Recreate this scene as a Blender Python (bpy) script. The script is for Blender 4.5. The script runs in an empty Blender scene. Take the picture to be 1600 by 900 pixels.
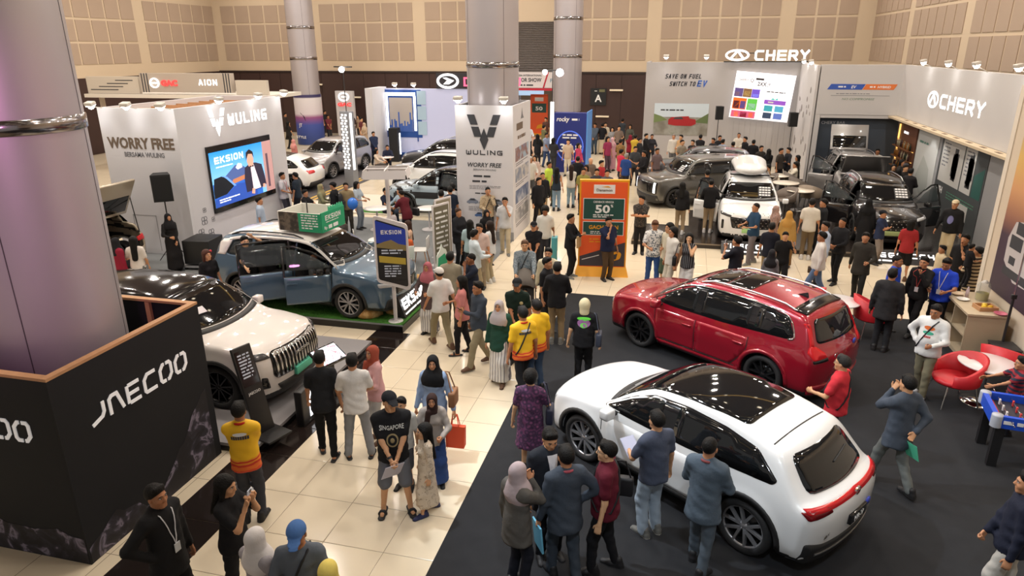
import bpy, bmesh, math, random
import numpy as np
from mathutils import Vector, Matrix, Euler
from mathutils.bvhtree import BVHTree
from mathutils.geometry import delaunay_2d_cdt

random.seed(7)
SC = bpy.context.scene
COL = SC.collection
PI = math.pi
def R(d): return math.radians(d)

# ------------------------------------------------------------------ camera (world axes follow the hall, camera over the origin)
CAM_F, CAM_PITCH, CAM_ROLL, CAM_H, CAM_HEAD = 1079.0, R(19.27), R(-0.28), 5.77, R(14.0)
cam_data = bpy.data.cameras.new('camera')
cam = bpy.data.objects.new('camera', cam_data); COL.objects.link(cam)
cam_data.sensor_width = 36.0
cam_data.lens = 36.0 * CAM_F / 1600.0
cam_data.clip_end = 300
cam.location = (0, 0, CAM_H)
cam.rotation_euler = (Matrix.Rotation(CAM_HEAD, 4, 'Z') @ Matrix.Rotation(PI/2 - CAM_PITCH, 4, 'X') @ Matrix.Rotation(CAM_ROLL, 4, 'Z')).to_euler()
SC.camera = cam

# ------------------------------------------------------------------ exposure, world, hall lighting
SC.view_settings.view_transform = 'Standard'
SC.view_settings.look = 'None'
SC.view_settings.gamma = 1.0
SC.view_settings.use_curve_mapping = False
SC.view_settings.exposure = -0.38
SC.cycles.use_denoising = True
SC.cycles.max_bounces = 6
SC.cycles.diffuse_bounces = 3
SC.cycles.glossy_bounces = 3
SC.cycles.transmission_bounces = 4
SC.cycles.caustics_reflective = False
SC.cycles.caustics_refractive = False
SC.cycles.sample_clamp_indirect = 4.0

world = bpy.data.worlds.new('world'); SC.world = world
world.use_nodes = True
world.node_tree.nodes['Background'].inputs[0].default_value = (1.0, 0.93, 0.85, 1)
world.node_tree.nodes['Background'].inputs[1].default_value = 0.42

def area_light(name, loc, size, power, color, rot=(0, 0, 0), size_y=None):
  d = bpy.data.lights.new(name, 'AREA'); d.energy = power; d.color = color
  d.shape = 'RECTANGLE' if size_y else 'SQUARE'; d.size = size
  if size_y: d.size_y = size_y
  o = bpy.data.objects.new(name, d); COL.objects.link(o)
  o.location = loc; o.rotation_euler = rot
  return o
def spot_light(name, loc, target, power, color, angle=70, blend=0.6, radius=0.12):
  d = bpy.data.lights.new(name, 'SPOT'); d.energy = power; d.color = color
  d.spot_size = R(angle); d.spot_blend = blend; d.shadow_soft_size = radius
  o = bpy.data.objects.new(name, d); COL.objects.link(o); o.location = loc
  o.rotation_euler = (Vector(target) - Vector(loc)).to_track_quat('-Z', 'Y').to_euler()
  return o
WARM = (1.0, 0.90, 0.79); COOL = (0.82, 0.91, 1.0)
# the hall's ceiling lamps: a grid of downlights under the roof
for ly in (7, 12, 17, 22, 27, 32, 37, 42):
  for lx in (-29, -23, -17, -11, -5, 1, 7):
    o = area_light('hall_downlight', (lx, ly, 11.35), 0.5, 265 if ly > 10 else 200, WARM); o.data.shape = 'DISK'
# flood lamps hung over the car stands, then an added fill spot
spot_light('stand_flood', (-5.0, 8.2, 8.5), (1.6, 8.6, 0.3), 2600, COOL, 62, 0.5, 0.12)
spot_light('stand_flood', (-4.6, 14.5, 8.5), (1.4, 12.0, 0.3), 1350, COOL, 60, 0.5, 0.12)
spot_light('stand_flood', (0.5, 0.5, 9.5), (0.2, 8.2, 0.5), 1500, COOL, 55, 0.7, 0.2)  # added fill from the camera side, brightens the white car's near flank
# pink stage light washing the near column
spot_light('stage_wash', (-3.2, 1.0, 6.5), (-7.4, 6.0, 4.2), 900, (1.0, 0.35, 0.8), 40, 0.8, 0.3)
# ------------------------------------------------------------------ pixel of the photograph -> point of the hall
def ray(u, v):
  x = (u - 800) / CAM_F; y = (450 - v) / CAM_F
  c, s = math.cos(CAM_ROLL), math.sin(CAM_ROLL); x, y = c*x - s*y, s*x + c*y
  a, b, d = x, math.cos(CAM_PITCH) + y*math.sin(CAM_PITCH), -math.sin(CAM_PITCH) + y*math.cos(CAM_PITCH)
  c, s = math.cos(CAM_HEAD), math.sin(CAM_HEAD)
  return Vector((c*a - s*b, s*a + c*b, d))
def G(u, v, z=0.0):
  d = ray(u, v); return Vector((0, 0, CAM_H)) + d * ((z - CAM_H) / d.z)
def atY(u, v, Y):
  d = ray(u, v); return Vector((0, 0, CAM_H)) + d * (Y / d.y)
def atX(u, v, X):
  d = ray(u, v); return Vector((0, 0, CAM_H)) + d * (X / d.x)

# ------------------------------------------------------------------ materials
MATS = {}
def mat(name, col=(0.8, 0.8, 0.8), rough=0.5, metal=0.0, coat=0.0, emit=0.0, ecol=None, bump=0.0, bscale=40.0, var=0.0, vscale=8.0, alpha=1.0, trans=0.0, spec=0.5, sheen=0.0):
  if name in MATS: return MATS[name]
  m = bpy.data.materials.new(name); m.use_nodes = True
  nt = m.node_tree; b = nt.nodes['Principled BSDF']
  c = (*col[:3], 1)
  b.inputs['Base Color'].default_value = c
  b.inputs['Roughness'].default_value = rough
  b.inputs['Metallic'].default_value = metal
  b.inputs['Coat Weight'].default_value = coat
  b.inputs['Coat Roughness'].default_value = 0.03
  b.inputs['Specular IOR Level'].default_value = spec
  b.inputs['Sheen Weight'].default_value = sheen
  if alpha < 1: b.inputs['Alpha'].default_value = alpha
  if trans: b.inputs['Transmission Weight'].default_value = trans
  if emit:
    b.inputs['Emission Color'].default_value = (*(ecol or col)[:3], 1)
    b.inputs['Emission Strength'].default_value = emit
  if var or bump:
    tc = nt.nodes.new('ShaderNodeTexCoord')
  if var:
    n = nt.nodes.new('ShaderNodeTexNoise'); n.inputs['Scale'].default_value = vscale; n.inputs['Detail'].default_value = 3
    nt.links.new(tc.outputs['Object'], n.inputs['Vector'])
    mx = nt.nodes.new('ShaderNodeMix'); mx.data_type = 'RGBA'
    mx.inputs[6].default_value = tuple(max(0, x*(1-var)) for x in col[:3]) + (1,)
    mx.inputs[7].default_value = tuple(min(1, x*(1+var)) for x in col[:3]) + (1,)
    nt.links.new(n.outputs['Fac'], mx.inputs[0]); nt.links.new(mx.outputs[2], b.inputs['Base Color'])
  if bump:
    n2 = nt.nodes.new('ShaderNodeTexNoise'); n2.inputs['Scale'].default_value = bscale; n2.inputs['Detail'].default_value = 4
    nt.links.new(tc.outputs['Object'], n2.inputs['Vector'])
    bp = nt.nodes.new('ShaderNodeBump'); bp.inputs['Strength'].default_value = bump; bp.inputs['Distance'].default_value = 0.02
    nt.links.new(n2.outputs['Fac'], bp.inputs['Height']); nt.links.new(bp.outputs['Normal'], b.inputs['Normal'])
  MATS[name] = m
  return m
def srgb(r, g, b):
  f = lambda c: (c/255/12.92) if c/255 <= 0.04045 else ((c/255+0.055)/1.055)**2.4
  return (f(r), f(g), f(b))
def hexc(h): return srgb(int(h[0:2], 16), int(h[2:4], 16), int(h[4:6], 16))
def glow(name, col, s):        # lit lettering, lamps, screens
  return mat(name, col, 0.5, emit=s, ecol=col)
def ramp_mat(name, kind, stops, scale=5.0, rough=0.6, coords='Object', emit=0.0, mapping=None, bump=0, metal=0.0, distortion=0.0, detail=3):
  if name in MATS: return MATS[name]
  m = bpy.data.materials.new(name); m.use_nodes = True; nt = m.node_tree; b = nt.nodes['Principled BSDF']
  b.inputs['Roughness'].default_value = rough; b.inputs['Metallic'].default_value = metal
  tc = nt.nodes.new('ShaderNodeTexCoord'); mp = nt.nodes.new('ShaderNodeMapping')
  if mapping: mp.inputs['Rotation'].default_value = mapping[0]; mp.inputs['Scale'].default_value = mapping[1]
  nt.links.new(tc.outputs[coords], mp.inputs['Vector'])
  if kind == 'noise':
    t = nt.nodes.new('ShaderNodeTexNoise'); t.inputs['Scale'].default_value = scale; t.inputs['Detail'].default_value = detail; t.inputs['Distortion'].default_value = distortion; o = 'Fac'
  elif kind == 'voronoi':
    t = nt.nodes.new('ShaderNodeTexVoronoi'); t.inputs['Scale'].default_value = scale; o = 'Distance'
  elif kind == 'wave':
    t = nt.nodes.new('ShaderNodeTexWave'); t.inputs['Scale'].default_value = scale; t.inputs['Distortion'].default_value = distortion; t.bands_direction = 'Z'; o = 'Fac'
  else:
    t = nt.nodes.new('ShaderNodeTexGradient'); o = 'Fac'
  nt.links.new(mp.outputs['Vector'], t.inputs['Vector'])
  cr = nt.nodes.new('ShaderNodeValToRGB'); el = cr.color_ramp.elements
  while len(el) < len(stops): el.new(0.5)
  for e, (p, c) in zip(el, stops): e.position = p; e.color = (*c, 1)
  nt.links.new(t.outputs[o], cr.inputs['Fac']); nt.links.new(cr.outputs['Color'], b.inputs['Base Color'])
  if emit:
    nt.links.new(cr.outputs['Color'], b.inputs['Emission Color']); b.inputs['Emission Strength'].default_value = emit
  if bump:
    bp = nt.nodes.new('ShaderNodeBump'); bp.inputs['Strength'].default_value = bump; bp.inputs['Distance'].default_value = 0.02
    nt.links.new(t.outputs[o], bp.inputs['Height']); nt.links.new(bp.outputs['Normal'], b.inputs['Normal'])
  MATS[name] = m
  return m

# ------------------------------------------------------------------ objects
def tag(o, label=None, cat=None, group=None, kind=None):
  if label: o['label'] = label
  if cat: o['category'] = cat
  if group: o['group'] = group
  if kind: o['kind'] = kind
  return o
def link(name, me, parent=None, loc=None, rz=0.0):
  o = bpy.data.objects.new(name, me); COL.objects.link(o)
  if parent is not None: o.parent = parent
  if loc is not None: o.location = loc
  if rz: o.rotation_euler = (0, 0, rz)
  return o
def empty(name, loc=(0, 0, 0), rz=0.0, label=None, cat=None, group=None, kind=None):
  o = link(name, None, None, loc, rz); o.empty_display_size = 0.1
  return tag(o, label, cat, group, kind)

class MB:
  def __init__(s): s.v = []; s.f = []; s.sm = []
  def add(s, vs, fs, smooth=False):
    n = len(s.v); s.v += [tuple(p) for p in vs]; s.f += [tuple(i+n for i in f) for f in fs]; s.sm += [smooth]*len(fs); return s
  def box(s, a, b, M=None):
    x0, y0, z0 = a; x1, y1, z1 = b
    vs = [(x0,y0,z0),(x1,y0,z0),(x1,y1,z0),(x0,y1,z0),(x0,y0,z1),(x1,y0,z1),(x1,y1,z1),(x0,y1,z1)]
    if M is not None: vs = [M @ Vector(p) for p in vs]
    return s.add(vs, [(0,3,2,1),(4,5,6,7),(0,1,5,4),(1,2,6,5),(2,3,7,6),(3,0,4,7)])
  def rbox(s, a, b, r=0.02, M=None):
    bm = bmesh.new(); bmesh.ops.create_cube(bm, size=1)
    for v in bm.verts: v.co = Vector([(a[i]+b[i])/2 + v.co[i]*(b[i]-a[i]) for i in range(3)])
    r = min(r, 0.45*min(abs(b[i]-a[i]) for i in range(3)))
    bmesh.ops.bevel(bm, geom=bm.edges[:], offset=r, segments=2, affect='EDGES', profile=0.6)
    bm.verts.index_update()
    vs = [(M @ v.co if M is not None else v.co.copy()) for v in bm.verts]; fs = [[v.index for v in f.verts] for f in bm.faces]; bm.free()
    return s.add(vs, fs, True)
  def tube(s, pts, r, n=8, caps=True, closed=False):
    pts = [Vector(p) for p in pts]; m = len(pts)
    rs = r if isinstance(r, (list, tuple)) else [r]*m
    vs = []; prev = None
    for i, p in enumerate(pts):
      if closed: t = pts[(i+1) % m] - pts[i-1]
      else: t = pts[min(i+1, m-1)] - pts[max(i-1, 0)]
      t.normalize()
      ref = prev if prev is not None else (Vector((0,0,1)) if abs(t.z) < 0.9 else Vector((1,0,0)))
      a = (ref - t*ref.dot(t)).normalized(); b = t.cross(a); prev = a
      for k in range(n):
        an = 2*PI*k/n; vs.append(p + (a*math.cos(an) + b*math.sin(an))*rs[i])
    fs = []
    for i in range(m if closed else m-1):
      j = (i+1) % m
      for k in range(n): fs.append((i*n+k, i*n+(k+1) % n, j*n+(k+1) % n, j*n+k))
    s.add(vs, fs, True)
    if caps and not closed: s.add(vs[:n], [tuple(range(n))[::-1]]); s.add(vs[-n:], [tuple(range(n))])
    return s
  def lathe(s, prof, c=(0,0,0), n=24, axis='Z', smooth=True):
    vs = []
    for r, h in prof:
      for k in range(n):
        an = 2*PI*k/n; x, y = r*math.cos(an), r*math.sin(an)
        p = (x, y, h) if axis == 'Z' else ((x, h, y) if axis == 'Y' else (h, x, y))
        vs.append((c[0]+p[0], c[1]+p[1], c[2]+p[2]))
    fs = []
    for i in range(len(prof)-1):
      for k in range(n):
        q = (i*n+k, i*n+(k+1) % n, (i+1)*n+(k+1) % n, (i+1)*n+k)
        fs.append(q if axis != 'Y' else q[::-1])
    return s.add(vs, fs, smooth)
  def prism(s, poly, z0, z1, M=None):
    n = len(poly); vs = [(x, y, z0) for x, y in poly] + [(x, y, z1) for x, y in poly]
    if M is not None: vs = [M @ Vector(p) for p in vs]
    fs = [tuple(range(n))[::-1], tuple(range(n, 2*n))] + [(i, (i+1) % n, n+(i+1) % n, n+i) for i in range(n)]
    return s.add(vs, fs)
  def ball(s, c, r, n=10, m=6):
    rr = r if isinstance(r, (tuple, list)) else (r, r, r)
    vs = [(c[0], c[1], c[2]-rr[2])]; fs = []
    for i in range(1, m):
      th = PI*i/m
      for k in range(n):
        an = 2*PI*k/n; vs.append((c[0]+rr[0]*math.sin(th)*math.cos(an), c[1]+rr[1]*math.sin(th)*math.sin(an), c[2]-rr[2]*math.cos(th)))
    vs.append((c[0], c[1], c[2]+rr[2])); top = len(vs)-1
    for k in range(n): fs.append((0, 1+(k+1) % n, 1+k)); fs.append((top, 1+(m-2)*n+k, 1+(m-2)*n+(k+1) % n))
    for i in range(m-2):
      for k in range(n): fs.append((1+i*n+k, 1+i*n+(k+1) % n, 1+(i+1)*n+(k+1) % n, 1+(i+1)*n+k))
    return s.add(vs, fs, True)
  def mesh(s, name, m=None):
    me = bpy.data.meshes.new(name); me.from_pydata(s.v, [], s.f)
    me.polygons.foreach_set('use_smooth', s.sm)
    if m is not None: me.materials.append(m)
    me.update(); return me
  def build(s, name, m=None, parent=None, loc=None, rz=0.0):
    return link(name, s.mesh(name, m), parent, loc, rz)

def box_obj(name, a, b, m, parent=None, r=0.0):
  mb = MB()
  if r: mb.rbox(a, b, r)
  else: mb.box(a, b)
  return mb.build(name, m, parent)
def struct(name, mb, m, label=None):
  o = mb.build(name, m); return tag(o, label, None, None, 'structure')

# plane frame: origin, right, up, normal (out of the surface)
def frame(o, r, u):
  o, r, u = Vector(o), Vector(r).normalized(), Vector(u).normalized(); n = r.cross(u)
  return Matrix(((r.x, u.x, n.x, o.x), (r.y, u.y, n.y, o.y), (r.z, u.z, n.z, o.z), (0, 0, 0, 1)))
def quad_obj(name, M, x0, y0, x1, y1, m, parent=None, z0=0.0, z1=0.01):
  mb = MB(); mb.box((x0, y0, z0), (x1, y1, z1), M); return mb.build(name, m, parent)
def poly_obj(name, M, pts, m, parent=None, z0=0.0, z1=0.012):
  a = sum(pts[i][0]*pts[(i+1) % len(pts)][1] - pts[(i+1) % len(pts)][0]*pts[i][1] for i in range(len(pts)))
  if a < 0: pts = pts[::-1]
  mb = MB(); mb.prism(pts, z0, z1, M); return mb.build(name, m, parent)

TEXTS = {}
def text_mesh(body, size=1.0, depth=0.01, bold=0.0, shear=0.0, spacing=1.0, width=None, align='LEFT'):
  cu = bpy.data.curves.new('lettering', 'FONT'); cu.body = body; cu.size = size; cu.extrude = depth/2; cu.offset = bold*size; cu.shear = shear
  cu.space_character = spacing; cu.resolution_u = 2
  o = bpy.data.objects.new('lettering', cu); COL.objects.link(o)
  dg = bpy.context.evaluated_depsgraph_get()
  me = bpy.data.meshes.new_from_object(o.evaluated_get(dg)); bpy.data.objects.remove(o); bpy.data.curves.remove(cu)
  n = len(me.vertices)
  if n:
    co = np.zeros(n*3); me.vertices.foreach_get('co', co); co = co.reshape(-1, 3)
    w = co[:, 0].max() - co[:, 0].min(); co[:, 0] -= co[:, 0].min()
    if width and w > 0: co[:, 0] *= width/w; w = width
    if align == 'CENTER': co[:, 0] -= w/2
    elif align == 'RIGHT': co[:, 0] -= w
    co[:, 2] += depth/2
    me.vertices.foreach_set('co', co.ravel()); me.update()
  return me
def text_obj(name, M, body, x, y, size, m, parent=None, **kw):
  me = text_mesh(body, size, **kw); me.name = name; me.materials.clear(); me.materials.append(m)
  me.transform(M @ Matrix.Translation((x, y, 0.002)))
  return link(name, me, parent)

# squared block lettering: every glyph a set of strokes in a 0..1 x 0..1 cell (letters share one stroke width)
BLOCK = {
 'A': [[(0,0),(.44,1),(.56,1),(1,0)], [(.22,.3),(.78,.3)]], 'B': [[(0,0),(0,1),(.9,1),(1,.85),(1,.62),(.9,.5),(0,.5)], [(.9,.5),(1,.38),(1,.12),(.9,0),(0,0)]],
 'C': [[(1,1),(.18,1),(0,.82),(0,.18),(.18,0),(1,0)]], 'D': [[(0,0),(0,1),(.8,1),(1,.8),(1,.2),(.8,0),(0,0)]],
 'E': [[(1,1),(0,1),(0,0),(1,0)], [(0,.5),(.95,.5)]], 'F': [[(1,1),(0,1),(0,0)], [(0,.5),(.9,.5)]],
 'G': [[(1,1),(.18,1),(0,.82),(0,.18),(.18,0),(1,0),(1,.48),(.5,.48)]], 'H': [[(0,0),(0,1)], [(1,0),(1,1)], [(0,.5),(1,.5)]],
 'I': [[(.5,0),(.5,1)]], 'J': [[(1,1),(1,.18),(.82,0),(0,0),(0,.25)]], 'K': [[(0,0),(0,1)], [(1,1),(.3,.5),(1,0)], [(0,.5),(.3,.5)]],
 'L': [[(0,1),(0,0),(1,0)]], 'M': [[(0,0),(0,1)], [(0,1),(.5,.45),(1,1)], [(1,1),(1,0)]], 'N': [[(0,0),(0,1)], [(.06,.95),(.94,.05)], [(1,0),(1,1)]],
 'O': [[(.18,0),(0,.18),(0,.82),(.18,1),(.82,1),(1,.82),(1,.18),(.82,0),(.18,0)]], 'P': [[(0,0),(0,1),(.85,1),(1,.85),(1,.6),(.85,.45),(0,.45)]],
 'R': [[(0,0),(0,1),(.85,1),(1,.85),(1,.6),(.85,.45),(0,.45)], [(.55,.45),(1,0)]], 'S': [[(1,1),(.15,1),(0,.87),(0,.62),(.15,.5),(.85,.5),(1,.38),(1,.13),(.85,0),(0,0)]],
 'T': [[(0,1),(1,1)], [(.5,1),(.5,0)]], 'U': [[(0,1),(0,.18),(.18,0),(.82,0),(1,.18),(1,1)]], 'V': [[(0,1),(.5,0),(1,1)]],
 'W': [[(0,1),(0,.12),(.12,0),(.88,0),(1,.12),(1,1)], [(.5,.05),(.5,.7)]], 'X': [[(0,0),(1,1)], [(0,1),(1,0)]], 'Y': [[(0,1),(.5,.5),(1,1)], [(.5,.5),(.5,0)]],
 'Z': [[(0,1),(1,1),(0,0),(1,0)]], '0': [[(0,0),(0,1),(1,1),(1,0),(0,0)]], '1': [[(.3,.8),(.6,1),(.6,0)]], '2': [[(0,1),(1,1),(1,.5),(0,.5),(0,0),(1,0)]],
 '3': [[(0,1),(1,1),(1,0),(0,0)], [(.2,.5),(1,.5)]], '4': [[(0,1),(0,.4),(1,.4)], [(.8,1),(.8,0)]], '5': [[(1,1),(0,1),(0,.55),(1,.55),(1,0),(0,0)]],
 '8': [[(0,0),(0,1),(1,1),(1,0),(0,0)], [(0,.5),(1,.5)]], '-': [[(.2,.5),(.8,.5)]], ' ': [],
}
def stroke_poly(mb, pts, w, z0, z1, M, closed=False):
  P = [Vector(p) for p in pts]
  if len(P) > 2 and (P[0]-P[-1]).length < 1e-5: closed = True; P = P[:-1]
  n = len(P); L = []; Rr = []
  for i in range(n):
    if closed: a, c = P[i-1], P[(i+1) % n]
    else: a, c = P[max(i-1, 0)], P[min(i+1, n-1)]
    d1 = (P[i]-a).normalized() if (P[i]-a).length > 1e-9 else (c-P[i]).normalized()
    d2 = (c-P[i]).normalized() if (c-P[i]).length > 1e-9 else d1
    n1 = Vector((-d1.y, d1.x)); n2 = Vector((-d2.y, d2.x)); m = n1+n2
    if m.length < 1e-3: m = n1
    m.normalize(); k = w/2/max(0.35, m.dot(n1)); L.append(P[i]+m*k); Rr.append(P[i]-m*k)
  for i in range(n if closed else n-1):
    j = (i+1) % n
    mb.prism([(Rr[i].x, Rr[i].y), (Rr[j].x, Rr[j].y), (L[j].x, L[j].y), (L[i].x, L[i].y)], z0, z1, M)
def block_text(name, M, body, x, y, h, m, parent=None, cw=0.85, gap=0.28, sw=0.17, shear=0.0, depth=0.02, width=None, z=0.002):
  mb = MB(); sw_ = sw*h
  total = sum((0.25 if c == 'I' else (0.5 if c == ' ' else 1.0))*cw*h + gap*h for c in body) - gap*h
  kx = (width/total) if width else 1.0
  cx = x
  for c in body:
    cell = (0.25 if c == 'I' else (0.5 if c == ' ' else 1.0))*cw*h*kx
    for st in BLOCK.get(c, []):
      if c == 'I': st = [(0.5, q[1]) for q in st]
      pts = []
      for (a, b) in st:
        yy = sw_/2 + b*(h-sw_); pts.append((cx + sw_/2 + a*(cell-sw_) + shear*yy, y + yy))
      if pts[0] != pts[-1]:
        p0, p1 = Vector(pts[0]), Vector(pts[1]); q0, q1 = Vector(pts[-1]), Vector(pts[-2])
        pts[0] = tuple(p0 + (p0-p1).normalized()*sw_/2); pts[-1] = tuple(q0 + (q0-q1).normalized()*sw_/2)
      stroke_poly(mb, pts, sw_, z, z+depth, M)
    cx += cell + gap*h*kx
  return mb.build(name, m, parent)
def text_bars(name, M, x, y, w, rows, rh, m, parent=None, seed=0, fill=0.62):
  rnd = random.Random(seed); mb = MB()
  for r in range(rows):
    cx = x; end = x + w*(1 if r < rows-1 else rnd.uniform(.5, .9))
    yy = y - r*rh
    while cx < end:
      ww = min(rnd.uniform(.8, 3.0)*rh, end-cx); mb.box((cx, yy, 0.001), (cx+ww, yy+rh*fill*0.75, 0.005), M); cx += ww + rh*0.45
  return mb.build(name, m, parent)
def ring_poly(mb, cx, cy, rx, ry, t, z0, z1, M, n=32, a0=0, a1=2*PI):
  full = abs(a1-a0-2*PI) < 1e-6
  for k in range(n):
    p, q = a0+(a1-a0)*k/n, a0+(a1-a0)*(k+1)/n
    mb.prism([(cx+(rx-t)*math.cos(p), cy+(ry-t)*math.sin(p)), (cx+rx*math.cos(p), cy+ry*math.sin(p)), (cx+rx*math.cos(q), cy+ry*math.sin(q)), (cx+(rx-t)*math.cos(q), cy+(ry-t)*math.sin(q))], z0, z1, M)

# ------------------------------------------------------------------ implicit surfaces -> meshes (bodies, clothes, car shells)
class Field:
  def __init__(s, lo, hi, res):
    s.lo = np.array(lo, float); s.res = res
    s.n = np.maximum(3, np.ceil((np.array(hi) - s.lo)/res).astype(int) + 1)
    s.ax = [s.lo[i] + res*np.arange(s.n[i]) for i in range(3)]
    s.F = np.full(tuple(s.n), 0.3)
  def block(s, lo, hi):
    i0 = [max(0, int((lo[i]-s.lo[i])/s.res)) for i in range(3)]; i1 = [min(s.n[i], int((hi[i]-s.lo[i])/s.res)+2) for i in range(3)]
    if any(i1[i] <= i0[i] for i in range(3)): return None
    sl = tuple(slice(i0[i], i1[i]) for i in range(3))
    X = s.ax[0][sl[0]][:, None, None]; Y = s.ax[1][sl[1]][None, :, None]; Z = s.ax[2][sl[2]][None, None, :]
    return sl, X, Y, Z
  def cap(s, a, b, r0, r1=None, k=0.03, side=None, e0=1.0, e1=None, sub=False):
    r1 = r0 if r1 is None else r1; e1 = e0 if e1 is None else e1
    a = np.array(a, float); b = np.array(b, float); m = max(r0, r1) + k*1.5 + s.res*2
    q = s.block(np.minimum(a, b)-m, np.maximum(a, b)+m)
    if q is None: return s
    sl, X, Y, Z = q
    ab = b-a; L2 = max(ab @ ab, 1e-9)
    dx, dy, dz = X-a[0], Y-a[1], Z-a[2]
    t = np.clip((dx*ab[0]+dy*ab[1]+dz*ab[2])/L2, 0, 1)
    px, py, pz = dx-t*ab[0], dy-t*ab[1], dz-t*ab[2]
    r = r0+(r1-r0)*t
    if side is None: d = np.sqrt(px*px+py*py+pz*pz)-r
    else:
      sd = np.array(side, float); sd -= ab*(sd @ ab)/L2; sd /= np.linalg.norm(sd)
      fw = np.cross(ab/math.sqrt(L2), sd); e = e0+(e1-e0)*t
      v = px*fw[0]+py*fw[1]+pz*fw[2]
      d = np.sqrt(np.maximum(px*px+py*py+pz*pz - v*v + (v/e)**2, 0))-r
      d = d*np.where(e < 1, 0.5+0.5*e, 1.0)
    if sub: s.F[sl] = np.maximum(s.F[sl], -d); return s
    f = s.F[sl]
    h = np.clip(0.5+0.5*(d-f)/k, 0, 1)
    s.F[sl] = d+(f-d)*h-k*h*(1-h)
    return s
  def ell(s, c, r, k=0.03, sub=False):
    c = np.array(c, float); r = np.array(r, float); m = r.max()+k*1.5+s.res*2
    q = s.block(c-m, c+m)
    if q is None: return s
    sl, X, Y, Z = q
    kk = np.sqrt(((X-c[0])/r[0])**2+((Y-c[1])/r[1])**2+((Z-c[2])/r[2])**2)
    g = np.sqrt(((X-c[0])/r[0]**2)**2+((Y-c[1])/r[1]**2)**2+((Z-c[2])/r[2]**2)**2)+1e-9
    d = np.where(kk < 1e-3, -r.min(), kk*(kk-1)/g)
    f = s.F[sl]
    if sub:
      h = np.clip(0.5-0.5*(f+d)/k, 0, 1); s.F[sl] = f+(-d-f)*h+k*h*(1-h); return s
    h = np.clip(0.5+0.5*(d-f)/k, 0, 1)
    s.F[sl] = d+(f-d)*h-k*h*(1-h)
    return s
  def cut(s, n, c):
    X, Y, Z = s.ax[0][:, None, None], s.ax[1][None, :, None], s.ax[2][None, None, :]
    s.F = np.maximum(s.F, n[0]*X+n[1]*Y+n[2]*Z-c); return s
  def surf(s): return surface_nets(s.F, s.lo, s.res)

def surface_nets(F, lo, res):
  F = F.copy()
  for ax in range(3):
    ix = [slice(None)]*3
    for e in (0, -1): ix[ax] = e; F[tuple(ix)] = np.maximum(F[tuple(ix)], 0.01)
  ins = F < 0; nx, ny, nz = F.shape
  cnt = np.zeros((nx-1, ny-1, nz-1), np.int8)
  for a in (0, 1):
    for b in (0, 1):
      for c in (0, 1): cnt += ins[a:nx-1+a, b:ny-1+b, c:nz-1+c]
  act = (cnt > 0) & (cnt < 8); I = np.argwhere(act); m = len(I)
  if not m: return np.zeros((0, 3)), np.zeros((0, 4), int)
  idx = np.full(act.shape, -1, np.int32); idx[tuple(I.T)] = np.arange(m)
  P = np.zeros((m, 3)); N = np.zeros(m)
  i, j, k = I.T
  for ax in range(3):
    for a in (0, 1):
      for b in (0, 1):
        o0 = [0, 0, 0]; oth = [q for q in range(3) if q != ax]; o0[oth[0]] = a; o0[oth[1]] = b; o1 = list(o0); o1[ax] = 1
        f0 = F[i+o0[0], j+o0[1], k+o0[2]]; f1 = F[i+o1[0], j+o1[1], k+o1[2]]
        cr = (f0 < 0) != (f1 < 0); t = np.where(cr, f0/np.where(cr, f0-f1, 1), 0)
        p = np.array(o0, float)[None]*np.ones((m, 1)); p[:, ax] = t
        P[cr] += p[cr]; N[cr] += 1
  V = lo + res*(I + P/N[:, None])
  Q = []
  for ax in range(3):
    sl0 = [slice(None)]*3; sl1 = [slice(None)]*3; sl0[ax] = slice(0, -1); sl1[ax] = slice(1, None)
    a0 = ins[tuple(sl0)]; a1 = ins[tuple(sl1)]; E = np.argwhere(a0 != a1)
    oth = [q for q in range(3) if q != ax]; ok = (E[:, oth[0]] > 0) & (E[:, oth[1]] > 0) & (E[:, oth[0]] < F.shape[oth[0]]-1) & (E[:, oth[1]] < F.shape[oth[1]]-1)
    E = E[ok]; flip = a0[tuple(E.T)]
    def cell(da, db):
      e = E.copy(); e[:, oth[0]] -= da; e[:, oth[1]] -= db; return idx[tuple(e.T)]
    q = np.stack([cell(1, 1), cell(0, 1), cell(0, 0), cell(1, 0)], 1)
    if ax == 1: q = q[:, ::-1]
    q[~flip] = q[~flip][:, ::-1]
    Q.append(q)
  return V, np.concatenate(Q)
def np_mesh(name, V, Q, mats=(), mi=None, smooth=True):
  me = bpy.data.meshes.new(name); Qs = Q if isinstance(Q, list) else [Q]
  Qs = [q for q in Qs if len(q)]
  nl = sum(q.size for q in Qs); nf = sum(len(q) for q in Qs)
  me.vertices.add(len(V)); me.vertices.foreach_set('co', np.asarray(V, np.float32).ravel())
  me.loops.add(nl); me.loops.foreach_set('vertex_index', np.concatenate([q.ravel() for q in Qs]).astype(np.int32))
  me.polygons.add(nf)
  st = []; o = 0
  for q in Qs: st.append(o + np.arange(len(q))*q.shape[1]); o += q.size
  me.polygons.foreach_set('loop_start', np.concatenate(st).astype(np.int32))
  if smooth: me.polygons.foreach_set('use_smooth', np.ones(nf, bool))
  for m in mats: me.materials.append(m)
  if mi is not None: me.polygons.foreach_set('material_index', np.asarray(mi, np.int32))
  me.update(calc_edges=True); return me
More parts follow.
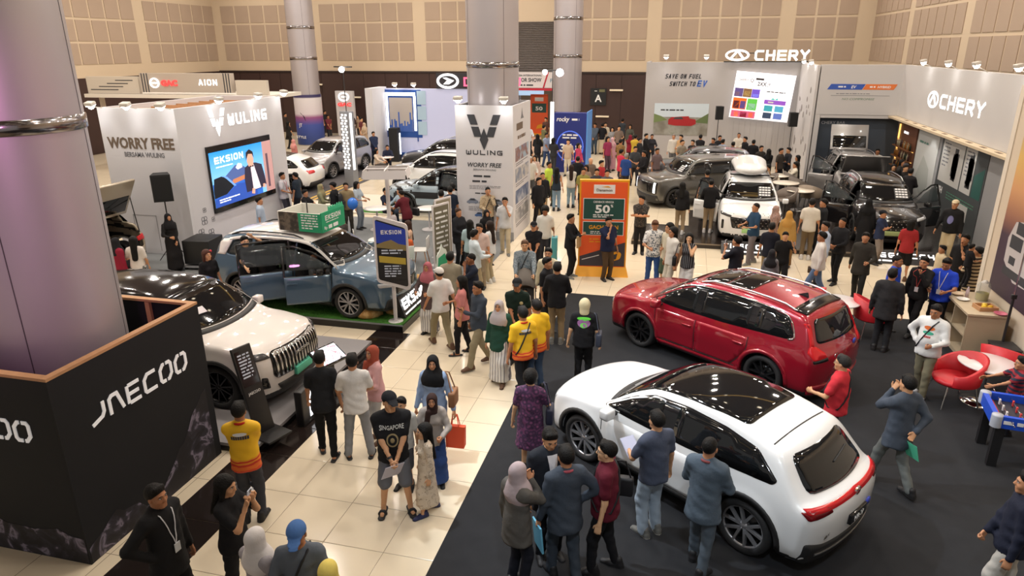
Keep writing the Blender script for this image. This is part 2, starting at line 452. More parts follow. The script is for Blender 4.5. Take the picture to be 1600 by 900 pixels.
# ------------------------------------------------------------------ the hall
BACK_Y, LEFT_X, RIGHT_X, CEIL_Z = 45.6, -33.0, 9.9, 11.6
BEIGE = mat('wall_plaster', hexc('c8b59c'), .8, var=.03, vscale=.4)
PANELBEIGE = mat('acoustic_panel', hexc('a89482'), .85, bump=.25, bscale=90, var=.05, vscale=1.2)
DARKWOOD = mat('dark_wood_wall', hexc('3a2622'), .55, var=.12, vscale=2)
FLOORJOINT = mat('tile_joint', hexc('8d7d68'), .6)
TILE = mat('cream_porcelain', hexc('e2d4bb'), .14, var=.04, vscale=1.5, spec=.45)
GRANITE = mat('dark_granite', hexc('231c1a'), .10, var=.35, vscale=30)
# floor: joint bed, then cream slabs 0.8 m apart, dark slabs along the stand edge
fl = struct('floor', MB().box((LEFT_X-.5, -3, -.30), (RIGHT_X+.5, BACK_Y+8, -.004)), FLOORJOINT, 'polished cream tile floor of the hall with dark border')
def slab_mesh(w, d, m):
  b = MB(); g = .004; e = .006
  vs = [(g, g, -.02), (w-g, g, -.02), (w-g, d-g, -.02), (g, d-g, -.02), (g, g, -.002), (w-g, g, -.002), (w-g, d-g, -.002), (g, d-g, -.002), (g+e, g+e, 0), (w-g-e, g+e, 0), (w-g-e, d-g-e, 0), (g+e, d-g-e, 0)]
  b.add(vs, [(0, 1, 5, 4), (1, 2, 6, 5), (2, 3, 7, 6), (3, 0, 4, 7), (4, 5, 9, 8), (5, 6, 10, 9), (6, 7, 11, 10), (7, 4, 8, 11), (8, 9, 10, 11)])
  return b.mesh('tile', m)
tile_me = slab_mesh(.8, .8, TILE); dark_me = slab_mesh(.8, .8, GRANITE)
X0, Y0 = -3.98, 6.25
near = []; far = MB()
for i in range(-36, 18):
  for j in range(-9, 50):
    x, y = X0+i*.8, Y0+j*.8
    if x > RIGHT_X or y > BACK_Y: continue
    aisle = -5.4 < x+.4 < -2.2 and 4.6 < y < 21
    cross = -2.6 < x+.4 < 8 and 15.2 < y < 21
    if aisle or cross: near.append((x, y))
    elif y > 4 or x < -6: far.add([(x+a, y+b, -.001) for a, b in ((.005, .005), (.795, .005), (.795, .795), (.005, .795))], [(0, 1, 2, 3)])
for x, y in near: link('tile', tile_me, fl, (x, y, 0))
fb = far.build('tile_field', TILE, fl); tag(fb, kind='stuff')
for j in range(0, 11): link('dark_tile', dark_me, fl, (-6.18, 3.85+j*.8, .003))
# black carpet of the car stand on the right
CARPET = mat('black_carpet', hexc('292a2d'), .92, bump=.4, bscale=300, var=.2, vscale=5, spec=.25)
struct('floor_carpet', MB().box((-2.54, -2, -.003), (6.3, 15.96, .008)), CARPET, 'black carpet under the red and white cars')
GREYCARPET = mat('grey_carpet', hexc('7f8284'), .9, bump=.3, bscale=250, var=.08, vscale=2, spec=.2)
struct('floor_mat', MB().box((-16.6, 14.6, -.003), (-5.05, 22.3, .007)), GREYCARPET, 'grey carpet of the lounge with white tables')
# walls: dark wood below 4.2 m, plaster with acoustic panels above
wb_ = struct('wall_back', MB().box((LEFT_X, BACK_Y, 4.2), (-11.7, BACK_Y+.3, CEIL_Z)).box((-7.4, BACK_Y, 4.2), (RIGHT_X, BACK_Y+.3, CEIL_Z)).box((-11.7, BACK_Y, 7.25), (-7.4, BACK_Y+.3, CEIL_Z)), BEIGE, 'beige back wall with rows of square acoustic panels')
wl_ = struct('wall_left', MB().box((LEFT_X-.3, -2, 4.2), (LEFT_X, BACK_Y+.3, CEIL_Z)), BEIGE, 'beige left wall with rows of square acoustic panels')
wr_ = struct('wall_right', MB().box((RIGHT_X, -2, 4.2), (RIGHT_X+.3, BACK_Y+.3, CEIL_Z)), BEIGE, 'beige right wall with rows of square acoustic panels')
struct('trim_1', MB().box((LEFT_X, BACK_Y-.06, 4.12), (-11.7, BACK_Y, 4.24)).box((-7.4, BACK_Y-.06, 4.12), (RIGHT_X, BACK_Y, 4.24)), mat('dark_ledge', hexc('2a1d1a'), .5), 'dark ledge between wood and plaster on the back wall')
pb = MB().box((0, 0, 0), (1.0, .035, 1.0)).mesh('acoustic_panel', PANELBEIGE)
def panel_cell(parent, loc, rz, w, h):
  o = link('acoustic_panel', pb, parent, loc, rz); o.scale = (w, 1, h)
def dark_wall(x0, x1):
  b = MB().box((x0, BACK_Y+.02, 0), (x1, BACK_Y+.3, 4.2)); return b
dw = struct('wall_wood_back', dark_wall(LEFT_X, -11.7).box((-7.4, BACK_Y+.02, 0), (RIGHT_X, BACK_Y+.3, 4.2)), mat('wood_joint', hexc('1f1412'), .7), 'dark brown wood panelling along the back wall')
wp = MB().box((.012, -.03, .02), (1.588, .0, 4.1)).mesh('wood_panel', DARKWOOD)
for k in range(27):
  x = LEFT_X+k*1.6
  if x+1.6 > RIGHT_X+.2: break
  if -13.2 < x < -7.4: continue
  link('wood_panel', wp, dw, (x, BACK_Y+.02, 0))
struct('wall_wood_left', MB().box((LEFT_X-.3, -2, 0), (LEFT_X, BACK_Y, 4.2)), DARKWOOD, 'dark brown wood panelling along the left wall')
struct('wall_wood_right', MB().box((RIGHT_X, -2, 0), (RIGHT_X+.3, BACK_Y, 4.2)), DARKWOOD, 'dark brown wood panelling along the right wall')
# acoustic panels: groups of cells with wider plain strips between
cw_, rh_ = 1.14, 1.24
for r in range(3):
  z = 4.93+r*rh_
  x = LEFT_X+.7; k = 0
  while x < RIGHT_X-1.2:
    if not (-12.8 < x < -7.3): panel_cell(wb_, (x, BACK_Y-.03, z), 0, cw_-.13, rh_-.14)
    k += 1; x += cw_ + (.75 if k % 6 == 0 else 0)
  y = BACK_Y-1.0; k = 0
  while y > 20:
    if y < 45: panel_cell(wr_, (RIGHT_X+.005, y, z), PI/2, cw_-.13, rh_-.14)
    if y > 28: panel_cell(wl_, (LEFT_X+.03, y, z), PI/2, cw_-.13, rh_-.14)
    k += 1; y -= cw_ + (.75 if k % 6 == 0 else 0)
# ceiling: dark soffit with lamps (seen only as reflections in the car roofs)
CEILM = mat('ceiling_brown', hexc('6a5444'), .8)
cl = struct('ceiling', MB().box((LEFT_X, -2, CEIL_Z), (RIGHT_X, BACK_Y, CEIL_Z+.3)), CEILM, 'brown ceiling of the hall')
lamp_me = MB().lathe([(.001, -.02), (.16, -.02), (.17, .04)], n=12).mesh('ceiling_lamp', glow('lamp_disc', (1, .85, .62), 14))
cove_m = glow('cove_light', (1.0, .62, .18), 2.2)
for i in range(9):
  for j in range(9):
    link('ceiling_lamp', lamp_me, cl, (-14+i*2.7, 1+j*2.9, CEIL_Z-.05))
for y in (6.5, 15.0, 24.0): box_obj('cove_strip', (-20, y, CEIL_Z-.10), (RIGHT_X-.5, y+.16, CEIL_Z-.04), cove_m, cl)
# roller shutter over the entrance and the rooms beyond it
sh_ = empty('roller_shutter', (-9.55, BACK_Y, 4.2), 0, 'grey metal roller shutter half down over the entrance', 'shutter')
SLAT = mat('shutter_slat', hexc('77706c'), .45, .6)
sl_me = MB().add([(-2.15, 0, 0), (2.15, 0, 0), (2.15, -.05, .05), (-2.15, -.05, .05), (2.15, 0, .105), (-2.15, 0, .105)], [(0, 1, 2, 3), (3, 2, 4, 5)]).mesh('slat', SLAT)
for k in range(29): link('slat', sl_me, sh_, (0, 0, k*.105))
box_obj('guide_rail', (-2.25, -.1, 0), (-2.12, .1, 3.05), mat('shutter_rail', hexc('5d5a58'), .5, .5), sh_)
box_obj('guide_rail', (2.12, -.1, 0), (2.25, .1, 3.05), MATS['shutter_rail'], sh_)
struct('wall_lobby', MB().box((-13, BACK_Y+7.5, 0), (-6, BACK_Y+7.8, 4.4)), mat('lobby_wall', hexc('d9c8b2'), .7), 'pale wall of the lobby behind the entrance')
# metal-clad round columns with joints and chrome bands
COLM = mat('column_metal', hexc('b4aeb2'), .38, .45, var=.04, vscale=.8)
BAND = mat('column_band', hexc('9a9698'), .16, 1.0)
def column(x, y, r, z0, bands, label, seams=(40, 130, 220, 310)):
  t = tag(empty('column', (x, y, 0), 0), label, 'column', None, 'structure')
  MB().lathe([(r, z0), (r, CEIL_Z)], n=64).build('cladding', COLM, t)
  for bz in bands: MB().lathe([(r+.001, bz-.085), (r+.018, bz-.075), (r+.018, bz+.075), (r+.001, bz+.085)], n=64).build('chrome_band', BAND, t)
  for a in seams:
    c, s = math.cos(R(a)), math.sin(R(a)); b = MB(); b.box((r-.01, -.006, z0), (r+.003, .006, CEIL_Z), Matrix.Rotation(R(a), 4, 'Z')); b.build('joint', mat('column_joint', hexc('4a4648'), .6), t)
  return t
column(-7.6, 6.47, .80, .2, (4.97, 8.4), 'huge silver metal column rising out of the black box', (-62, 28, 118, 208))
column(-23.0, 40.0, .80, 0, (5.15, 6.9), 'silver column with a car poster wrapped round its foot')
column(-5.95, 21.55, .80, 0, (5.25, 8.0), 'silver column above the white information box')
column(-6.75, 40.2, .80, 0, (2.2, 5.25, 7.2), 'silver column behind the dark blue banner')
# ------------------------------------------------------------------ cars (local axes: +x front, +y left, z up)
def spline(pts, n=6, closed=False):
  P = [np.array(p, float) for p in pts]; out = []; m = len(P)
  for i in range(m-1):
    p0, p1, p2, p3 = P[max(i-1, 0)], P[i], P[i+1], P[min(i+2, m-1)]
    for k in range(n):
      t = k/n; out.append(.5*((2*p1)+(p2-p0)*t+(2*p0-5*p1+4*p2-p3)*t*t+(3*p1-p0-3*p2+p3)*t**3))
  out.append(P[-1]); return out
def sdpoly(X, Z, poly):
  P = np.array(poly, float); d = np.full(np.broadcast(X, Z).shape, 1e9); ins = np.zeros(d.shape, bool)
  for i in range(len(P)):
    a, b = P[i], P[(i+1) % len(P)]; e = b-a; wx, wz = X-a[0], Z-a[1]
    t = np.clip((wx*e[0]+wz*e[1])/max(e @ e, 1e-12), 0, 1); d = np.minimum(d, (wx-e[0]*t)**2+(wz-e[1]*t)**2)
    if abs(e[1]) > 1e-12:
      c = (a[1] <= Z) != (b[1] <= Z); ins ^= c & (X < a[0]+(Z-a[1])/e[1]*e[0])
  d = np.sqrt(d); return np.where(ins, -d, d)
def round_poly(pts, r, n=3):
  out = []; m = len(pts)
  for i in range(m):
    p, a, b = Vector(pts[i]), Vector(pts[i-1]), Vector(pts[(i+1) % m])
    da, db = a-p, b-p; q = min(r, da.length*.45, db.length*.45)
    s, e = p+da.normalized()*q, p+db.normalized()*q
    for k in range(n+1):
      t = k/n; out.append(tuple(s*(1-t)**2+p*2*t*(1-t)+e*t*t))
  return out
def strip(pts, w):
  P = [Vector(p) for p in pts]; L = []; Rr = []
  for i in range(len(P)):
    d = (P[min(i+1, len(P)-1)]-P[max(i-1, 0)]).normalized(); n = Vector((-d.y, d.x))*w/2; L.append(tuple(P[i]+n)); Rr.append(tuple(P[i]-n))
  return L+Rr[::-1]
VIEW = {'L': (Vector((1, 0, 0)), Vector((0, 0, 1)), Vector((0, -1, 0))), 'R': (Vector((1, 0, 0)), Vector((0, 0, 1)), Vector((0, 1, 0))),
    'F': (Vector((0, 1, 0)), Vector((0, 0, 1)), Vector((-1, 0, 0))), 'B': (Vector((0, 1, 0)), Vector((0, 0, 1)), Vector((1, 0, 0))), 'T': (Vector((1, 0, 0)), Vector((0, 1, 0)), Vector((0, 0, -1)))}
def panel_data(bvh, poly, view, off=.004, thick=.02, res=.09, both=False):
  r, u, d = VIEW[view]; pts = []
  for i in range(len(poly)):
    a, b = Vector(poly[i]), Vector(poly[(i+1) % len(poly)]); m = max(1, int((b-a).length/res))
    for k in range(m): pts.append(a+(b-a)*k/m)
  nb = len(pts); P2 = np.array([tuple(p) for p in pts]); lo, hi = P2.min(0), P2.max(0)
  gx = np.arange(lo[0]+res/2, hi[0], res); gy = np.arange(lo[1]+res/2, hi[1], res); inner = []
  if len(gx) and len(gy):
    A, B = np.meshgrid(gx, gy); sd = sdpoly(A, B, P2); ok = sd < -res*.4; inner = [Vector((x, y)) for x, y in zip(A[ok], B[ok])]
  vs, es, fs, *_ = delaunay_2d_cdt(pts+inner, [], [list(range(nb))], 1, 1e-5)
  pos = []; nor = []
  for p in vs:
    o = r*p.x+u*p.y-d*5; h = bvh.ray_cast(o, d)
    if h[0] is None:
      q = bvh.find_nearest(r*p.x+u*p.y-d*.6); h = q
    n = h[1]; n = n if n.dot(d) < 0 else -n
    n = (n - d*.6).normalized(); pos.append(h[0]+n*off); nor.append(n)
  tri = []; bed = {}
  for f in fs:
    f = list(f); nn = (pos[f[1]]-pos[f[0]]).cross(pos[f[2]]-pos[f[0]])
    if nn.dot(d) > 0: f = f[::-1]
    tri.append(tuple(f))
    for i in range(3): bed[(f[i], f[(i+1) % 3])] = 1
  m = len(pos); V = pos+[p-n*thick for p, n in zip(pos, nor)]; F = list(tri)
  for (a, b) in bed:
    if (b, a) not in bed: F.append((b, a, a+m, b+m))
  if both: F += [tuple(i+m for i in f[::-1]) for f in tri]
  return V, F, len(tri)
def panel(car, name, poly, view, m, off=.004, thick=.02, res=.09, parent=None, both=False):
  bvh, root = car['bvh'], car['root']
  V, F, nt = panel_data(bvh, poly, view, off, thick, res, both)
  me = bpy.data.meshes.new(name); me.from_pydata([tuple(v) for v in V], [], F); me.polygons.foreach_set('use_smooth', [i < nt for i in range(len(F))]); me.materials.append(m); me.update()
  return link(name, me, parent or root)
def paint(name, c, metal=0.0, rough=.32): return mat('paint_' + name, c, rough, metal, coat=1.0)
GLASS = mat('car_glass', (.008, .009, .010), .04, 0, coat=.0, spec=.6)
GLOSSBLACK = mat('gloss_black', (.012, .012, .013), .10, spec=.5)
BLACKTRIM = mat('black_trim', (.018, .018, .019), .55)
CHROME = mat('chrome', (.75, .75, .76), .12, 1.0)
SATIN = mat('satin_silver', (.55, .55, .57), .3, 1.0)
TYRE = mat('tyre_rubber', (.016, .016, .017), .75, bump=.3, bscale=60)
REDLAMP = mat('red_lamp', (.45, .01, .015), .15, emit=.15, ecol=(1, .03, .03))
HEADLAMP = mat('head_lamp', (.55, .57, .60), .12, spec=.8)
SEATDARK = mat('dark_upholstery', (.025, .025, .028), .7)
TINTED = mat('tinted_glass', (.05, .06, .065), .03, alpha=.6)
WHEELS = {}
def wheel_meshes(r, style, w=.235):
  key = (round(r, 3), style)
  if key in WHEELS: return WHEELS[key]
  rr = r*.735; h = w/2
  t = MB(); t.lathe([(rr, -h*.8), (rr+.02, -h), (r-.03, -h*1.02), (r-.008, -h*.85), (r, -h*.55), (r, h*.55), (r-.008, h*.85), (r-.03, h*1.02), (rr+.02, h), (rr, h*.8), (rr-.01, 0), (rr, -h*.8)], n=36, axis='Y')
  bright = style in ('five', 'split', 'petal'); mm = mat('alloy_cut', (.46, .46, .48), .28, .75) if bright else mat('alloy_black', (.02, .02, .022), .25, .5)
  dark = mat('alloy_black', (.02, .02, .022), .25, .5)
  b = MB()      # barrel and disc
  b.lathe([(rr-.004, h*.75), (rr-.02, h*.6), (rr-.03, h*.1), (rr-.03, -h*.6)], n=36, axis='Y')
  b.lathe([(.001, h*.15), (rr*.8, h*.15), (rr*.8, 0), (.001, 0)], n=24, axis='Y')
  sp = MB(); sp.lathe([(rr+.004, h*.82), (rr-.012, h*.80), (rr-.016, h*.66)], n=36, axis='Y')
  sp.lathe([(.001, h*.70), (.05, h*.68), (.062, h*.5), (.062, h*.2)], n=16, axis='Y')
  n = {'five': 5, 'split': 5, 'petal': 6, 'dark': 5, 'darkten': 10, 'ten': 10}[style]
  for k in range(n):
    a = 2*PI*k/n+.2; forks = [(-.11, .25)] if n == 10 else [(-.17, .30), (.17, -.30)]
    if n == 10: forks = [(0, 0)]
    for da, tw in forks:
      M = Matrix.Rotation(a, 4, 'Y'); x0, x1 = .04, rr-.01; wd = .022 if n < 10 else .016
      off0, off1 = (da*.16, da*.34*rr/.24*1.2) if n < 10 else (0, 0)
      vs = [(x0, h*.45, off0-wd), (x0, h*.45, off0+wd), (x0, h*.72, off0+wd*.8), (x0, h*.72, off0-wd*.8), (x1, h*.5, off1-wd*.8), (x1, h*.5, off1+wd*.8), (x1, h*.82, off1+wd*.65), (x1, h*.82, off1-wd*.65)]
      sp.add([M @ Vector(p) for p in vs], [(0, 1, 2, 3), (7, 6, 5, 4), (0, 4, 5, 1), (1, 5, 6, 2), (2, 6, 7, 3), (3, 7, 4, 0)])
  WHEELS[key] = (t.mesh('wheel', TYRE), b.mesh('wheel_barrel', dark), sp.mesh('wheel_spokes', mm)); return WHEELS[key]
SUV_TOP = [(2.33, .26), (2.352, .50), (2.345, .72), (2.28, .92), (2.10, 1.005), (1.65, 1.075), (1.22, 1.13), (.78, 1.40), (.42, 1.585), (.05, 1.665), (-.5, 1.690), (-1.2, 1.670), (-1.75, 1.60), (-1.98, 1.53), (-2.12, 1.32), (-2.24, 1.08), (-2.32, .95), (-2.35, .72), (-2.33, .45), (-2.28, .28)]
HATCH_TOP = [(2.165, .24), (2.190, .45), (2.185, .66), (2.13, .86), (1.98, .95), (1.55, 1.025), (1.10, 1.085), (.66, 1.34), (.32, 1.495), (-.05, 1.565), (-.5, 1.590), (-1.0, 1.545), (-1.42, 1.455), (-1.62, 1.385), (-1.84, 1.17), (-2.0, 1.03), (-2.13, .965), (-2.19, .80), (-2.175, .50), (-2.12, .30)]
BOX_TOP = [(2.28, .30), (2.32, .55), (2.32, .80), (2.28, 1.02), (2.16, 1.10), (1.60, 1.15), (1.12, 1.18), (.86, 1.42), (.62, 1.66), (.35, 1.745), (-.5, 1.760), (-1.5, 1.745), (-2.05, 1.70), (-2.16, 1.60), (-2.22, 1.25), (-2.28, 1.05), (-2.30, .80), (-2.29, .50), (-2.24, .32)]
MPV_TOP = [(2.15, .26), (2.20, .48), (2.20, .72), (2.14, .93), (1.98, 1.02), (1.65, 1.09), (1.36, 1.15), (.86, 1.46), (.52, 1.62), (.1, 1.69), (-.6, 1.70), (-1.4, 1.675), (-1.86, 1.61), (-2.02, 1.53), (-2.12, 1.28), (-2.18, 1.06), (-2.21, .90), (-2.22, .66), (-2.20, .42), (-2.15, .28)]
TOPS = {'suv': (SUV_TOP, 4.704, 1.69, 1.0), 'hatch': (HATCH_TOP, 4.385, 1.59, .965), 'box': (BOX_TOP, 4.62, 1.76, 1.05), 'mpv': (MPV_TOP, 4.43, 1.70, 1.02)}
# side windows (x, z) per type: outline of the glass band, pillars where it is split
DLO = {'suv': ([(1.13, 1.10), (.66, 1.40), (.30, 1.545), (-.35, 1.585), (-1.20, 1.555), (-1.62, 1.48), (-1.80, 1.20), (-1.70, 1.14), (-.5, 1.085), (.6, 1.075)], (.06, -1.02)),
       'hatch': ([(1.00, 1.055), (.55, 1.325), (.22, 1.455), (-.30, 1.485), (-.85, 1.455), (-1.28, 1.375), (-1.60, 1.13), (-1.55, 1.07), (-.4, 1.025), (.5, 1.035)], (-.02, -.1)),
       'box': ([(1.00, 1.17), (.80, 1.42), (.60, 1.60), (.2, 1.635), (-1.0, 1.635), (-1.75, 1.60), (-1.95, 1.30), (-1.9, 1.22), (-.5, 1.155), (.6, 1.15)], (.10, -.95)),
       'mpv': ([(1.24, 1.13), (.78, 1.44), (.46, 1.575), (-.3, 1.60), (-1.3, 1.57), (-1.72, 1.49), (-1.92, 1.22), (-1.85, 1.13), (-.5, 1.09), (.6, 1.085)], (.14, -.92))}
def make_car(name, label, kind, L, W, Hh, wb, loc, rz, pm, fine=False, res=None, wr=.345, style='five', roofm=None, axle=0.0, cladding=True, open_doors=(), hollow=False, rails=None, front='plain', rear='bars',
             tailgate=None, hood_open=False, lamp=None, sunroof=None, pillars=None, z0=0.0, belt_trim=None, group=None, roof_color_side=False, plate=None, windshield=True, people=()):
  T, L0, H0, zb0 = TOPS[kind]; sx, sz = L/L0, Hh/H0; zb = zb0*sz
  root = empty(name, (loc[0], loc[1], z0), rz, label, 'car', group)
  top = [(x*sx, z*sz) for x, z in T]; sil = spline(top, 5); hw = W/2
  xf, xr = wb/2+axle, -wb/2+axle; Ra = wr+.062
  res = res or (.03 if fine else .06)
  lo = (-L/2-.1, -hw-.1, .12); hi = (L/2+.1, hw+.1, Hh+.12)
  f = Field(lo, hi, res); X = f.ax[0][:, None, None]; Y = np.abs(f.ax[1])[None, :, None]; Z = f.ax[2][None, None, :]
  ext = [tuple(p) for p in sil]; ext = [(ext[0][0]-.02, .19)]+ext+[(ext[-1][0]+.02, .20)]
  tx = np.arange(-L/2-.6, L/2+.6, .02); tz = np.arange(-.1, Hh+.5, .02); S2 = sdpoly(tx[:, None], tz[None, :], ext)
  xn = X/(L/2); bow = .17*(Y/.9)**2+.10*(Y/hw)**6
  xs = X+np.sign(X)*bow*np.clip(np.abs(xn)*1.25-.12, 0, 1)**1.5*np.where(X > 0, 1.0, .8); zs = Z+.075*Y**2*np.clip((Z-.7)/.3, 0, 1)
  a = np.clip((xs-tx[0])/.02, 0, len(tx)-2); b = np.clip((zs-tz[0])/.02, 0, len(tz)-2)
  a, b = np.broadcast_arrays(a, b); ia = a.astype(int); ib = b.astype(int); fa, fb = a-ia, b-ib
  S = S2[ia, ib]*(1-fa)*(1-fb)+S2[ia+1, ib]*fa*(1-fb)+S2[ia, ib+1]*(1-fa)*fb+S2[ia+1, ib+1]*fa*fb
  p = 1-.055*np.abs(xn)**3
  low = hw*p*(1-.05*((Z-.66)/.5)**2)-.05*np.clip((.42-Z)/.2, 0, 1)**2-.018*np.exp(-((Z-.52)/.09)**2)*np.clip(1-np.abs(X/(wb/2-.3))**6, 0, 1)
  upw = hw*p*.985-(.36 if kind != 'box' else .24)*(Z-zb)-.10*np.clip(Z-zb, 0, 1)**2
  h_ = np.clip(.5+.5*(upw-low)/.07, 0, 1); wv = upw+(low-upw)*h_-.07*h_*(1-h_)
  for xc in (xf, xr):
    rr = np.sqrt((X-xc)**2+(Z-wr)**2); wv = wv+.022*np.exp(-((rr-Ra-.03)/.07)**2)
  D = Y-wv; k = .075
  h_ = np.clip(.5-.5*(D-S)/k, 0, 1); F0 = D+(S-D)*h_+k*h_*(1-h_)
  f.F = F0; V, Q = f.surf(); bvh = BVHTree.FromPolygons([tuple(v) for v in V], [tuple(q) for q in Q])
  car = dict(bvh=bvh, root=root, hw=hw, L=L, H=Hh, sx=sx, sz=sz, xf=xf, xr=xr, wr=wr, Ra=Ra, zb=zb)
  dlo, pil = DLO[kind]; dlo = [(x*sx, z*sz) for x, z in dlo]; pil = pillars or tuple(x*sx for x in pil)
  def clip_x(poly, x0, x1):
    out = poly
    for sgn, c in ((1, x1), (-1, -x0)):
      res_ = []
      for i in range(len(out)):
        a, b = out[i-1], out[i]; da, db = sgn*a[0]-c, sgn*b[0]-c
        if (da <= 0) != (db <= 0): t = da/(da-db); res_.append((a[0]+(b[0]-a[0])*t, a[1]+(b[1]-a[1])*t))
        if db <= 0: res_.append(b)
      out = res_
    return out
  def shrink(poly, s):
    c = np.mean(poly, 0); q = []
    P = [Vector(p) for p in poly]; area = sum(P[i-1].x*P[i].y-P[i].x*P[i-1].y for i in range(len(P))); sg = 1 if area > 0 else -1
    for i in range(len(P)):
      d1 = (P[i]-P[i-1]).normalized(); d2 = (P[(i+1) % len(P)]-P[i]).normalized(); n1 = Vector((-d1.y, d1.x))*sg; n2 = Vector((-d2.y, d2.x))*sg; m = (n1+n2).normalized()
      q.append(tuple(P[i]+m*s/max(.4, m.dot(n1))))
    return q
  if len(pil) == 2 and abs(pil[0]-pil[1]) < .2: panes = [clip_x(dlo, pil[0]+.045, 9), clip_x(dlo, -9, pil[1]-.045)]
  else: panes = [clip_x(dlo, pil[0]+.04, 9), clip_x(dlo, pil[1]+.035, pil[0]-.04), clip_x(dlo, -9, pil[1]-.035)]
  panes = [round_poly(shrink(q, .028), .05) for q in panes]
  dz0 = .36*sz; xb = pil[0]; x1 = xf-Ra-.06+.12*sx; x2 = (pil[1] if pil[1] < xb-.3 else xr+.30)-.0
  def sidetop(x):
    zz = max(z for (xx, z) in [( (q[0]), q[1]) for q in dlo]); best = zb
    for i in range(len(dlo)):
      a, b = dlo[i-1], dlo[i]
      if min(a[0], b[0]) <= x <= max(a[0], b[0]) and abs(a[0]-b[0]) > 1e-6:
        best = max(best, a[1]+(b[1]-a[1])*(x-a[0])/(b[0]-a[0]))
    return best+.035
  fx = np.linspace(xb, x1, 9); rx = np.linspace(x2, xb-.012, 9)
  fdoor = [(x, sidetop(x)) for x in fx]+[(x1, zb-.08), (x1-.04, dz0), (xb, dz0)]
  arch = lambda x: max(dz0, wr+math.sqrt(max(0, (Ra+.09)**2-(x-xr)**2))) if abs(x-xr) < Ra+.09 else dz0
  rdoor = [(x, sidetop(x)) for x in rx]+[(x, arch(x)) for x in np.linspace(xb-.012, x2, 8)]
  car.update(fdoor=fdoor, rdoor=rdoor, panes=panes)
  for xc in (xf, xr):
    rr = np.sqrt((X-xc)**2+(Z-wr)**2)-Ra; well = np.maximum(rr, (hw-.34)-Y); f.F = np.maximum(f.F, -well)
  if hollow or open_doors or tailgate:
    cav = np.maximum(np.maximum(F0+.075, .42-Z), np.maximum(X-(1.15*sx), (-L/2+.16)-X)); f.F = np.maximum(f.F, -cav)
    Xg, Zg = f.ax[0][:, None], f.ax[2][None, :]; sidey = (hw*.45)-Y
    if hollow:
      for q in panes:
        sd = sdpoly(Xg, Zg, q)[:, None, :]; f.F = np.maximum(f.F, -np.maximum(sd, sidey))
    for side, dk, ang in open_doors:
      sd = sdpoly(Xg, Zg, fdoor if dk == 'f' else rdoor)[:, None, :]+.012
      sg = 1 if side == 'L' else -1; yy = sg*f.ax[1][None, :, None]; f.F = np.maximum(f.F, -np.maximum(sd, hw*.45-yy))
    if tailgate:
      op = np.maximum(np.maximum(X-(-L/2+.75*sx), Y-(hw-.20)), np.maximum(.62-Z, Z-(Hh-.13))); f.F = np.maximum(f.F, -op)
  if hood_open:
    bay = np.maximum(np.maximum(np.maximum((1.28*sx)-X, X-(L/2-.22)), Y-(hw-.22)), .55-Z); f.F = np.maximum(f.F, -bay)
  V, Q = f.surf()
  gx, gy, gz = np.gradient(f.F, res)
  body = np_mesh('body', V, Q, (pm, BLACKTRIM))
  ctr = V[Q].mean(1); n_lo = ctr[:, 2] < .30; inner = np.zeros(len(Q), bool)
  wel = np.zeros(len(Q), bool)
  for xc in (xf, xr): wel |= (np.hypot(ctr[:, 0]-xc, ctr[:, 2]-wr) < Ra+.02) & (np.abs(ctr[:, 1]) < hw-.06)
  if hollow or open_doors or tailgate or hood_open:
    gi = [np.clip(((ctr[:, i]-f.lo[i])/res).astype(int), 0, F0.shape[i]-1) for i in range(3)]; inner = F0[gi[0], gi[1], gi[2]] < -.05
  body.polygons.foreach_set('material_index', (n_lo | wel | inner).astype(np.int32))
  ij = np.clip((V-f.lo)/res, 0, np.array(f.F.shape)-1.001); i0 = ij.astype(int); fr = ij-i0; N = np.zeros_like(V)
  for da in (0, 1):
    for db in (0, 1):
      for dc in (0, 1):
        wgt = (fr[:, 0] if da else 1-fr[:, 0])*(fr[:, 1] if db else 1-fr[:, 1])*(fr[:, 2] if dc else 1-fr[:, 2])
        ix = (i0[:, 0]+da, i0[:, 1]+db, i0[:, 2]+dc); N += np.stack([gx[ix], gy[ix], gz[ix]], 1)*wgt[:, None]
  N /= np.linalg.norm(N, axis=1)[:, None]+1e-9
  body.normals_split_custom_set_from_vertices(N.tolist())
  link('body', body, root)
  od = {(s, d): a for s, d, a in open_doors}
  gm = TINTED if hollow else GLASS
  if not hollow:
    for sd in 'LR':
      if not any(k[0] == sd for k in od): panel(car, 'window_surround', round_poly(dlo, .06), sd, GLOSSBLACK, .003, .015, .12)
  if belt_trim is not None:
    for sd in 'LR': panel(car, 'window_trim', strip(spline([dlo[0]]+dlo[1:8], 3), .022), sd, belt_trim, .012, .02, .12)
  for sd in 'LR':
    for i, q in enumerate(panes):
      dk = 'f' if i == 0 else ('r' if i == 1 else None)
      if (sd, dk) in od: continue
      panel(car, 'side_window', q, sd, gm, .007 if not hollow else -.02, .012 if not hollow else .006, .12, both=hollow)
  cow, wt = None, None
  xc0, xc1 = {'suv': (1.17, .44), 'hatch': (1.05, .36), 'box': (1.08, .60), 'mpv': (1.30, .54)}[kind]; xc0 *= sx; xc1 *= sx
  yb, yt = hw*.80, hw*.66
  if windshield:
    ws = [(xc0-.05-.16*(t*t), yb*t) for t in np.linspace(1, -1, 11)]+[(xc1+.03-.06*(t*t), yt*t) for t in np.linspace(-1, 1, 11)]
    panel(car, 'windshield', ws, 'T', GLASS, .010, .02, .11)
    panel(car, 'wiper_cowl', [(xc0+.06-.16*(t*t), yb*t) for t in np.linspace(1, -1, 11)]+[(xc0-.03-.16*(t*t), yb*t) for t in np.linspace(-1, 1, 11)], 'T', BLACKTRIM, .008, .02, .11)
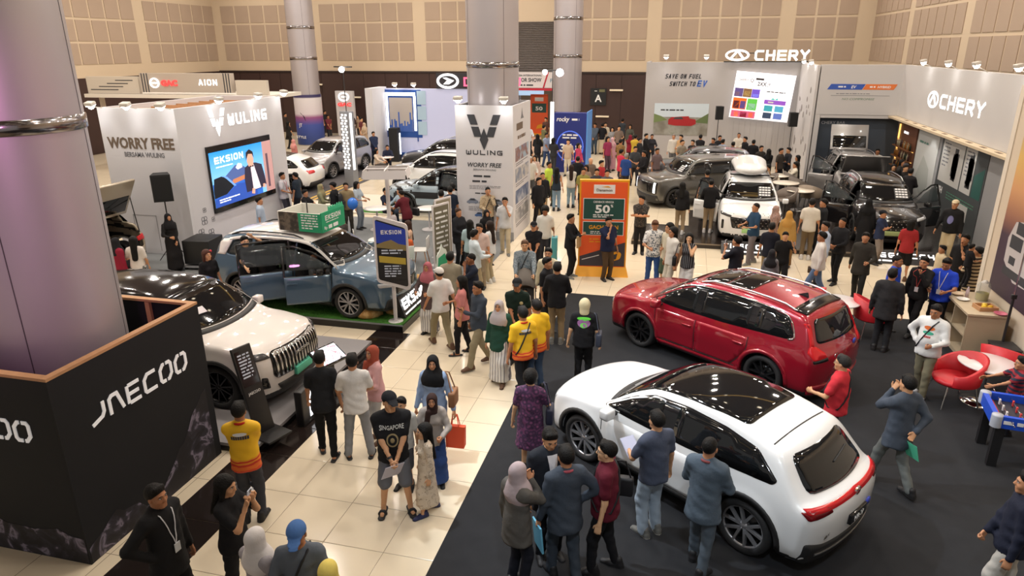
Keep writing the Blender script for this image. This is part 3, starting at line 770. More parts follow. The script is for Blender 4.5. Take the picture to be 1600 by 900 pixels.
  zr0, zr1 = {'suv': (1.13, 1.49), 'hatch': (1.03, 1.365), 'box': (1.20, 1.60), 'mpv': (1.13, 1.50)}[kind]; zr0 *= sz; zr1 *= sz
  if not tailgate:
    panel(car, 'rear_window', round_poly([(-hw*.72, zr0), (hw*.72, zr0), (hw*.62, zr1), (-hw*.62, zr1)], .09), 'B', GLASS, .006, .02, .09)
  if roofm is not None:
    xe = {'suv': -1.9, 'hatch': -1.05, 'box': -2.05, 'mpv': -1.95}[kind]*sx; yw = hw*(.66 if kind != 'box' else .74)
    panel(car, 'roof_panel', round_poly([(xc1, yw), (xc1+.03, 0), (xc1, -yw), (xe*.5, -yw*1.02), (xe, -yw*.93), (xe, yw*.93), (xe*.5, yw*1.02)], .08), 'T', roofm, .006, .03, .13)
  if sunroof:
    x0, x1_ = sunroof[0]*sx, sunroof[1]*sx; y_ = hw*.50; xm = (x0+x1_)/2
    panel(car, 'sunroof', round_poly([(x0, y_), (x0, -y_), (xm+.01, -y_), (xm+.01, y_)], .05), 'T', GLASS, .005, .02, .12); panel(car, 'sunroof', round_poly([(xm-.01, y_), (xm-.01, -y_), (x1_, -y_), (x1_, y_)], .05), 'T', GLASS, .005, .02, .12)
  if fine:
    for sd in 'LR':
      for dk, q in (('f', fdoor), ('r', rdoor)):
        if (sd, dk) in od: continue
        qq = [p_ for p_ in q]; d_ = panel(car, 'door', [(x, min(z, zb-.035*sz)) for x, z in clip_top(q, zb-.035*sz)], sd, pm, .0035, .012, .10)
        hx = min(x for x, z in q)+.17; hz = zb-.17*sz
        pt = raycast_side(bvh, hx, hz, sd); sg = 1 if sd == 'L' else -1
        hb = MB(); hb.rbox((hx-.10, pt.y-.01 if sg > 0 else pt.y-.035, hz-.018), (hx+.10, pt.y+.035 if sg > 0 else pt.y+.01, hz+.018), .012); hb.build('handle', pm, d_)
      segs = MB(); base = 0
      for line in ([(xb, dz0), (xb, zb-.03)], [(x1-.04, dz0), (x1, zb-.08), (x1-.01, zb-.02)], [(x, z) for x, z in rdoor[9:]]+[(x2, zb-.02)], [(x1-.04, dz0), (xb, dz0), (xr+Ra+.12, dz0)]):
        V_, F_, _n = panel_data(bvh, strip([p_ for p_ in line], .011), sd, .0055, .008, .14); segs.add(V_, F_)
      segs.build('door_seam', BLACKTRIM, root)
  if cladding:
    for sd in 'LR':
      for xc in (xf, xr):
        an = np.linspace(R(-8), R(188), 19); ring = [(xc+(Ra+.062)*math.cos(t), wr+(Ra+.062)*math.sin(t)) for t in an]+[(xc+(Ra-.006)*math.cos(t), wr+(Ra-.006)*math.sin(t)) for t in an[::-1]]
        panel(car, 'wheel_arch', ring, sd, BLACKTRIM if cladding is True else cladding, .008, .03, .12)
      panel(car, 'sill', [(xf-Ra-.04, .225), (xf-Ra-.03, .34*sz), (xr+Ra+.03, .34*sz), (xr+Ra+.04, .225)], sd, BLACKTRIM if cladding is True else cladding, .010, .03, .14)
  tm, bmz, spm = wheel_meshes(wr, style)
  for xc in (xf, xr):
    for sg in (1, -1):
      wo = link('wheel', tm, root, (xc, sg*(hw-.135), wr))
      if sg < 0: wo.rotation_euler = (0, 0, PI)
      link('wheel_barrel', bmz, wo); link('rim_spokes', spm, wo)
  for sg in (1, -1):
    if ('L' if sg > 0 else 'R', 'f') in od: continue
    mx, mz = xc0-.30*sx, zb+.10; m_ = MB(); m_.rbox((mx-.07, sg*(hw+.03)-.0, mz-.07), (mx+.08, sg*(hw+.21), mz+.075), .035) if sg > 0 else m_.rbox((mx-.07, -(hw+.21), mz-.07), (mx+.08, -(hw+.03), mz+.075), .035)
    o = m_.build('door_mirror', pm, root); b_ = MB(); b_.rbox((mx-.03, sg*hw*.93 if sg > 0 else -(hw+.06), mz-.06), (mx+.05, hw+.06 if sg > 0 else -hw*.93, mz-.02), .01); b_.build('mirror_arm', BLACKTRIM, o)
  if rails is not None:
    for sg in (1, -1):
      pts = []
      for t in np.linspace(0, 1, 9):
        x = (xc1-.25)*(1-t)+(-1.7*sx)*t; h = bvh.ray_cast(Vector((x, sg*hw*.64, 4)), Vector((0, 0, -1)))
        if h[0] is not None: pts.append(h[0]+Vector((0, 0, .045*min(1, 8*min(t, 1-t)))))
      MB().tube(pts, .018, 6).build('roof_rail', rails, root)
  if front == 'plain':
    for sg in (1, -1):
      y0, y1 = sg*hw*.52, sg*hw*.93; panel(car, 'headlight', round_poly([(y0, .70*sz), (y1, .76*sz), (y1, .85*sz), (y0, .79*sz)], .03), 'F', HEADLAMP, .006, .03, .06)
    panel(car, 'grille', round_poly([(-hw*.5, .52*sz), (hw*.5, .52*sz), (hw*.56, .76*sz), (-hw*.56, .76*sz)], .05), 'F', GLOSSBLACK, .005, .03, .08)
    panel(car, 'bumper', round_poly([(-hw*.85, .26), (hw*.85, .26), (hw*.78, .46*sz), (-hw*.78, .46*sz)], .05), 'F', BLACKTRIM, .008, .03, .1)
  if rear == 'bars':
    for sg in (1, -1):
      y0, y1 = sg*hw*.50, sg*hw*.90; panel(car, 'taillight', round_poly([(y0, .84*sz), (y1, .82*sz), (y1, .97*sz), (y0, .95*sz)], .03), 'B', REDLAMP, .008, .03, .06)
    panel(car, 'rear_bumper', round_poly([(-hw*.88, .25), (hw*.88, .25), (hw*.85, .46*sz), (-hw*.85, .46*sz)], .05), 'B', BLACKTRIM, .010, .03, .1)
  for sd, dk, ang in open_doors:
    q = fdoor if dk == 'f' else rdoor; sg = 1 if sd == 'L' else -1
    hx = x1 if dk == 'f' else xb-.012; pv = raycast_side(bvh, hx-.02, .7*sz, sd)
    V_, F_, nt = panel_data(bvh, clip_top(q, zb-.03), sd, .0, .09, .10, True); Rm = Matrix.Translation((hx, pv.y, 0)) @ Matrix.Rotation(R(-sg*ang), 4, 'Z') @ Matrix.Translation((-hx, -pv.y, 0))
    me = bpy.data.meshes.new('door'); me.from_pydata([tuple(Rm @ v) for v in V_], [], F_); me.materials.append(pm); me.materials.append(SEATDARK)
    me.polygons.foreach_set('material_index', [0 if i < nt else 1 for i in range(len(F_))]); me.polygons.foreach_set('use_smooth', [i < nt for i in range(len(F_))]); me.update(); do = link('door', me, root)
    wq = [p_ for p_ in q if p_[1] > zb-.05]; fr_ = MB(); pts = [(x, z-.015) for x, z in (q[:9])]
    pl = [pts[0]]+pts+[pts[-1]]; pl[0] = (pts[0][0], zb-.05); pl[-1] = (pts[-1][0], zb-.05); tp = []
    for x, z in pl:
      s_ = raycast_side(bvh, x, z, sd); tp.append(Rm @ (s_-Vector((0, sg*.03, 0))))
    fr_.tube(tp, .026, 6).build('window_frame', GLOSSBLACK, do)
    pane = panes[0] if dk == 'f' else panes[1]
    V_, F_, nt = panel_data(bvh, pane, sd, -.02, .006, .12, True); MB().add([Rm @ v for v in V_], F_, True).build('window_pane', TINTED, do)
    if dk == 'f':
      mx, mz = hx-.22, zb+.09; b_ = MB(); b_.rbox((mx-.07, (hw+.02) if sg > 0 else -(hw+.2), mz-.07), (mx+.08, (hw+.2) if sg > 0 else -(hw+.02), mz+.075), .035, None)
      b_.v = [tuple(Rm @ Vector(v)) for v in b_.v]; b_.build('door_mirror', GLOSSBLACK, do)
    hz = zb-.17*sz; hx2 = min(x for x, z in q)+.16; s_ = raycast_side(bvh, hx2, hz, sd); b_ = MB(); b_.rbox((hx2-.1, s_.y-.02, hz-.018), (hx2+.1, s_.y+.03*sg+.02, hz+.018), .01); b_.v = [tuple(Rm @ Vector(v)) for v in b_.v]; b_.build('handle', pm, do)
  if hollow or open_doors:
    for x in (.28*sx, -.72*sx):
      for y in (.38, -.38):
        st = MB(); st.rbox((x-.28, y-.25, .50), (x+.27, y+.25, .70), .06); M = Matrix.Translation((x-.27, y, .64)) @ Matrix.Rotation(R(-14), 4, 'Y'); st.rbox((-.09, -.24, 0), (.08, .24, .62), .06, M); st.rbox((-.06, -.12, .64), (.05, .12, .82), .05, M); st.build('seat', SEATDARK, root)
    sw = MB(); sw.tube([Vector((.62*sx+.05*math.sin(t), -.38+.18*math.cos(t), .98+.17*math.sin(t))) for t in [2*PI*i/14 for i in range(14)]], .016, 6, closed=True); sw.build('steering_wheel', BLACKTRIM, root)
    d_ = MB(); d_.rbox((.72*sx, -hw+.2, .72), (1.08*sx, hw-.2, 1.02*sz), .08); d_.build('dashboard', SEATDARK, root)
  if tailgate:
    ang = tailgate; hz_ = Hh-.12; hx_ = -L/2+.55*sx
    M = Matrix.Translation((hx_, 0, hz_)) @ Matrix.Rotation(R(ang), 4, 'Y')
    g_ = MB(); g_.rbox((-1.05, -hw+.22, -.05), (.02, hw-.22, .03), .03, M); go = g_.build('tailgate', pm, root)
    g_ = MB(); g_.rbox((-.58, -hw+.30, -.058), (-.08, hw-.30, .038), .02, M); g_.build('rear_window', GLASS, go)
    for sg in (1, -1):
      if rear != 'none': g_ = MB(); g_.rbox((-.80, sg*(hw-.42)-.16, .0), (-.66, sg*(hw-.42)+.16, .045), .01, M); g_.build('taillight', REDLAMP, go)
      g_ = MB(); g_.tube([M @ Vector((-.5, sg*(hw-.24), -.03)), (hx_-.35, sg*(hw-.22), hz_-.55)], .014, 6); g_.build('gas_strut', BLACKTRIM, go)
  if hood_open:
    M = Matrix.Translation((1.25*sx, 0, 1.12*sz)) @ Matrix.Rotation(R(-hood_open), 4, 'Y'); g_ = MB(); g_.rbox((0, -hw+.2, -.02), (.98*sx, hw-.2, .03), .03, M); ho = g_.build('hood', pm, root)
    g_ = MB(); g_.rbox((.9*sx+.45, -.45, .60), (.9*sx+1.0, .45, .92), .05); g_.build('engine', mat('engine_plastic', (.03, .03, .032), .4), root)
    g_ = MB(); g_.tube([(L/2-.3, hw-.3, .9), (1.25*sx+.55, hw-.28, 1.12*sz+.5)], .01, 5); g_.build('hood_prop', BLACKTRIM, ho)
  return car
def raycast_side(bvh, x, z, sd):
  sg = 1 if sd == 'L' else -1
  h = bvh.ray_cast(Vector((x, sg*4, z)), Vector((0, -sg, 0)))
  return h[0] if h[0] is not None else bvh.find_nearest(Vector((x, sg*.8, z)))[0]
def clip_top(poly, zc):
  out = []
  for i in range(len(poly)):
    a, b = poly[i-1], poly[i]
    if (a[1] <= zc) != (b[1] <= zc): t = (zc-a[1])/(b[1]-a[1]); out.append((a[0]+(b[0]-a[0])*t, zc))
    if b[1] <= zc: out.append(b)
  return out
def car_point(car, view, a, b):
  r, u, d = VIEW[view]; h = car['bvh'].ray_cast(r*a+u*b-d*5, d); return h[0] if h[0] is not None else car['bvh'].find_nearest(r*a+u*b-d*.6)[0]
# ------------------------------------------------------------------ the cars on show
WHITE = paint('pearl_white', hexc('e9ebec'), 0, .3)
hrv_rz = math.atan2(8.87-7.29, -1.10-1.12)
def place_lw(fx, fy, rx_, ry_, W):      # centre from the ground points of the two left wheels
  h = Vector((fx-rx_, fy-ry_)).normalized(); l = Vector((-h.y, h.x)); c = (Vector((fx, fy))+Vector((rx_, ry_)))/2-l*(W/2-.135); return c
c = place_lw(-1.10, 8.87, 1.12, 7.29, 1.79)
hrv = make_car('crossover_car', 'white crossover car with black panoramic roof and full-width red tail light', 'hatch', 4.385, 1.79, 1.59, 2.61, c, hrv_rz, WHITE, fine=True, res=.028, roofm=GLASS, axle=.03, style='five', rear='none', front='plain', z0=.008, wr=.36)
def P_(car, *a, **k): return panel(car, *a, **k)
hw = hrv['hw']
P_(hrv, 'light_bar', round_poly([(-.80, .905), (0, .93), (.80, .905), (.80, .955), (0, .985), (-.80, .955)], .01), 'B', REDLAMP, .012, .03, .06)
for s in (1, -1):
  P_(hrv, 'taillight', round_poly([(s*.50, .885), (s*.82, .845), (s*.835, .925), (s*.52, .945)], .02), 'B', mat('dark_red_lamp', (.18, .004, .008), .15), .010, .03, .06)
P_(hrv, 'bumper', round_poly([(-.80, .22), (.80, .22), (.83, .55), (.62, .50), (-.62, .50), (-.83, .55)], .05), 'B', BLACKTRIM, .012, .03, .08)
P_(hrv, 'chrome_strip', [(-.66, .33), (.66, .33), (.66, .365), (-.66, .365)], 'B', SATIN, .022, .02, .08)
pt = car_point(hrv, 'B', 0, .66)
pl = MB().rbox((pt.x-.03, -.20, .60), (pt.x+.02, .20, .73), .01).build('number_plate', GLOSSBLACK, hrv['root'])
text_obj('plate_text', frame((pt.x-.032, .0, .625), (0, -1, 0), (0, 0, 1)), 'HR-V', -.12, 0, .10, mat('white_print', (.85, .85, .85), .5), pl, depth=.004)
pt = car_point(hrv, 'B', 0, .955); b = MB(); Mb = frame((pt.x-.016, 0, .955), (0, -1, 0), (0, 0, 1)); ring_poly(b, 0, 0, .065, .05, .012, 0, .02, Mb, 20); stroke_poly(b, [(-.03, .035), (-.024, 0), (.024, 0), (.03, .035)], .012, 0, .02, Mb); stroke_poly(b, [(-.026, -.035), (-.022, 0)], .012, 0, .02, Mb); stroke_poly(b, [(.026, -.035), (.022, 0)], .012, 0, .02, Mb); b.build('badge', CHROME, hrv['root'])
pt = car_point(hrv, 'B', .55, .60); text_obj('model_name', frame((pt.x-.006, .66, .60), (0, -1, 0), (0, 0, 1)), 'HR-V', 0, 0, .055, CHROME, hrv['root'], depth=.006)
def sticker(car, y, z):
  pt = car_point(car, 'B', y, z); MB().lathe([(.001, -.012), (.05, -.012), (.052, 0)], (pt.x-.01, y, z), 16, 'X').build('price_sticker', mat('sticker_blue', hexc('4a5ad0'), .4), car['root'])
sticker(hrv, -.28, .70)
P_(hrv, 'spoiler_gap', [(-1.40, -.58), (-1.385, -.58), (-1.385, .58), (-1.40, .58)], 'T', BLACKTRIM, .003, .01, .12)
c = place_lw(-.56, 13.17, 1.63, 11.61, 1.866)
RED = paint('candy_red', hexc('980f26'), .25, .26)
crv = make_car('suv', 'glossy red family suv with silver roof rails and glass sunroof', 'suv', 4.704, 1.866, 1.685, 2.70, c, math.atan2(13.17-11.61, -.56-1.63), RED, fine=True, res=.029, style='dark', rails=SATIN, sunroof=(.25, -.75), belt_trim=CHROME, cladding=RED, rear='none', z0=.008, wr=.36)
for s in (1, -1):
  P_(crv, 'taillight', round_poly([(s*.725, 1.10), (s*.80, 1.08), (s*.715, 1.44), (s*.665, 1.43)], .015), 'B', REDLAMP, .012, .03, .06); P_(crv, 'taillight', round_poly([(s*.56, .92), (s*.82, .89), (s*.85, 1.0), (s*.80, 1.10), (s*.70, 1.10), (s*.58, .99)], .02), 'B', REDLAMP, .012, .03, .06); P_(crv, 'lamp_base', round_poly([(s*.54, .86), (s*.83, .84), (s*.83, .89), (s*.56, .92)], .01), 'B', GLOSSBLACK, .012, .03, .06)
P_(crv, 'bumper', round_poly([(-.82, .24), (.82, .24), (.84, .44), (-.84, .44)], .05), 'B', RED, .016, .03, .08)
P_(crv, 'diffuser', round_poly([(-.6, .23), (.6, .23), (.56, .32), (-.56, .32)], .03), 'B', BLACKTRIM, .026, .02, .08)
pt = car_point(crv, 'B', 0, 1.0); text_obj('model_name', frame((pt.x-.012, .38, .86), (0, -1, 0), (0, 0, 1)), 'CR-V', .0, 0, .11, CHROME, crv['root'], depth=.008)
sticker(crv, -.32, .98)
P_(crv, 'rear_spoiler', round_poly([(-1.86, -.60), (-1.62, -.62), (-1.62, .62), (-1.86, .60)], .04), 'T', GLOSSBLACK, .02, .03, .1)
b = MB(); pt = car_point(crv, 'T', -1.45, 0); b.add([(-1.56, -.02, pt.z-.01), (-1.56, .02, pt.z-.01), (-1.34, .0, pt.z), (-1.54, .0, pt.z+.085)], [(0, 1, 3), (1, 2, 3), (2, 0, 3)]); b.build('shark_fin', GLOSSBLACK, crv['root'])
for car_ in (crv, hrv):
  pt = car_point(car_, 'B', .0, 1.16); b = MB(); b.tube([car_point(car_, 'B', y, z)+Vector((-.02, 0, 0)) for y, z in ((.0, 1.18), (-.2, 1.20), (-.42, 1.21))], .010, 5); b.build('rear_wiper', BLACKTRIM, car_['root'])
# white suv with black roof and vertical-bar grille, on the low plinth by the black box
jae = make_car('suv', 'large white suv with black roof and bright vertical bar grille', 'suv', 4.82, 1.93, 1.80, 2.82, (-8.50, 9.60), R(-1), paint('ivory', hexc('ded8d4'), 0, .3), fine=True, res=.033, roofm=GLOSSBLACK, style='ten', front='none', z0=.15, wr=.38)
jb = jae
gr = P_(jb, 'grille', round_poly([(-.60, .52), (.60, .52), (.68, .60), (.66, .94), (.58, .985), (-.58, .985), (-.66, .94), (-.68, .60)], .05), 'F', GLOSSBLACK, .006, .03, .08)
for k in range(15):
  y = -.60+k*.0857
  b = P_(jb, 'grille_bar', [(y-.017, .55), (y+.017, .55), (y+.017, .96), (y-.017, .96)], 'F', CHROME, .035, .03, .10, gr)
for s in (1, -1): P_(jb, 'headlight', round_poly([(s*.66, .90), (s*.90, .90), (s*.905, 1.0), (s*.70, .985)], .02), 'F', mat('smoked_lamp', (.05, .05, .055), .1), .010, .03, .06)
P_(jb, 'lower_intake', round_poly([(-.55, .30), (.55, .30), (.62, .42), (-.62, .42)], .03), 'F', BLACKTRIM, .010, .03, .08)
for s in (1, -1): P_(jb, 'side_intake', round_poly([(s*.74, .40), (s*.88, .42), (s*.86, .62), (s*.78, .60)], .02), 'F', GLOSSBLACK, .010, .03, .06)
pt = car_point(jb, 'F', 0, .50); pl = MB().rbox((pt.x-.01, -.24, .42), (pt.x+.05, .24, .56), .01).build('number_plate', mat('plate_green', hexc('57c2a2'), .4), jb['root'])
pt = car_point(jb, 'F', 0, .82); text_obj('maker_name', frame((pt.x+.045, -.2, .79), (0, 1, 0), (0, 0, 1)), 'JAECOO', 0, 0, .07, SATIN, jb['root'], depth=.01, width=.4)
pt = car_point(jb, 'T', .95, -.3); Mq = frame((.85, -.52, car_point(jb, 'T', .85, -.52).z+.012), (0.3, 1, 0), (-.8, .2, .55)); quad_obj('price_sheet', Mq, 0, 0, .22, .14, mat('paper', hexc('d8d6d8'), .7), jb['root'], 0, .004)
# blue suv with white roof on green turf, right-hand doors open
BLUE = paint('slate_blue', hexc('4a6379'), .35, .3)
wroof = paint('roof_white', hexc('e8e6e2'), 0, .35)
eks = make_car('suv', 'slate blue suv with white roof and two open doors on green turf', 'suv', 4.745, 1.85, 1.70, 2.75, (-8.13, 13.74), R(-4.6), BLUE, fine=True, res=.033, roofm=wroof, style='petal', hollow=True, open_doors=(('R', 'f', 32), ('R', 'r', 40)), z0=.182, rails=BLACKTRIM, wr=.35)
for s in 'LR': P_(eks, 'roof_pillar', strip(spline([(1.16, 1.10), (.70, 1.41), (.32, 1.565), (-.35, 1.605), (-1.2, 1.575), (-1.7, 1.50)], 3), .06), s, wroof, .008, .02, .1)
P_(eks, 'rear_pillar', [(-1.98, 1.47), (-1.60, 1.53), (-1.78, 1.16), (-2.1, 1.16)], 'R', wroof, .008, .02, .1); P_(eks, 'rear_pillar', [(-1.98, 1.47), (-1.60, 1.53), (-1.78, 1.16), (-2.1, 1.16)], 'L', wroof, .008, .02, .1)
# cars further back
bei = make_car('suv', 'beige suv with raised tailgate behind the silver column', 'suv', 4.5, 1.82, 1.68, 2.65, (-16.45, 14.72), R(180), paint('sand', hexc('b5a894'), .4), tailgate=62, rear='bars', rails=BLACKTRIM)
make_car('sedan', 'white car with lit orange tail light beside the white booth wall', 'hatch', 4.5, 1.8, 1.52, 2.65, (-17.3, 26.45), R(186), paint('pearl_white', hexc('e9ebec')), style='dark', roofm=GLOSSBLACK)
mpv = make_car('minivan', 'silver people carrier with wide windscreen near the pattern pylon', 'mpv', 4.45, 1.75, 1.70, 2.75, (-16.45, 30.6), R(-97), paint('silver', hexc('a9a9ad'), .6, .3), style='five')
ev = make_car('electric_car', 'pale blue electric car with black roof by the white round tables', 'suv', 4.4, 1.82, 1.60, 2.70, (-8.4, 23.9), R(180), paint('pale_blue', hexc('a9bac4'), .1), roofm=GLOSSBLACK, style='dark', z0=.05, open_doors=(('L', 'r', 30),), front='plain')
make_car('suv', 'white suv with dark roof rails behind the pale blue car', 'suv', 4.6, 1.85, 1.72, 2.7, (-9.9, 27.4), R(178), paint('pearl_white', hexc('e9ebec')), rails=BLACKTRIM, style='dark', roofm=None)
make_car('suv', 'black car furthest back beside the blue lit booth', 'suv', 4.6, 1.85, 1.74, 2.7, (-10.8, 31.3), R(180), paint('black', hexc('131315')), rails=SATIN, style='dark')
CHZ = .15
box_car = make_car('off_road_car', 'boxy dark grey off-road car with white daytime lamp strips', 'box', 4.62, 1.91, 1.78, 2.715, (.55, 27.7), R(208), paint('gunmetal', hexc('5d5b57'), .5, .3), res=.04, style='dark', z0=0, front='none', wr=.37)
P_(box_car, 'grille', round_poly([(-.86, .55), (.86, .55), (.86, .98), (-.86, .98)], .04), 'F', GLOSSBLACK, .010, .03, .1)
for s in (1, -1): P_(box_car, 'daytime_lamp', round_poly([(s*.72, .58), (s*.80, .58), (s*.80, .96), (s*.72, .96)], .01), 'F', glow('daytime_white', (1, 1, 1), 3), .02, .03, .08)
P_(box_car, 'bumper', round_poly([(-.88, .27), (.88, .27), (.88, .50), (-.88, .50)], .04), 'F', BLACKTRIM, .02, .03, .1)
make_car('suv', 'dark silver car behind the boxy off-road car', 'suv', 4.5, 1.84, 1.66, 2.67, (.7, 31.3), R(181), paint('graphite', hexc('4e4d50'), .5), style='dark', z0=0)
tig = make_car('suv', 'white suv with a roof box facing the aisle', 'suv', 4.5, 1.84, 1.68, 2.67, (2.08, 23.15), R(-91), paint('pearl_white', hexc('e9ebec')), res=.036, style='dark', z0=CHZ, front='none', rails=SATIN, open_doors=(('R', 'f', 55),))
gr = P_(tig, 'grille', round_poly([(-.52, .50), (.52, .50), (.60, .82), (-.60, .82)], .05), 'F', GLOSSBLACK, .010, .03, .1)
for k in range(7):
  for j in range(4):
    y, z = -.42+k*.14+(j % 2)*.05, .54+j*.075; pt = car_point(tig, 'F', y, z); MB().box((pt.x, y-.014, z-.010), (pt.x+.03, y+.014, z+.010)).build('grille_stud', SATIN, gr)
for s in (1, -1):
  P_(tig, 'headlight', round_poly([(s*.56, .80), (s*.86, .86), (s*.86, .93), (s*.56, .87)], .02), 'F', mat('smoked_lamp', (.05, .05, .055), .1), .012, .03, .08)
  P_(tig, 'fog_lamp', round_poly([(s*.76, .45), (s*.82, .45), (s*.82, .72), (s*.76, .72)], .02), 'F', GLOSSBLACK, .012, .03, .08)
pt = car_point(tig, 'F', 0, .45); MB().rbox((pt.x-.01, -.24, .38), (pt.x+.04, .24, .52), .01).build('number_plate', mat('plate_lime', hexc('a9d88a'), .4), tig['root'])
rb = empty('roof_box', (0, 0, 0), 0, 'white roof box strapped on the white suv', 'roof box'); rb.location = (2.08, 23.75, CHZ+1.74); rb.rotation_euler = (0, 0, R(-91))
f = Field((-1.3, -.7, -.3), (1.3, .7, .6), .05); f.cap((-.62, 0, .20), (.58, 0, .18), .56, .50, .05, side=(0, 1, 0), e0=.42, e1=.38); V_, Q_ = f.surf(); link('box_shell', np_mesh('box_shell', V_, Q_, (MATS['paint_pearl_white'],)), rb)
box_obj('roof_bar', (-.5, -.6, -.06), (-.42, .6, -.02), BLACKTRIM, rb); box_obj('roof_bar', (.42, -.6, -.06), (.5, .6, -.02), BLACKTRIM, rb)
BLK = paint('deep_black', hexc('17161a'), .3, .25)
csh = make_car('suv', 'glossy black suv with doors wide open facing the aisle', 'suv', 4.72, 1.86, 1.70, 2.71, (6.02, 23.7), R(-91), BLK, res=.036, style='dark', z0=CHZ, front='none', rails=SATIN, open_doors=(('L', 'f', 55), ('R', 'f', 60)), roofm=GLOSSBLACK)
gr = P_(csh, 'grille', round_poly([(-.56, .55), (.56, .55), (.66, .92), (-.66, .92)], .05), 'F', GLOSSBLACK, .010, .03, .1)
for k in range(8):
  for j in range(4):
    y, z = -.46+k*.13+(j % 2)*.05, .60+j*.08; pt = car_point(csh, 'F', y, z); MB().box((pt.x, y-.012, z-.010), (pt.x+.03, y+.012, z+.010)).build('grille_stud', SATIN, gr)
pt = car_point(csh, 'F', 0, .48); MB().rbox((pt.x-.01, -.26, .42), (pt.x+.04, .26, .55), .01).build('number_plate', mat('plate_pale_green', hexc('a8b87c'), .5), csh['root'])
for s in (1, -1): P_(csh, 'headlight', round_poly([(s*.60, .84), (s*.88, .90), (s*.88, .96), (s*.60, .92)], .02), 'F', HEADLAMP, .012, .03, .08)
sil = make_car('suv', 'silver suv with hood and tailgate raised in front of the bar', 'suv', 4.6, 1.86, 1.70, 2.71, (6.45, 29.2), R(-91), paint('silver2', hexc('8f8d8c'), .6, .3), res=.05, style='dark', z0=CHZ, rear='none', tailgate=66, hood_open=48, rails=SATIN, open_doors=(('R', 'f', 60),))
# lettered price boards behind the windscreens
def wind_board(car, x, y, w, h, rows=4):
  pt = car_point(car, 'T', x, y); p2 = car_point(car, 'T', x-.2, y); up = (p2-pt).normalized(); M = frame(pt+Vector((0, 0, .02)), (0, 1, 0), up)
  q = quad_obj('windscreen_board', M, -w/2, 0, w/2, h, mat('board_dark', hexc('242426'), .5), car['root'], 0, .006)
  b = MB()
  for r in range(rows):
    for k in range(4): b.box((-w/2+.03+k*w/4.2, .04+r*h/rows, .006), (-w/2+.03+k*w/4.2+w/5.2, .04+r*h/rows+h/rows*.55, .010), M)
  b.build('board_print', mat('print_white', (.72, .72, .72), .6), q)
wind_board(tig, .98, .40, .36, .42); wind_board(csh, 1.02, .42, .36, .42); wind_board(box_car, 1.02, .40, .36, .30)
# ------------------------------------------------------------------ stands, signs, screens
SIGNWHITE = mat('booth_white', hexc('d0cfd4'), .65, var=.02, vscale=.6)
SIGNGREY = mat('booth_grey', hexc('b9b6b6'), .7, var=.02, vscale=.5)
TIMBER = mat('raw_timber', hexc('b98c63'), .7, var=.18, vscale=9)
MATTBLACK = mat('matt_black_board', hexc('1b1c20'), .75, var=.15, vscale=.8, spec=.3)
LITWHITE = glow('lit_white_letters', (1, 1, 1), 1.6)
DIMWHITE = mat('white_letters', hexc('e4e2e4'), .5, emit=.25, ecol=(1, 1, 1))
DARKINK = mat('dark_ink', hexc('3a3c42'), .6)
BROWNINK = mat('brown_ink', hexc('6a5a4c'), .6)
GREYINK = mat('grey_ink', hexc('75767c'), .7)
BLUEINK = mat('blue_ink', hexc('2f5db0'), .6)
LAMPGLOW = glow('flood_lens', (1, .98, .94), 25)
LAMPBODY = mat('lamp_housing', hexc('c9c4bc'), .4)
def flood(loc, aim, label, arm=.35, group=None, reach=.42):
  t = empty('flood_lamp', loc, 0, label, 'lamp', group)
  d = (Vector(aim)-Vector(loc)).normalized(); q = d.to_track_quat('-Z', 'Y').to_matrix().to_4x4()
  hd = Vector((aim[0]-loc[0], aim[1]-loc[1], 0)).normalized()*reach; MB().tube([(0, 0, 0), (0, 0, -.05), (hd.x, hd.y, -arm)], .014, 6).build('arm', LAMPBODY, t)
  b = MB(); b.rbox((-.13, -.09, -.03), (.13, .09, .07), .02); b.v = [tuple(q @ Vector(v)) for v in b.v]; b.build('housing', LAMPBODY, t)
  b = MB(); b.box((-.11, -.07, -.042), (.11, .07, -.031)); b.v = [tuple(q @ Vector(v)) for v in b.v]; b.build('lens', LAMPGLOW, t); MB().ball(tuple(d*.05), .085, 10, 6).build('glare_ball', LAMPGLOW, t)  # glowing ball added over the lens to imitate its glare
  return t
def flood_light(loc, aim, power):
  spot_light('flood_beam', Vector(loc)+(Vector(aim)-Vector(loc)).normalized()*.12, aim, power, (1, .97, .93), 110, .8, .08)

# ---- black box round the column, raw timber on its rim
t = empty('sign_box', (-7.6, 6.5, 0), 0, 'black square box with raw timber rim around the near column', 'booth')
def loc_box(n, a, b, m, p=t, r=0): return box_obj(n, (a[0]+7.6, a[1]-6.5, a[2]), (b[0]+7.6, b[1]-6.5, b[2]), m, p, r)
bx0, bx1, by0, by1, bz = -8.75, -6.45, 5.24, 7.7, 2.4
loc_box('side_board', (bx1-.03, by0, 0), (bx1, by1, bz), MATTBLACK); loc_box('front_board', (bx0, by0, 0), (bx1-.031, by0+.03, bz), MATTBLACK)
loc_box('back_board', (bx0, by1-.03, 0), (bx1-.031, by1, bz), MATTBLACK); loc_box('left_board', (bx0, by0+.031, 0), (bx0+.03, by1-.031, bz), MATTBLACK)
for a, b in (((bx1-.085, by0, bz), (bx1+.002, by1, bz+.035)), ((bx0, by0, bz), (bx1-.087, by0+.09, bz+.035)), ((bx0, by1-.09, bz), (bx1-.087, by1, bz+.035)), ((bx0, by0+.09, bz), (bx0+.09, by1-.09, bz+.035))): loc_box('rim_timber', a, b, TIMBER)
for k in range(4): loc_box('stud', (bx1-.085, by0+.3+k*.55, .1), (bx1-.035, by0+.37+k*.55, bz-.01), TIMBER); loc_box('stud', (bx0+.3+k*.6, by1-.085, .1), (bx0+.37+k*.6, by1-.035, bz-.01), TIMBER)
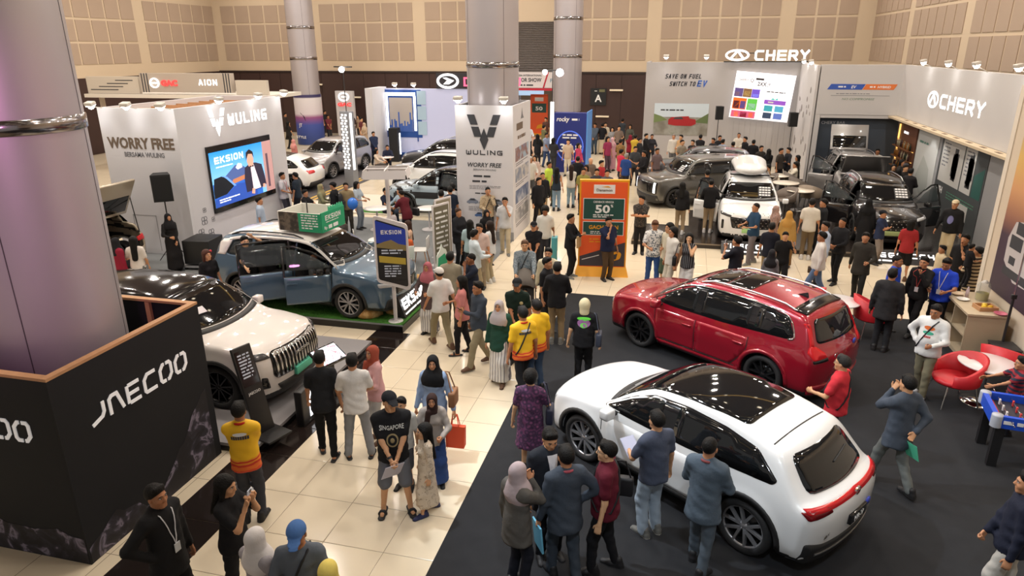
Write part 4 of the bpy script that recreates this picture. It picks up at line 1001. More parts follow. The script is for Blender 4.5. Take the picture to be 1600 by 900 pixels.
JAE = {'J': [[(.95, 1), (.95, .45), (.78, .22), (0, .0)]], 'A': [[(0, 0), (0, .85), (.2, 1), (.62, 1), (1, 0)]], 'E': [[(1, 1), (.1, 1)], [(0, 0), (0, 1.0)], [(.05, .5), (.9, .5)], [(.1, 0), (1, 0)]],
       'C': [[(1, 1), (.3, 1), (0, .72), (0, .1), (.1, 0), (1, 0)]], 'O': [[(.42, 0), (.12, 0), (0, .14), (0, .72), (.28, 1), (.42, 1)], [(.58, 1), (.88, 1), (1, .86), (1, .28), (.72, 0), (.58, 0)]]}
def jaecoo(M, x, y, w, h, m, parent):
  b = MB(); cw = w/(6+5*.42); cx = x; sw = h*.19
  for c in 'JAECOO':
    for st in JAE[c]: stroke_poly(b, [(cx+a*cw, y+q*h) for a, q in st], sw, .001, .012, M)
    cx += cw*1.42
  return b.build('maker_letters', m, parent)
Mside = frame((bx1+7.6, by0-6.5, 0), (0, 1, 0), (0, 0, 1)); Mfront = frame((bx0+7.6, by0-6.5, 0), (1, 0, 0), (0, 0, 1))
jaecoo(Mside, .43, 1.62, 1.62, .23, DIMWHITE, t); jaecoo(Mfront, .28, 1.62, 1.62, .23, DIMWHITE, t)
MOUNT = ramp_mat('mountain_print', 'noise', [(0.0, hexc('0b0b0f')), (.42, hexc('17151c')), (.52, hexc('2c2935')), (.58, hexc('7f788c')), (.63, hexc('24212b')), (.75, hexc('a89fb2'))], 3.6, .7, detail=9, distortion=.8)
rnd = random.Random(3)
def ridge(x0, x1, hs):
  pts = [(x0, .01)]; n = len(hs)
  for i, h in enumerate(hs):
    x = x0+(x1-x0)*i/(n-1); pts.append((x, h+rnd.uniform(-.03, .03)))
    if i < n-1: pts.append((x+(x1-x0)/(n-1)*.5, (h+hs[i+1])/2+rnd.uniform(-.05, .05)))
  return pts+[(x1, .01)]
poly_obj('mountain_graphic', Mside, ridge(.02, 2.33, [.22, .30, .42, .34, .16, .14, .30, .55, .72, .98, 1.15]), MOUNT, t, .001, .004)
poly_obj('mountain_graphic', Mfront, ridge(.1, 2.28, [.5, .62, .45, .40, .36, .42, .34]), MOUNT, t, .001, .004)

# ---- low grey plinth under the white suv
PLINTH = mat('plinth_grey', hexc('8f8c8e'), .35, var=.05, vscale=2); PLBLACK = mat('plinth_black', hexc('161416'), .3)
t = empty('plinth', (-8.6, 9.75, 0), 0, 'low grey plinth with black edge under the white suv', 'platform')
box_obj('deck', (-2.9, -2.0, .10), (2.72, 2.05, .15), PLINTH, t); box_obj('skirting', (-2.88, -1.98, 0), (2.70, 2.03, .10), PLBLACK, t)
# lectern sign beside it
t = empty('sign_lectern', (-5.95, 8.15, .15), R(-18), 'black leaning lectern sign in front of the white suv', 'sign')
box_obj('foot', (-.35, -.22, 0), (.32, .22, .03), mat('satin_black', hexc('1c1b1d'), .4), t)
M = Matrix.Rotation(R(-14), 4, 'Y'); b = MB(); b.rbox((-.05, -.17, .02), (.0, .17, 1.42), .015, M); b.build('slab', MATS['satin_black'], t)
Mq = M @ frame((.002, -.17, 0), (0, 1, 0), (0, 0, 1)); quad_obj('info_screen', Mq, .03, .80, .31, 1.36, GLOSSBLACK, t, 0, .004); text_bars('screen_print', Mq @ Matrix.Translation((0, 0, .004)), .06, 1.28, .2, 8, .05, mat('screen_ink', hexc('a9adb8'), .5, emit=.3), t, 4)
text_obj('maker_name', Mq, 'JAECOO', .06, .66, .06, mat('white_print', (.85, .85, .85), .5), t, depth=.003, width=.22)
# lit touch displays on stands facing the aisle
SCREENM = ramp_mat('touch_screen_content', 'noise', [(0, hexc('f2f4ff')), (.5, hexc('e9edff')), (.54, hexc('d8405a')), (.6, hexc('f4f4fa')), (.75, hexc('2a2c38'))], 9, .3, emit=1.2)
for (x, y, rz, lb) in ((-5.62, 9.62, -20, 'lit touch display on a dark stand beside the man in black'), ):
  t = empty('touch_display', (x, y, .0), R(rz), lb, 'display')
  box_obj('foot', (-.25, -.3, 0), (.25, .3, .04), MATS['satin_black'], t); box_obj('post', (-.06, -.08, .04), (.04, .08, .78), MATS['satin_black'], t, .01)
  M = Matrix.Translation((0, 0, .84)) @ Matrix.Rotation(R(30), 4, 'Y'); b = MB(); b.rbox((-.20, -.28, -.03), (.20, .28, .02), .015, M); b.build('bezel', GLOSSBLACK, t); b = MB(); b.box((-.17, -.25, .02), (.17, .25, .024), M); b.build('screen', SCREENM, t)
t = empty('light_step', (-5.66, 8.95, .0), 0, 'white backlit panel standing low at the plinth edge', 'light panel'); box_obj('panel_frame', (-.08, -.30, .0), (.06, .30, .62), MATS['satin_black'], t, .02); box_obj('lit_face', (.061, -.10, .10), (.068, .26, .58), glow('lit_panel', (.92, .94, 1), 3.0), t)

# ---- turf platform of the blue suv
t = empty('turf_platform', (-8.4, 14.2, 0), 0, 'black platform covered with green turf under the blue suv', 'platform')
box_obj('frame', (-2.9, -1.55, .0), (2.84, 1.55, .15), PLBLACK, t); box_obj('edge_strip', (-2.88, -1.562, .145), (2.845, -1.545, .175), mat('edge_grey', hexc('7f8488'), .5), t)
TURF = mat('turf', hexc('3f7a26'), .9, var=.35, vscale=14, bump=.8, bscale=120); tf = box_obj('turf', (-2.86, -1.53, .15), (2.82, 1.53, .178), TURF, t)
rnd = random.Random(11); gb = MB()
for k in range(9000):
  x, y = rnd.uniform(-1.2, 2.80), rnd.uniform(-1.52, 1.5); h = rnd.uniform(.015, .035); a = rnd.uniform(0, PI); dx, dy = math.cos(a)*.006, math.sin(a)*.006; lx, ly = rnd.uniform(-.012, .012), rnd.uniform(-.012, .012)
  gb.add([(x-dx, y-dy, .176), (x+dx, y+dy, .176), (x+lx, y+ly, .176+h)], [(0, 1, 2)])
g = gb.build('grass_blades', mat('grass_blade', hexc('4f9430'), .8, var=.3, vscale=30), t); tag(g, kind='stuff')
def rock(loc, r, seed, label):
  rn = np.random.RandomState(seed); f = Field((-.6, -.6, -.35), (.6, .6, .6), .035)
  for k in range(5): f.ell(tuple(rn.uniform(-.35, .35, 3)*np.array(r)), tuple(np.array(r)*rn.uniform(.6, .85, 3)), .06)
  f.cut((0, 0, -1), .5*r[2]); V, Q = f.surf(); n = np.sin(V*23+seed)*.006+np.sin(V[:, [1, 2, 0]]*41)*.004; V = V+n; V[:, 2] += .5*r[2]
  o = link('rock', np_mesh('rock', V, Q, (ramp_mat('sandstone', 'noise', [(0, hexc('8a6234')), (.45, hexc('b98d52')), (.6, hexc('dcb883')), (.8, hexc('a57843'))], 6, .85, bump=.4, detail=6),)), None, (loc[0], loc[1], .176)); o.rotation_euler = (0, 0, rn.uniform(0, 6)); tag(o, label, 'rock', 'decor rocks on the turf')
rock((-6.42, 12.98), (.30, .19, .16), 1, 'large pale yellow rock at the front edge of the turf'); rock((-6.1, 13.28), (.20, .14, .14), 2, 'small yellow rock beside the foot of the sign pole')
rock((-6.22, 14.62), (.22, .20, .18), 5, 'brown rock behind the lit letter box'); rock((-6.15, 15.15), (.24, .2, .2), 4, 'brown rock at the far end of the turf'); rock((-9.7, 12.9), (.16, .11, .06), 6, 'flat pink stone below the open rear door')
t = empty('letter_box', (-5.80, 13.75, .176), 0, 'black light box with glowing white letters on the turf edge', 'sign')
b = MB(); b.add([(-.06, -.72, 0), (.16, -.72, 0), (.16, .72, 0), (-.06, .72, 0), (-.06, -.72, .48), (.0, -.72, .48), (.0, .72, .48), (-.06, .72, .48)], [(3, 2, 1, 0), (4, 5, 6, 7), (0, 1, 5, 4), (1, 2, 6, 5), (2, 3, 7, 6), (3, 0, 4, 7)]); b.build('housing', PLBLACK, t)
Ml = frame((.165, -.68, .02), (0, 1, 0), (-.316, 0, .949)); block_text('maker_letters', Ml, 'EKSION', .02, .16, .24, LITWHITE, t, width=1.28, sw=.22, gap=.25, depth=.015); quad_obj('light_line', Ml, .02, .05, .62, .08, LITWHITE, t, 0, .01); quad_obj('light_line', Ml, .68, .05, 1.25, .08, LITWHITE, t, 0, .01)
# sign on a tall white pole
t = empty('pole_sign', (-5.80, 12.86, .176), R(0), 'tall white pole sign with blue and black price board', 'sign')
WMET = mat('white_metal', hexc('d8d4d6'), .4)
MB().tube([(0, 0, 0), (0, 0, 3.3)], .042, 10).build('pole', WMET, t); MB().lathe([(.001, .012), (.16, .012), (.16, 0)], n=20).build('foot_plate', WMET, t)
M = frame((-.34, -.06, .0), (1, 0, 0), (0, 0, 1)) @ Matrix.Identity(4)
M = Matrix.Rotation(R(16), 4, 'Z') @ frame((-.33, -.06, 0), (1, 0, 0), (0, 0, 1))
bo = round_poly([(.0, .92), (.70, .72), (.70, 2.16), (.0, 2.36)], .09, 4); poly_obj('board', M, bo, WMET, t, -.02, .03)
bi = round_poly([(.045, .98), (.655, .805), (.655, 2.08), (.045, 2.28)], .06, 4); P2 = [p for p in bi]
pf = poly_obj('poster', M, bi, mat('poster_black', hexc('17181d'), .35), t, .03, .034)
up = [(.045, 1.78), (.655, 1.68), (.655, 2.05), (.045, 2.25)]; poly_obj('sky_print', M, up, ramp_mat('poster_sky', 'gradient', [(0, hexc('8fb0dc')), (.5, hexc('2f51c4')), (1, hexc('2440b0'))], rough=.35, mapping=((0, R(90), 0), (1, 1, 1))), pf, .034, .036)
poly_obj('hill_print', M, [(.045, 1.74), (.2, 1.80), (.35, 1.84), (.5, 1.75), (.655, 1.72), (.655, 1.60), (.045, 1.68)], mat('poster_hill', hexc('8a7a50'), .5), pf, .034, .037)
block_text('maker_letters', M, 'EKSION', .15, 1.96, .085, mat('white_print', (.85, .85, .85), .5), pf, width=.42, depth=.004, z=.036, sw=.2)
poly_obj('offer_print', M, [(.08, 1.36), (.63, 1.30), (.63, 1.44), (.08, 1.50)], mat('poster_yellow', hexc('b8a23c'), .5), pf, .034, .038)
text_bars('small_print', M @ Matrix.Translation((0, 0, .036)), .14, 1.60, .44, 2, .06, MATS['screen_ink'], pf, 5); text_bars('small_print', M @ Matrix.Translation((0, 0, .036)), .18, 1.26, .34, 5, .055, MATS['screen_ink'], pf, 6)
M2 = Matrix.Translation((0, 0, 3.30)) @ Matrix.Rotation(R(16), 4, 'Z')
for a, b_ in (((-.42, -.34), (.42, -.34)), ((.42, -.34), (.42, .34)), ((.42, .34), (-.42, .34)), ((-.42, .34), (-.42, -.34))):
  d = Vector((b_[0]-a[0], b_[1]-a[1], 0)); n = Vector((-d.y, d.x, 0)).normalized()*-1; b = MB(); q = [Vector((a[0], a[1], 0)), Vector((b_[0], b_[1], 0))]
  vs = [q[0], q[1], q[1]+Vector((0, 0, -.16))+n*.04, q[0]+Vector((0, 0, -.16))+n*.04]; vs += [v-n*.008 for v in vs]; b.add([M2 @ v for v in vs], [(0, 1, 2, 3), (7, 6, 5, 4), (0, 4, 5, 1), (1, 5, 6, 2), (2, 6, 7, 3), (3, 7, 4, 0)]); b.build('top_board', WMET, t)
b = MB(); b.tube([M2 @ Vector((-.42, 0, -.01)), M2 @ Vector((.42, 0, -.01))], .015, 5); b.tube([M2 @ Vector((0, -.34, -.01)), M2 @ Vector((0, .34, -.01))], .015, 5); b.build('cross_bar', WMET, t)
# open-topped advertising box on the blue suv's roof
rt = eks['root']; Mr = Matrix.Translation((-8.13, 13.74, .19)) @ Matrix.Rotation(R(-4.6), 4, 'Z')
t = empty('roof_advert', (0, 0, 0), 0, 'white open box with green printed sides on the blue suv roof', 'sign'); t.matrix_world = Mr @ Matrix.Translation((.06, 0, 1.74))
GREENP = mat('advert_green', hexc('1f9a6c'), .5); BOXW = mat('advert_white', hexc('dcdad2'), .6)
box_obj('front_board', (.52, -.46, 0), (.55, .46, .44), GREENP, t); box_obj('side_board', (-.55, -.46, 0), (.52, -.43, .42), BOXW, t); box_obj('side_board', (-.55, .43, 0), (.52, .46, .42), BOXW, t); box_obj('back_board', (-.58, -.46, 0), (-.55, .46, .42), BOXW, t); box_obj('floor_board', (-.55, -.43, 0), (.52, .43, .02), BOXW, t)
Mf = frame((.551, -.46, 0), (0, 1, 0), (0, 0, 1)); block_text('maker_letters', Mf, 'EKSION', .13, .25, .11, MATS['white_print'], t, width=.62, sw=.2, depth=.004); text_bars('tag_line', Mf, .16, .20, .56, 1, .035, MATS['white_print'], t, 2); text_obj('price_text', Mf, 'Rp', .08, .06, .10, MATS['white_print'], t, depth=.004, bold=.01); text_bars('price_text', Mf, .24, .05, .60, 1, .12, MATS['white_print'], t, 7, .9)
leaf = [(.50, .44)]; rn = random.Random(5); leaf = [(.3, .43)]+[(.3+.046*k, .44+(.03 if k % 2 else .09)+.02*rn.random()) for k in range(13)]+[(.90, .43)]; poly_obj('grass_cutout', Mf, leaf, mat('advert_leaf', hexc('37b183'), .5), t, -.02, .0)
Ms = frame((-.55, -.461, 0), (1, 0, 0), (0, 0, 1)); quad_obj('photo_print', Ms, 0, 0, .5, .42, ramp_mat('interior_photo', 'noise', [(0, hexc('1c1a18')), (.45, hexc('3a342e')), (.6, hexc('6f6456')), (.75, hexc('26221e'))], 7, .5), t, 0, .004); quad_obj('green_print', Ms, .5, 0, 1.07, .42, GREENP, t, 0, .004); text_bars('small_print', Ms @ Matrix.Translation((0, 0, .004)), .58, .36, .42, 6, .058, MATS['white_print'], t, 8)
box_obj('aerial', (-.12, -.02, .02), (-.10, .0, .56), BLACKTRIM, t)

# ---- big white booth on the left with screen and lettering
t = empty('exhibition_booth', (-13.65, 16.62, 0), 0, 'big white booth with wall screen and letters reading WORRY FREE', 'booth')
W_ = 5.3; BZ = 4.2
box_obj('front_wall', (-2.52, 0, 0), (0, .12, BZ), SIGNWHITE, t); box_obj('screen_wall', (-.12, .121, 0), (0, W_, BZ), SIGNWHITE, t); box_obj('rear_wall', (-2.52, W_-.12, 0), (-.121, W_, BZ), SIGNWHITE, t); box_obj('end_wall', (-2.52, .121, 0), (-2.42, W_-.121, BZ), SIGNWHITE, t)
box_obj('roof_deck', (-2.42, .12, BZ-.40), (-.12, W_-.12, BZ-.36), TIMBER, t)
for k in range(9): box_obj('roof_joist', (-2.42, .3+k*.56, BZ-.36), (-.12, .36+k*.56, BZ-.12), TIMBER, t)
Ma = frame((-2.52, -.001, 0), (1, 0, 0), (0, 0, 1))
text_obj('wall_letters', Ma, 'WORRY FREE', .16, 3.10, .42, BROWNINK, t, depth=.01, width=2.2, bold=.03); text_obj('wall_letters', Ma, 'BERSAMA WULING', .66, 2.86, .19, GREYINK, t, depth=.006, width=1.32, bold=.012)
b = MB()
for x0, z0, x1, z1 in ((.55, 1.15, 1.35, 1.17), (1.33, .1, 1.35, 1.17), (.55, .1, .57, 1.17)): b.box((x0, z0, 0), (x1, z1, .006), Ma)
b.build('service_door_gap', mat('gap_grey', hexc('9d9b9e'), .7), t)
Mb_ = frame((.001, 0, 0), (0, 1, 0), (0, 0, 1))
block_text('maker_letters', Mb_, 'WULING', 2.30, 3.52, .34, LITWHITE, t, width=2.05, sw=.18, gap=.34, depth=.012)
def wuling_logo(M, cx, cy, s, m, parent, d=.05, zs=0.0):
  b = MB()
  for sg in (-1, 1):
    for q in ([(.5, .5), (.28, .5), (.18, .22), (.40, .22)], [(.38, .16), (.16, .16), (.07, -.12), (.29, -.12)]): b.prism([(cx+sg*x*s, cy+y*s) for x, y in (q if sg < 0 else q[::-1])], zs+.001, zs+d, M)
  b.prism([(cx, cy-.5*s), (cx+.13*s, cy-.2*s), (cx, cy+.12*s), (cx-.13*s, cy-.2*s)], zs+.001, zs+d, M); return b.build('maker_emblem', m, parent)
wuling_logo(Mb_, 1.78, 3.66, .80, LITWHITE, t, .012)
# ornament of small ring flowers
for fx, fz, s in ((.55, .95, .17), (.35, .62, .17), (.78, .52, .17), (.62, 1.25, .10), (.95, .9, .10), (.40, .25, .10)):
  b = MB()
  for a in range(4):
    an = PI/4+a*PI/2; ring_poly(b, fx+s*.45*math.cos(an), fz+s*.45*math.sin(an), s*.42, s*.42, s*.09, .001, .008, Mb_, 10)
  b.build('flower_ornament', GREYINK, t)
# wall screen with advertising picture
sc_ = empty('wall_screen', (-13.63, 19.27, 2.03), 0, 'large wall screen showing a man in a suit beside a blue car', 'screen')
Ms = frame((.0, -1.62, -.98), (0, 1, 0), (0, 0, 1)); quad_obj('frame', Ms, 0, 0, 3.25, 1.98, GLOSSBLACK, sc_, -.01, .06)
E1 = 1.15
SKY = ramp_mat('screen_sky', 'gradient', [(0, hexc('7fc3ee')), (.5, hexc('1c8fe0')), (1, hexc('0f6fd0'))], rough=.4, mapping=((0, R(90), 0), (1, 1, .6)), emit=E1)
Msc = Ms @ Matrix.Translation((0, 0, .06))
sp_ = quad_obj('picture', Msc, .02, .16, 3.23, 1.80, SKY, sc_, 0, .004)
def scr(n, pts, c, z=.004, e=E1): return poly_obj(n, Msc, pts, mat('screen_'+c, hexc(c), .4, emit=e), sp_, z, z+.003)
scr('sea', [(.02, .16), (2.5, .16), (2.5, .78), (.02, .86)], '2a66c8'); scr('mountain', [(.45, .92), (.95, 1.16), (1.2, 1.28), (1.5, 1.24), (1.85, 1.05), (2.1, .9), (2.1, .8), (.45, .8)], '4a5f96', .005); scr('cloud', [(1.2, 1.2), (1.35, 1.32), (1.52, 1.28), (1.55, 1.16), (1.3, 1.12)], 'd8dfee', .006)
scr('town', [(.9, .72), (1.9, .8), (1.9, .94), (1.0, .86)], 'c07a54', .006); scr('facade', [(2.72, .16), (3.23, .16), (3.23, 1.80), (2.72, 1.80)], 'b58a86', .005); scr('facade_shade', [(2.86, .3), (2.98, .3), (2.98, 1.4), (2.86, 1.4)], '5a4450', .008)
scr('car_picture', [(.02, .40), (.6, .48), (1.2, .70), (1.9, .66), (2.2, .45), (2.2, .16), (.02, .16)], '2b4fa8', .008); scr('car_window', [(.02, .66), (.1, 1.02), (.45, 1.05), (.72, .95), (1.0, .66), (.6, .48), (.02, .44)], '10141c', .010); scr('car_pillar', [(.45, 1.08), (.72, 1.0), (1.12, .66), (1.02, .66), (.66, .95)], '6fa0dc', .012)
scr('suit', [(1.62, .34), (1.58, .75), (1.66, 1.12), (1.95, 1.22), (2.25, 1.20), (2.58, 1.10), (2.68, .72), (2.72, .42), (2.40, .34)], '2a2438', .014); scr('shirt', [(1.98, .36), (1.96, 1.16), (2.14, 1.16), (2.40, .36)], 'e6d8e0', .016); scr('face', [(1.80, 1.30), (1.86, 1.14), (1.98, 1.08), (2.12, 1.16), (2.16, 1.34), (2.10, 1.52), (1.88, 1.54)], 'd8a28c', .018)
scr('hair', [(1.76, 1.34), (1.80, 1.58), (1.98, 1.66), (2.16, 1.56), (2.18, 1.38), (2.10, 1.50), (1.90, 1.52)], '1c1416', .020); scr('bow_tie', [(1.92, 1.08), (2.02, 1.11), (2.12, 1.08), (2.12, 1.15), (2.02, 1.12), (1.92, 1.15)], '14121a', .021); scr('hands', [(1.86, .26), (2.02, .22), (2.06, .38), (1.92, .42)], 'd8a28c', .020); scr('hands', [(2.50, .34), (2.64, .32), (2.66, .44), (2.54, .46)], 'd8a28c', .020)
block_text('screen_letters', Msc, 'EKSION', .24, 1.44, .20, glow('screen_white', (1, 1, 1), 1.5), sp_, width=1.42, sw=.22, depth=.004, z=.006); text_bars('screen_tag_line', Msc @ Matrix.Translation((0, 0, .006)), .28, 1.32, 1.35, 1, .07, MATS['screen_white'], sp_, 3); text_bars('screen_small_print', Msc @ Matrix.Translation((0, 0, .014)), .22, .34, 1.0, 2, .07, MATS['screen_white'], sp_, 9)
# lamps along the roof edge of that booth
for i, (x, y, lb) in enumerate(((-16.0, 16.5, 'flood lamp at the left end of the WORRY FREE wall'), (-14.85, 16.5, 'flood lamp above the word FREE on the white booth'), (-13.75, 16.5, 'flood lamp on the front corner of the white booth'))):
  flood((x, y-.25, BZ+.12), (x, y+.3, 2.5), lb, .13, 'lamps on the white booth'); flood_light((x, y-.3, BZ+.15), (x, y+.3, 1.5), 30)
for i, y in enumerate((18.2, 20.2, 21.7)):
  flood((-13.35, y, BZ+.15), (-13.7, y, 2.4), ('flood lamp above the emblem of the screen wall', 'flood lamp above the letter G of the screen wall', 'flood lamp at the far end of the screen wall')[i], .16, 'lamps on the white booth', .36); flood_light((-13.3, y, BZ+.15), (-13.8, y, 2.0), 8)

# ---- white information box round the middle column
t = empty('column_box', (-5.92, 21.55, 0), 0, 'tall white information box with dark emblem around the middle column', 'booth')
x0, x1, y0, y1, bz = -.90, .90, -1.2, 1.2, 4.12
box_obj('front_board', (x0, y0, 0), (x1, y0+.05, bz), SIGNWHITE, t); box_obj('right_board', (x1-.05, y0+.051, 0), (x1, y1, bz), SIGNWHITE, t); box_obj('left_board', (x0, y0+.051, 0), (x0+.05, y1, bz), SIGNWHITE, t); box_obj('rear_board', (x0+.051, y1-.05, 0), (x1-.051, y1, bz), SIGNWHITE, t)
box_obj('skirting', (x0-.01, y0-.012, 0), (x1+.012, y0, .28), mat('skirting_grey', hexc('8d8f94'), .5), t)
Mi = frame((x0, y0-.001, 0), (1, 0, 0), (0, 0, 1)); wuling_logo(Mi, .90, 3.33, 1.05, DARKINK, t, .015)
block_text('maker_letters', Mi, 'WULING', .32, 2.66, .14, DARKINK, t, width=1.15, sw=.22, depth=.006); text_obj('headline', Mi, 'WORRY FREE', .36, 2.29, .185, DARKINK, t, depth=.004, width=1.08, bold=.02, shear=.2); text_obj('headline', Mi, 'BERSAMA WULING', .54, 2.18, .08, GREYINK, t, depth=.003, width=.72)
for zz, s_, w in ((1.98, .11, .72), (1.82, .11, .80)): text_bars('service_heading', Mi, .9-w/2, zz, w, 1, s_, DARKINK, t, int(zz*10), .7)
text_bars('small_print', Mi, .40, 1.70, 1.0, 3, .045, GREYINK, t, 12, .4); text_bars('mobile_heading', Mi, .58, 1.46, .64, 1, .07, DARKINK, t, 14, .6)
def mini_car(M, x, y, w, m, parent, z=.001):
  pts = [(0, .10), (.02, .24), (.16, .32), (.34, .50), (.66, .50), (.88, .34), (.98, .30), (1.0, .12), (.86, .08), (.78, .02), (.68, .08), (.32, .08), (.22, .02), (.14, .08)]
  o = poly_obj('car_print', M, [(x+a*w, y+b*w) for a, b in pts], m, parent, z, z+.004); poly_obj('car_window_print', M, [(x+a*w, y+b*w) for a, b in ((.22, .33), (.36, .46), (.64, .46), (.80, .33))], DARKINK, parent, z+.004, z+.006); return o
for k in range(3): mini_car(Mi, .30+k*.40, 1.12, .38, mat('car_print_grey', hexc('7d8698'), .6), t)
text_bars('small_print', Mi, .36, 1.03, 1.1, 3, .05, GREYINK, t, 15, .4); mini_car(Mi, .55, .72, .30, mat('car_print_blue', hexc('4c6fa8'), .6), t); mini_car(Mi, .66, .44, .26, MATS['car_print_blue'], t); text_bars('small_print', Mi, .36, .36, 1.0, 3, .05, GREYINK, t, 16, .4)
Mr_ = frame((x1+.001, y0, 0), (0, 1, 0), (0, 0, 1)); text_bars('side_heading', Mr_, .45, 3.35, 1.5, 1, .35, BROWNINK, t, 21, .8); text_bars('side_heading', Mr_, .6, 3.08, 1.2, 1, .16, BROWNINK, t, 22, .8)
poly_obj('monument_print', Mr_, [(1.0, 3.66), (1.1, 3.78), (1.18, 3.98), (1.26, 3.78), (1.4, 3.66)], GREYINK, t, .001, .005)
PH = [ramp_mat('photo_print_%d' % i, 'noise', [(0, hexc(a)), (.45, hexc(b)), (.58, hexc(c_)), (.8, hexc(a))], 3.0, .5) for i, (a, b, c_) in enumerate((('6f8fb0', '9fb3c4', '8a5f56'), ('2f3a60', '8790a4', 'c8c4c0'), ('3a4668', '6a7898', 'b8bcc8'), ('4a4c58', '8a8c94', 'c4c4c8')))]
for k, zz in enumerate((2.42, 1.78, 1.10, .50)): quad_obj('photo_print', Mr_, .30, zz, 2.1, zz+.42, PH[k], t, .0, .005); text_bars('photo_caption', Mr_, .35, zz-.08, 1.6, 2, .06, GREYINK, t, 30+k, .5)
for x, lb in ((-6.65, 'left flood lamp on the white information box'), (-5.25, 'right flood lamp on the white information box')):
  flood((x, 20.15, 4.32), (x, 20.5, 2.0), lb, .21, 'lamps on the information box', .22); flood_light((x, 20.05, 4.35), (x, 20.5, 1.8), 22)

# ---- orange bank standee in the aisle
pa, pb_ = G(902, 430), G(975, 432); c = (pa+pb_)/2; t = empty('standee', (c.x, c.y+.12, 0), math.atan2(pb_.y-pa.y, pb_.x-pa.x), 'orange advertising standee with green 50 percent panel in the aisle', 'sign')
OR = mat('standee_orange', hexc('ee5f2a'), .45); YE = mat('standee_yellow', hexc('e9a21a'), .5); GN = mat('standee_green', hexc('1f4b44'), .5)
b = MB(); b.add([(-.70, -.22, 0), (.70, -.22, 0), (.70, .26, 0), (-.70, .26, 0), (-.64, -.08, .24), (.64, -.08, .24), (.64, .12, .24), (-.64, .12, .24)], [(3, 2, 1, 0), (4, 5, 6, 7), (0, 1, 5, 4), (1, 2, 6, 5), (2, 3, 7, 6), (3, 0, 4, 7)]); b.build('base', YE, t)
box_obj('panel', (-.63, -.06, .2), (.63, .09, 2.55), YE, t); Ms = frame((-.63, -.061, 0), (1, 0, 0), (0, 0, 1)); f_ = quad_obj('face', Ms, .04, .24, 1.22, 2.50, OR, t, 0, .006); Ms = Ms @ Matrix.Translation((0, 0, .006))
quad_obj('logo_plate', Ms, .36, 2.20, .90, 2.43, MATS['white_print'], f_, 0, .006); text_obj('logo_text', Ms @ Matrix.Translation((0, 0, .006)), 'Danamon', .43, 2.26, .10, mat('danamon_ink', hexc('5a4a3c'), .5), f_, depth=.003, width=.4, bold=.012); poly_obj('logo_mark', Ms, [(.55, 2.375), (.72, 2.40), (.80, 2.36), (.66, 2.365)], YE, f_, .006, .009)
quad_obj('offer_panel', Ms, .10, 1.52, 1.16, 2.08, MATS['white_print'], f_, 0, .004); quad_obj('offer_panel_green', Ms, .115, 1.535, 1.145, 2.065, GN, f_, .004, .007); M7 = Ms @ Matrix.Translation((0, 0, .007))
text_obj('offer_text', M7, 'CASHBACK HINGGA', .36, 1.96, .075, MATS['white_print'], f_, depth=.003, width=.52, bold=.01); text_obj('offer_text', M7, '50', .41, 1.70, .29, MATS['white_print'], f_, depth=.003, width=.38, bold=.03); text_obj('offer_text', M7, '%', .80, 1.85, .10, MATS['white_print'], f_, depth=.003, bold=.02); text_bars('offer_small_print', M7, .36, 1.63, .52, 2, .05, MATS['white_print'], f_, 41, .7)
quad_obj('contest_panel', Ms, .10, 1.10, 1.16, 1.47, MATS['white_print'], f_, 0, .004); quad_obj('contest_panel_green', Ms, .115, 1.115, 1.145, 1.455, GN, f_, .004, .007); text_obj('contest_text', M7, 'GACHAPON', .26, 1.27, .14, YE, f_, depth=.004, width=.76, bold=.025); text_bars('contest_small_print', M7, .3, 1.19, .7, 2, .045, MATS['white_print'], f_, 42, .6)
text_bars('yellow_print', Ms, .28, .98, .72, 2, .07, YE, f_, 43, .5); poly_obj('road_print', Ms, [(.04, .52), (1.22, .92), (1.22, .26), (.04, .26)], mat('road_print', hexc('3a3540'), .5), f_, 0, .004); poly_obj('road_line', Ms, [(.1, .42), (.55, .55), (.55, .57), (.1, .44)], MATS['white_print'], f_, .004, .006)
poly_obj('yellow_car_print', Ms, round_poly([(.78, .36), (1.10, .46), (1.14, .62), (1.02, .68), (.78, .58), (.72, .46)], .06), YE, f_, .004, .008); poly_obj('car_window_print', Ms, [(.90, .43), (1.0, .46), (1.03, .61), (.93, .58)], DARKINK, f_, .008, .010)
# ---- the large grey stand at the back right
GREYW = mat('stand_grey_wall', hexc('aeaaa9'), .7, var=.02, vscale=.4)
STW = mat('stand_pale_wall', hexc('c6c3c2'), .7, var=.02, vscale=.4)
NAVY = mat('bar_navy', hexc('3f4854'), .6)
t = empty('exhibition_stand', (1.5, 37, 0), 0, 'grey backdrop wall with SAVE ON FUEL lettering and lit sign on top', 'booth')
box_obj('backdrop', (-3.7, 0, 0), (3.7, .25, 5.0), GREYW, t); box_obj('left_return', (-3.7, .251, 0), (-3.6, 3, 5.0), GREYW, t); box_obj('side_return', (3.6, -4.7, 0), (3.7, -.01, 4.98), STW, t)
for k in range(11): box_obj('seam', (.75+k*.27, -.006, 0), (.76+k*.27, 0, 2.2), mat('seam_grey', hexc('97938f'), .8), t)
Mw = frame((-1.5, 36.999-37, 0), (1, 0, 0), (0, 0, 1))
block_text('slogan', Mw, 'SAVE ON FUEL', -1.25+0, 4.22, .22, DARKINK, t, width=1.75, sw=.2, shear=.22, depth=.01); block_text('slogan', Mw, 'SWITCH TO', -1.02, 3.86, .22, DARKINK, t, width=1.25, sw=.2, shear=.22, depth=.01); block_text('slogan', Mw, 'EV', .32, 3.84, .30, BLUEINK, t, width=.44, sw=.2, shear=.22, depth=.012)
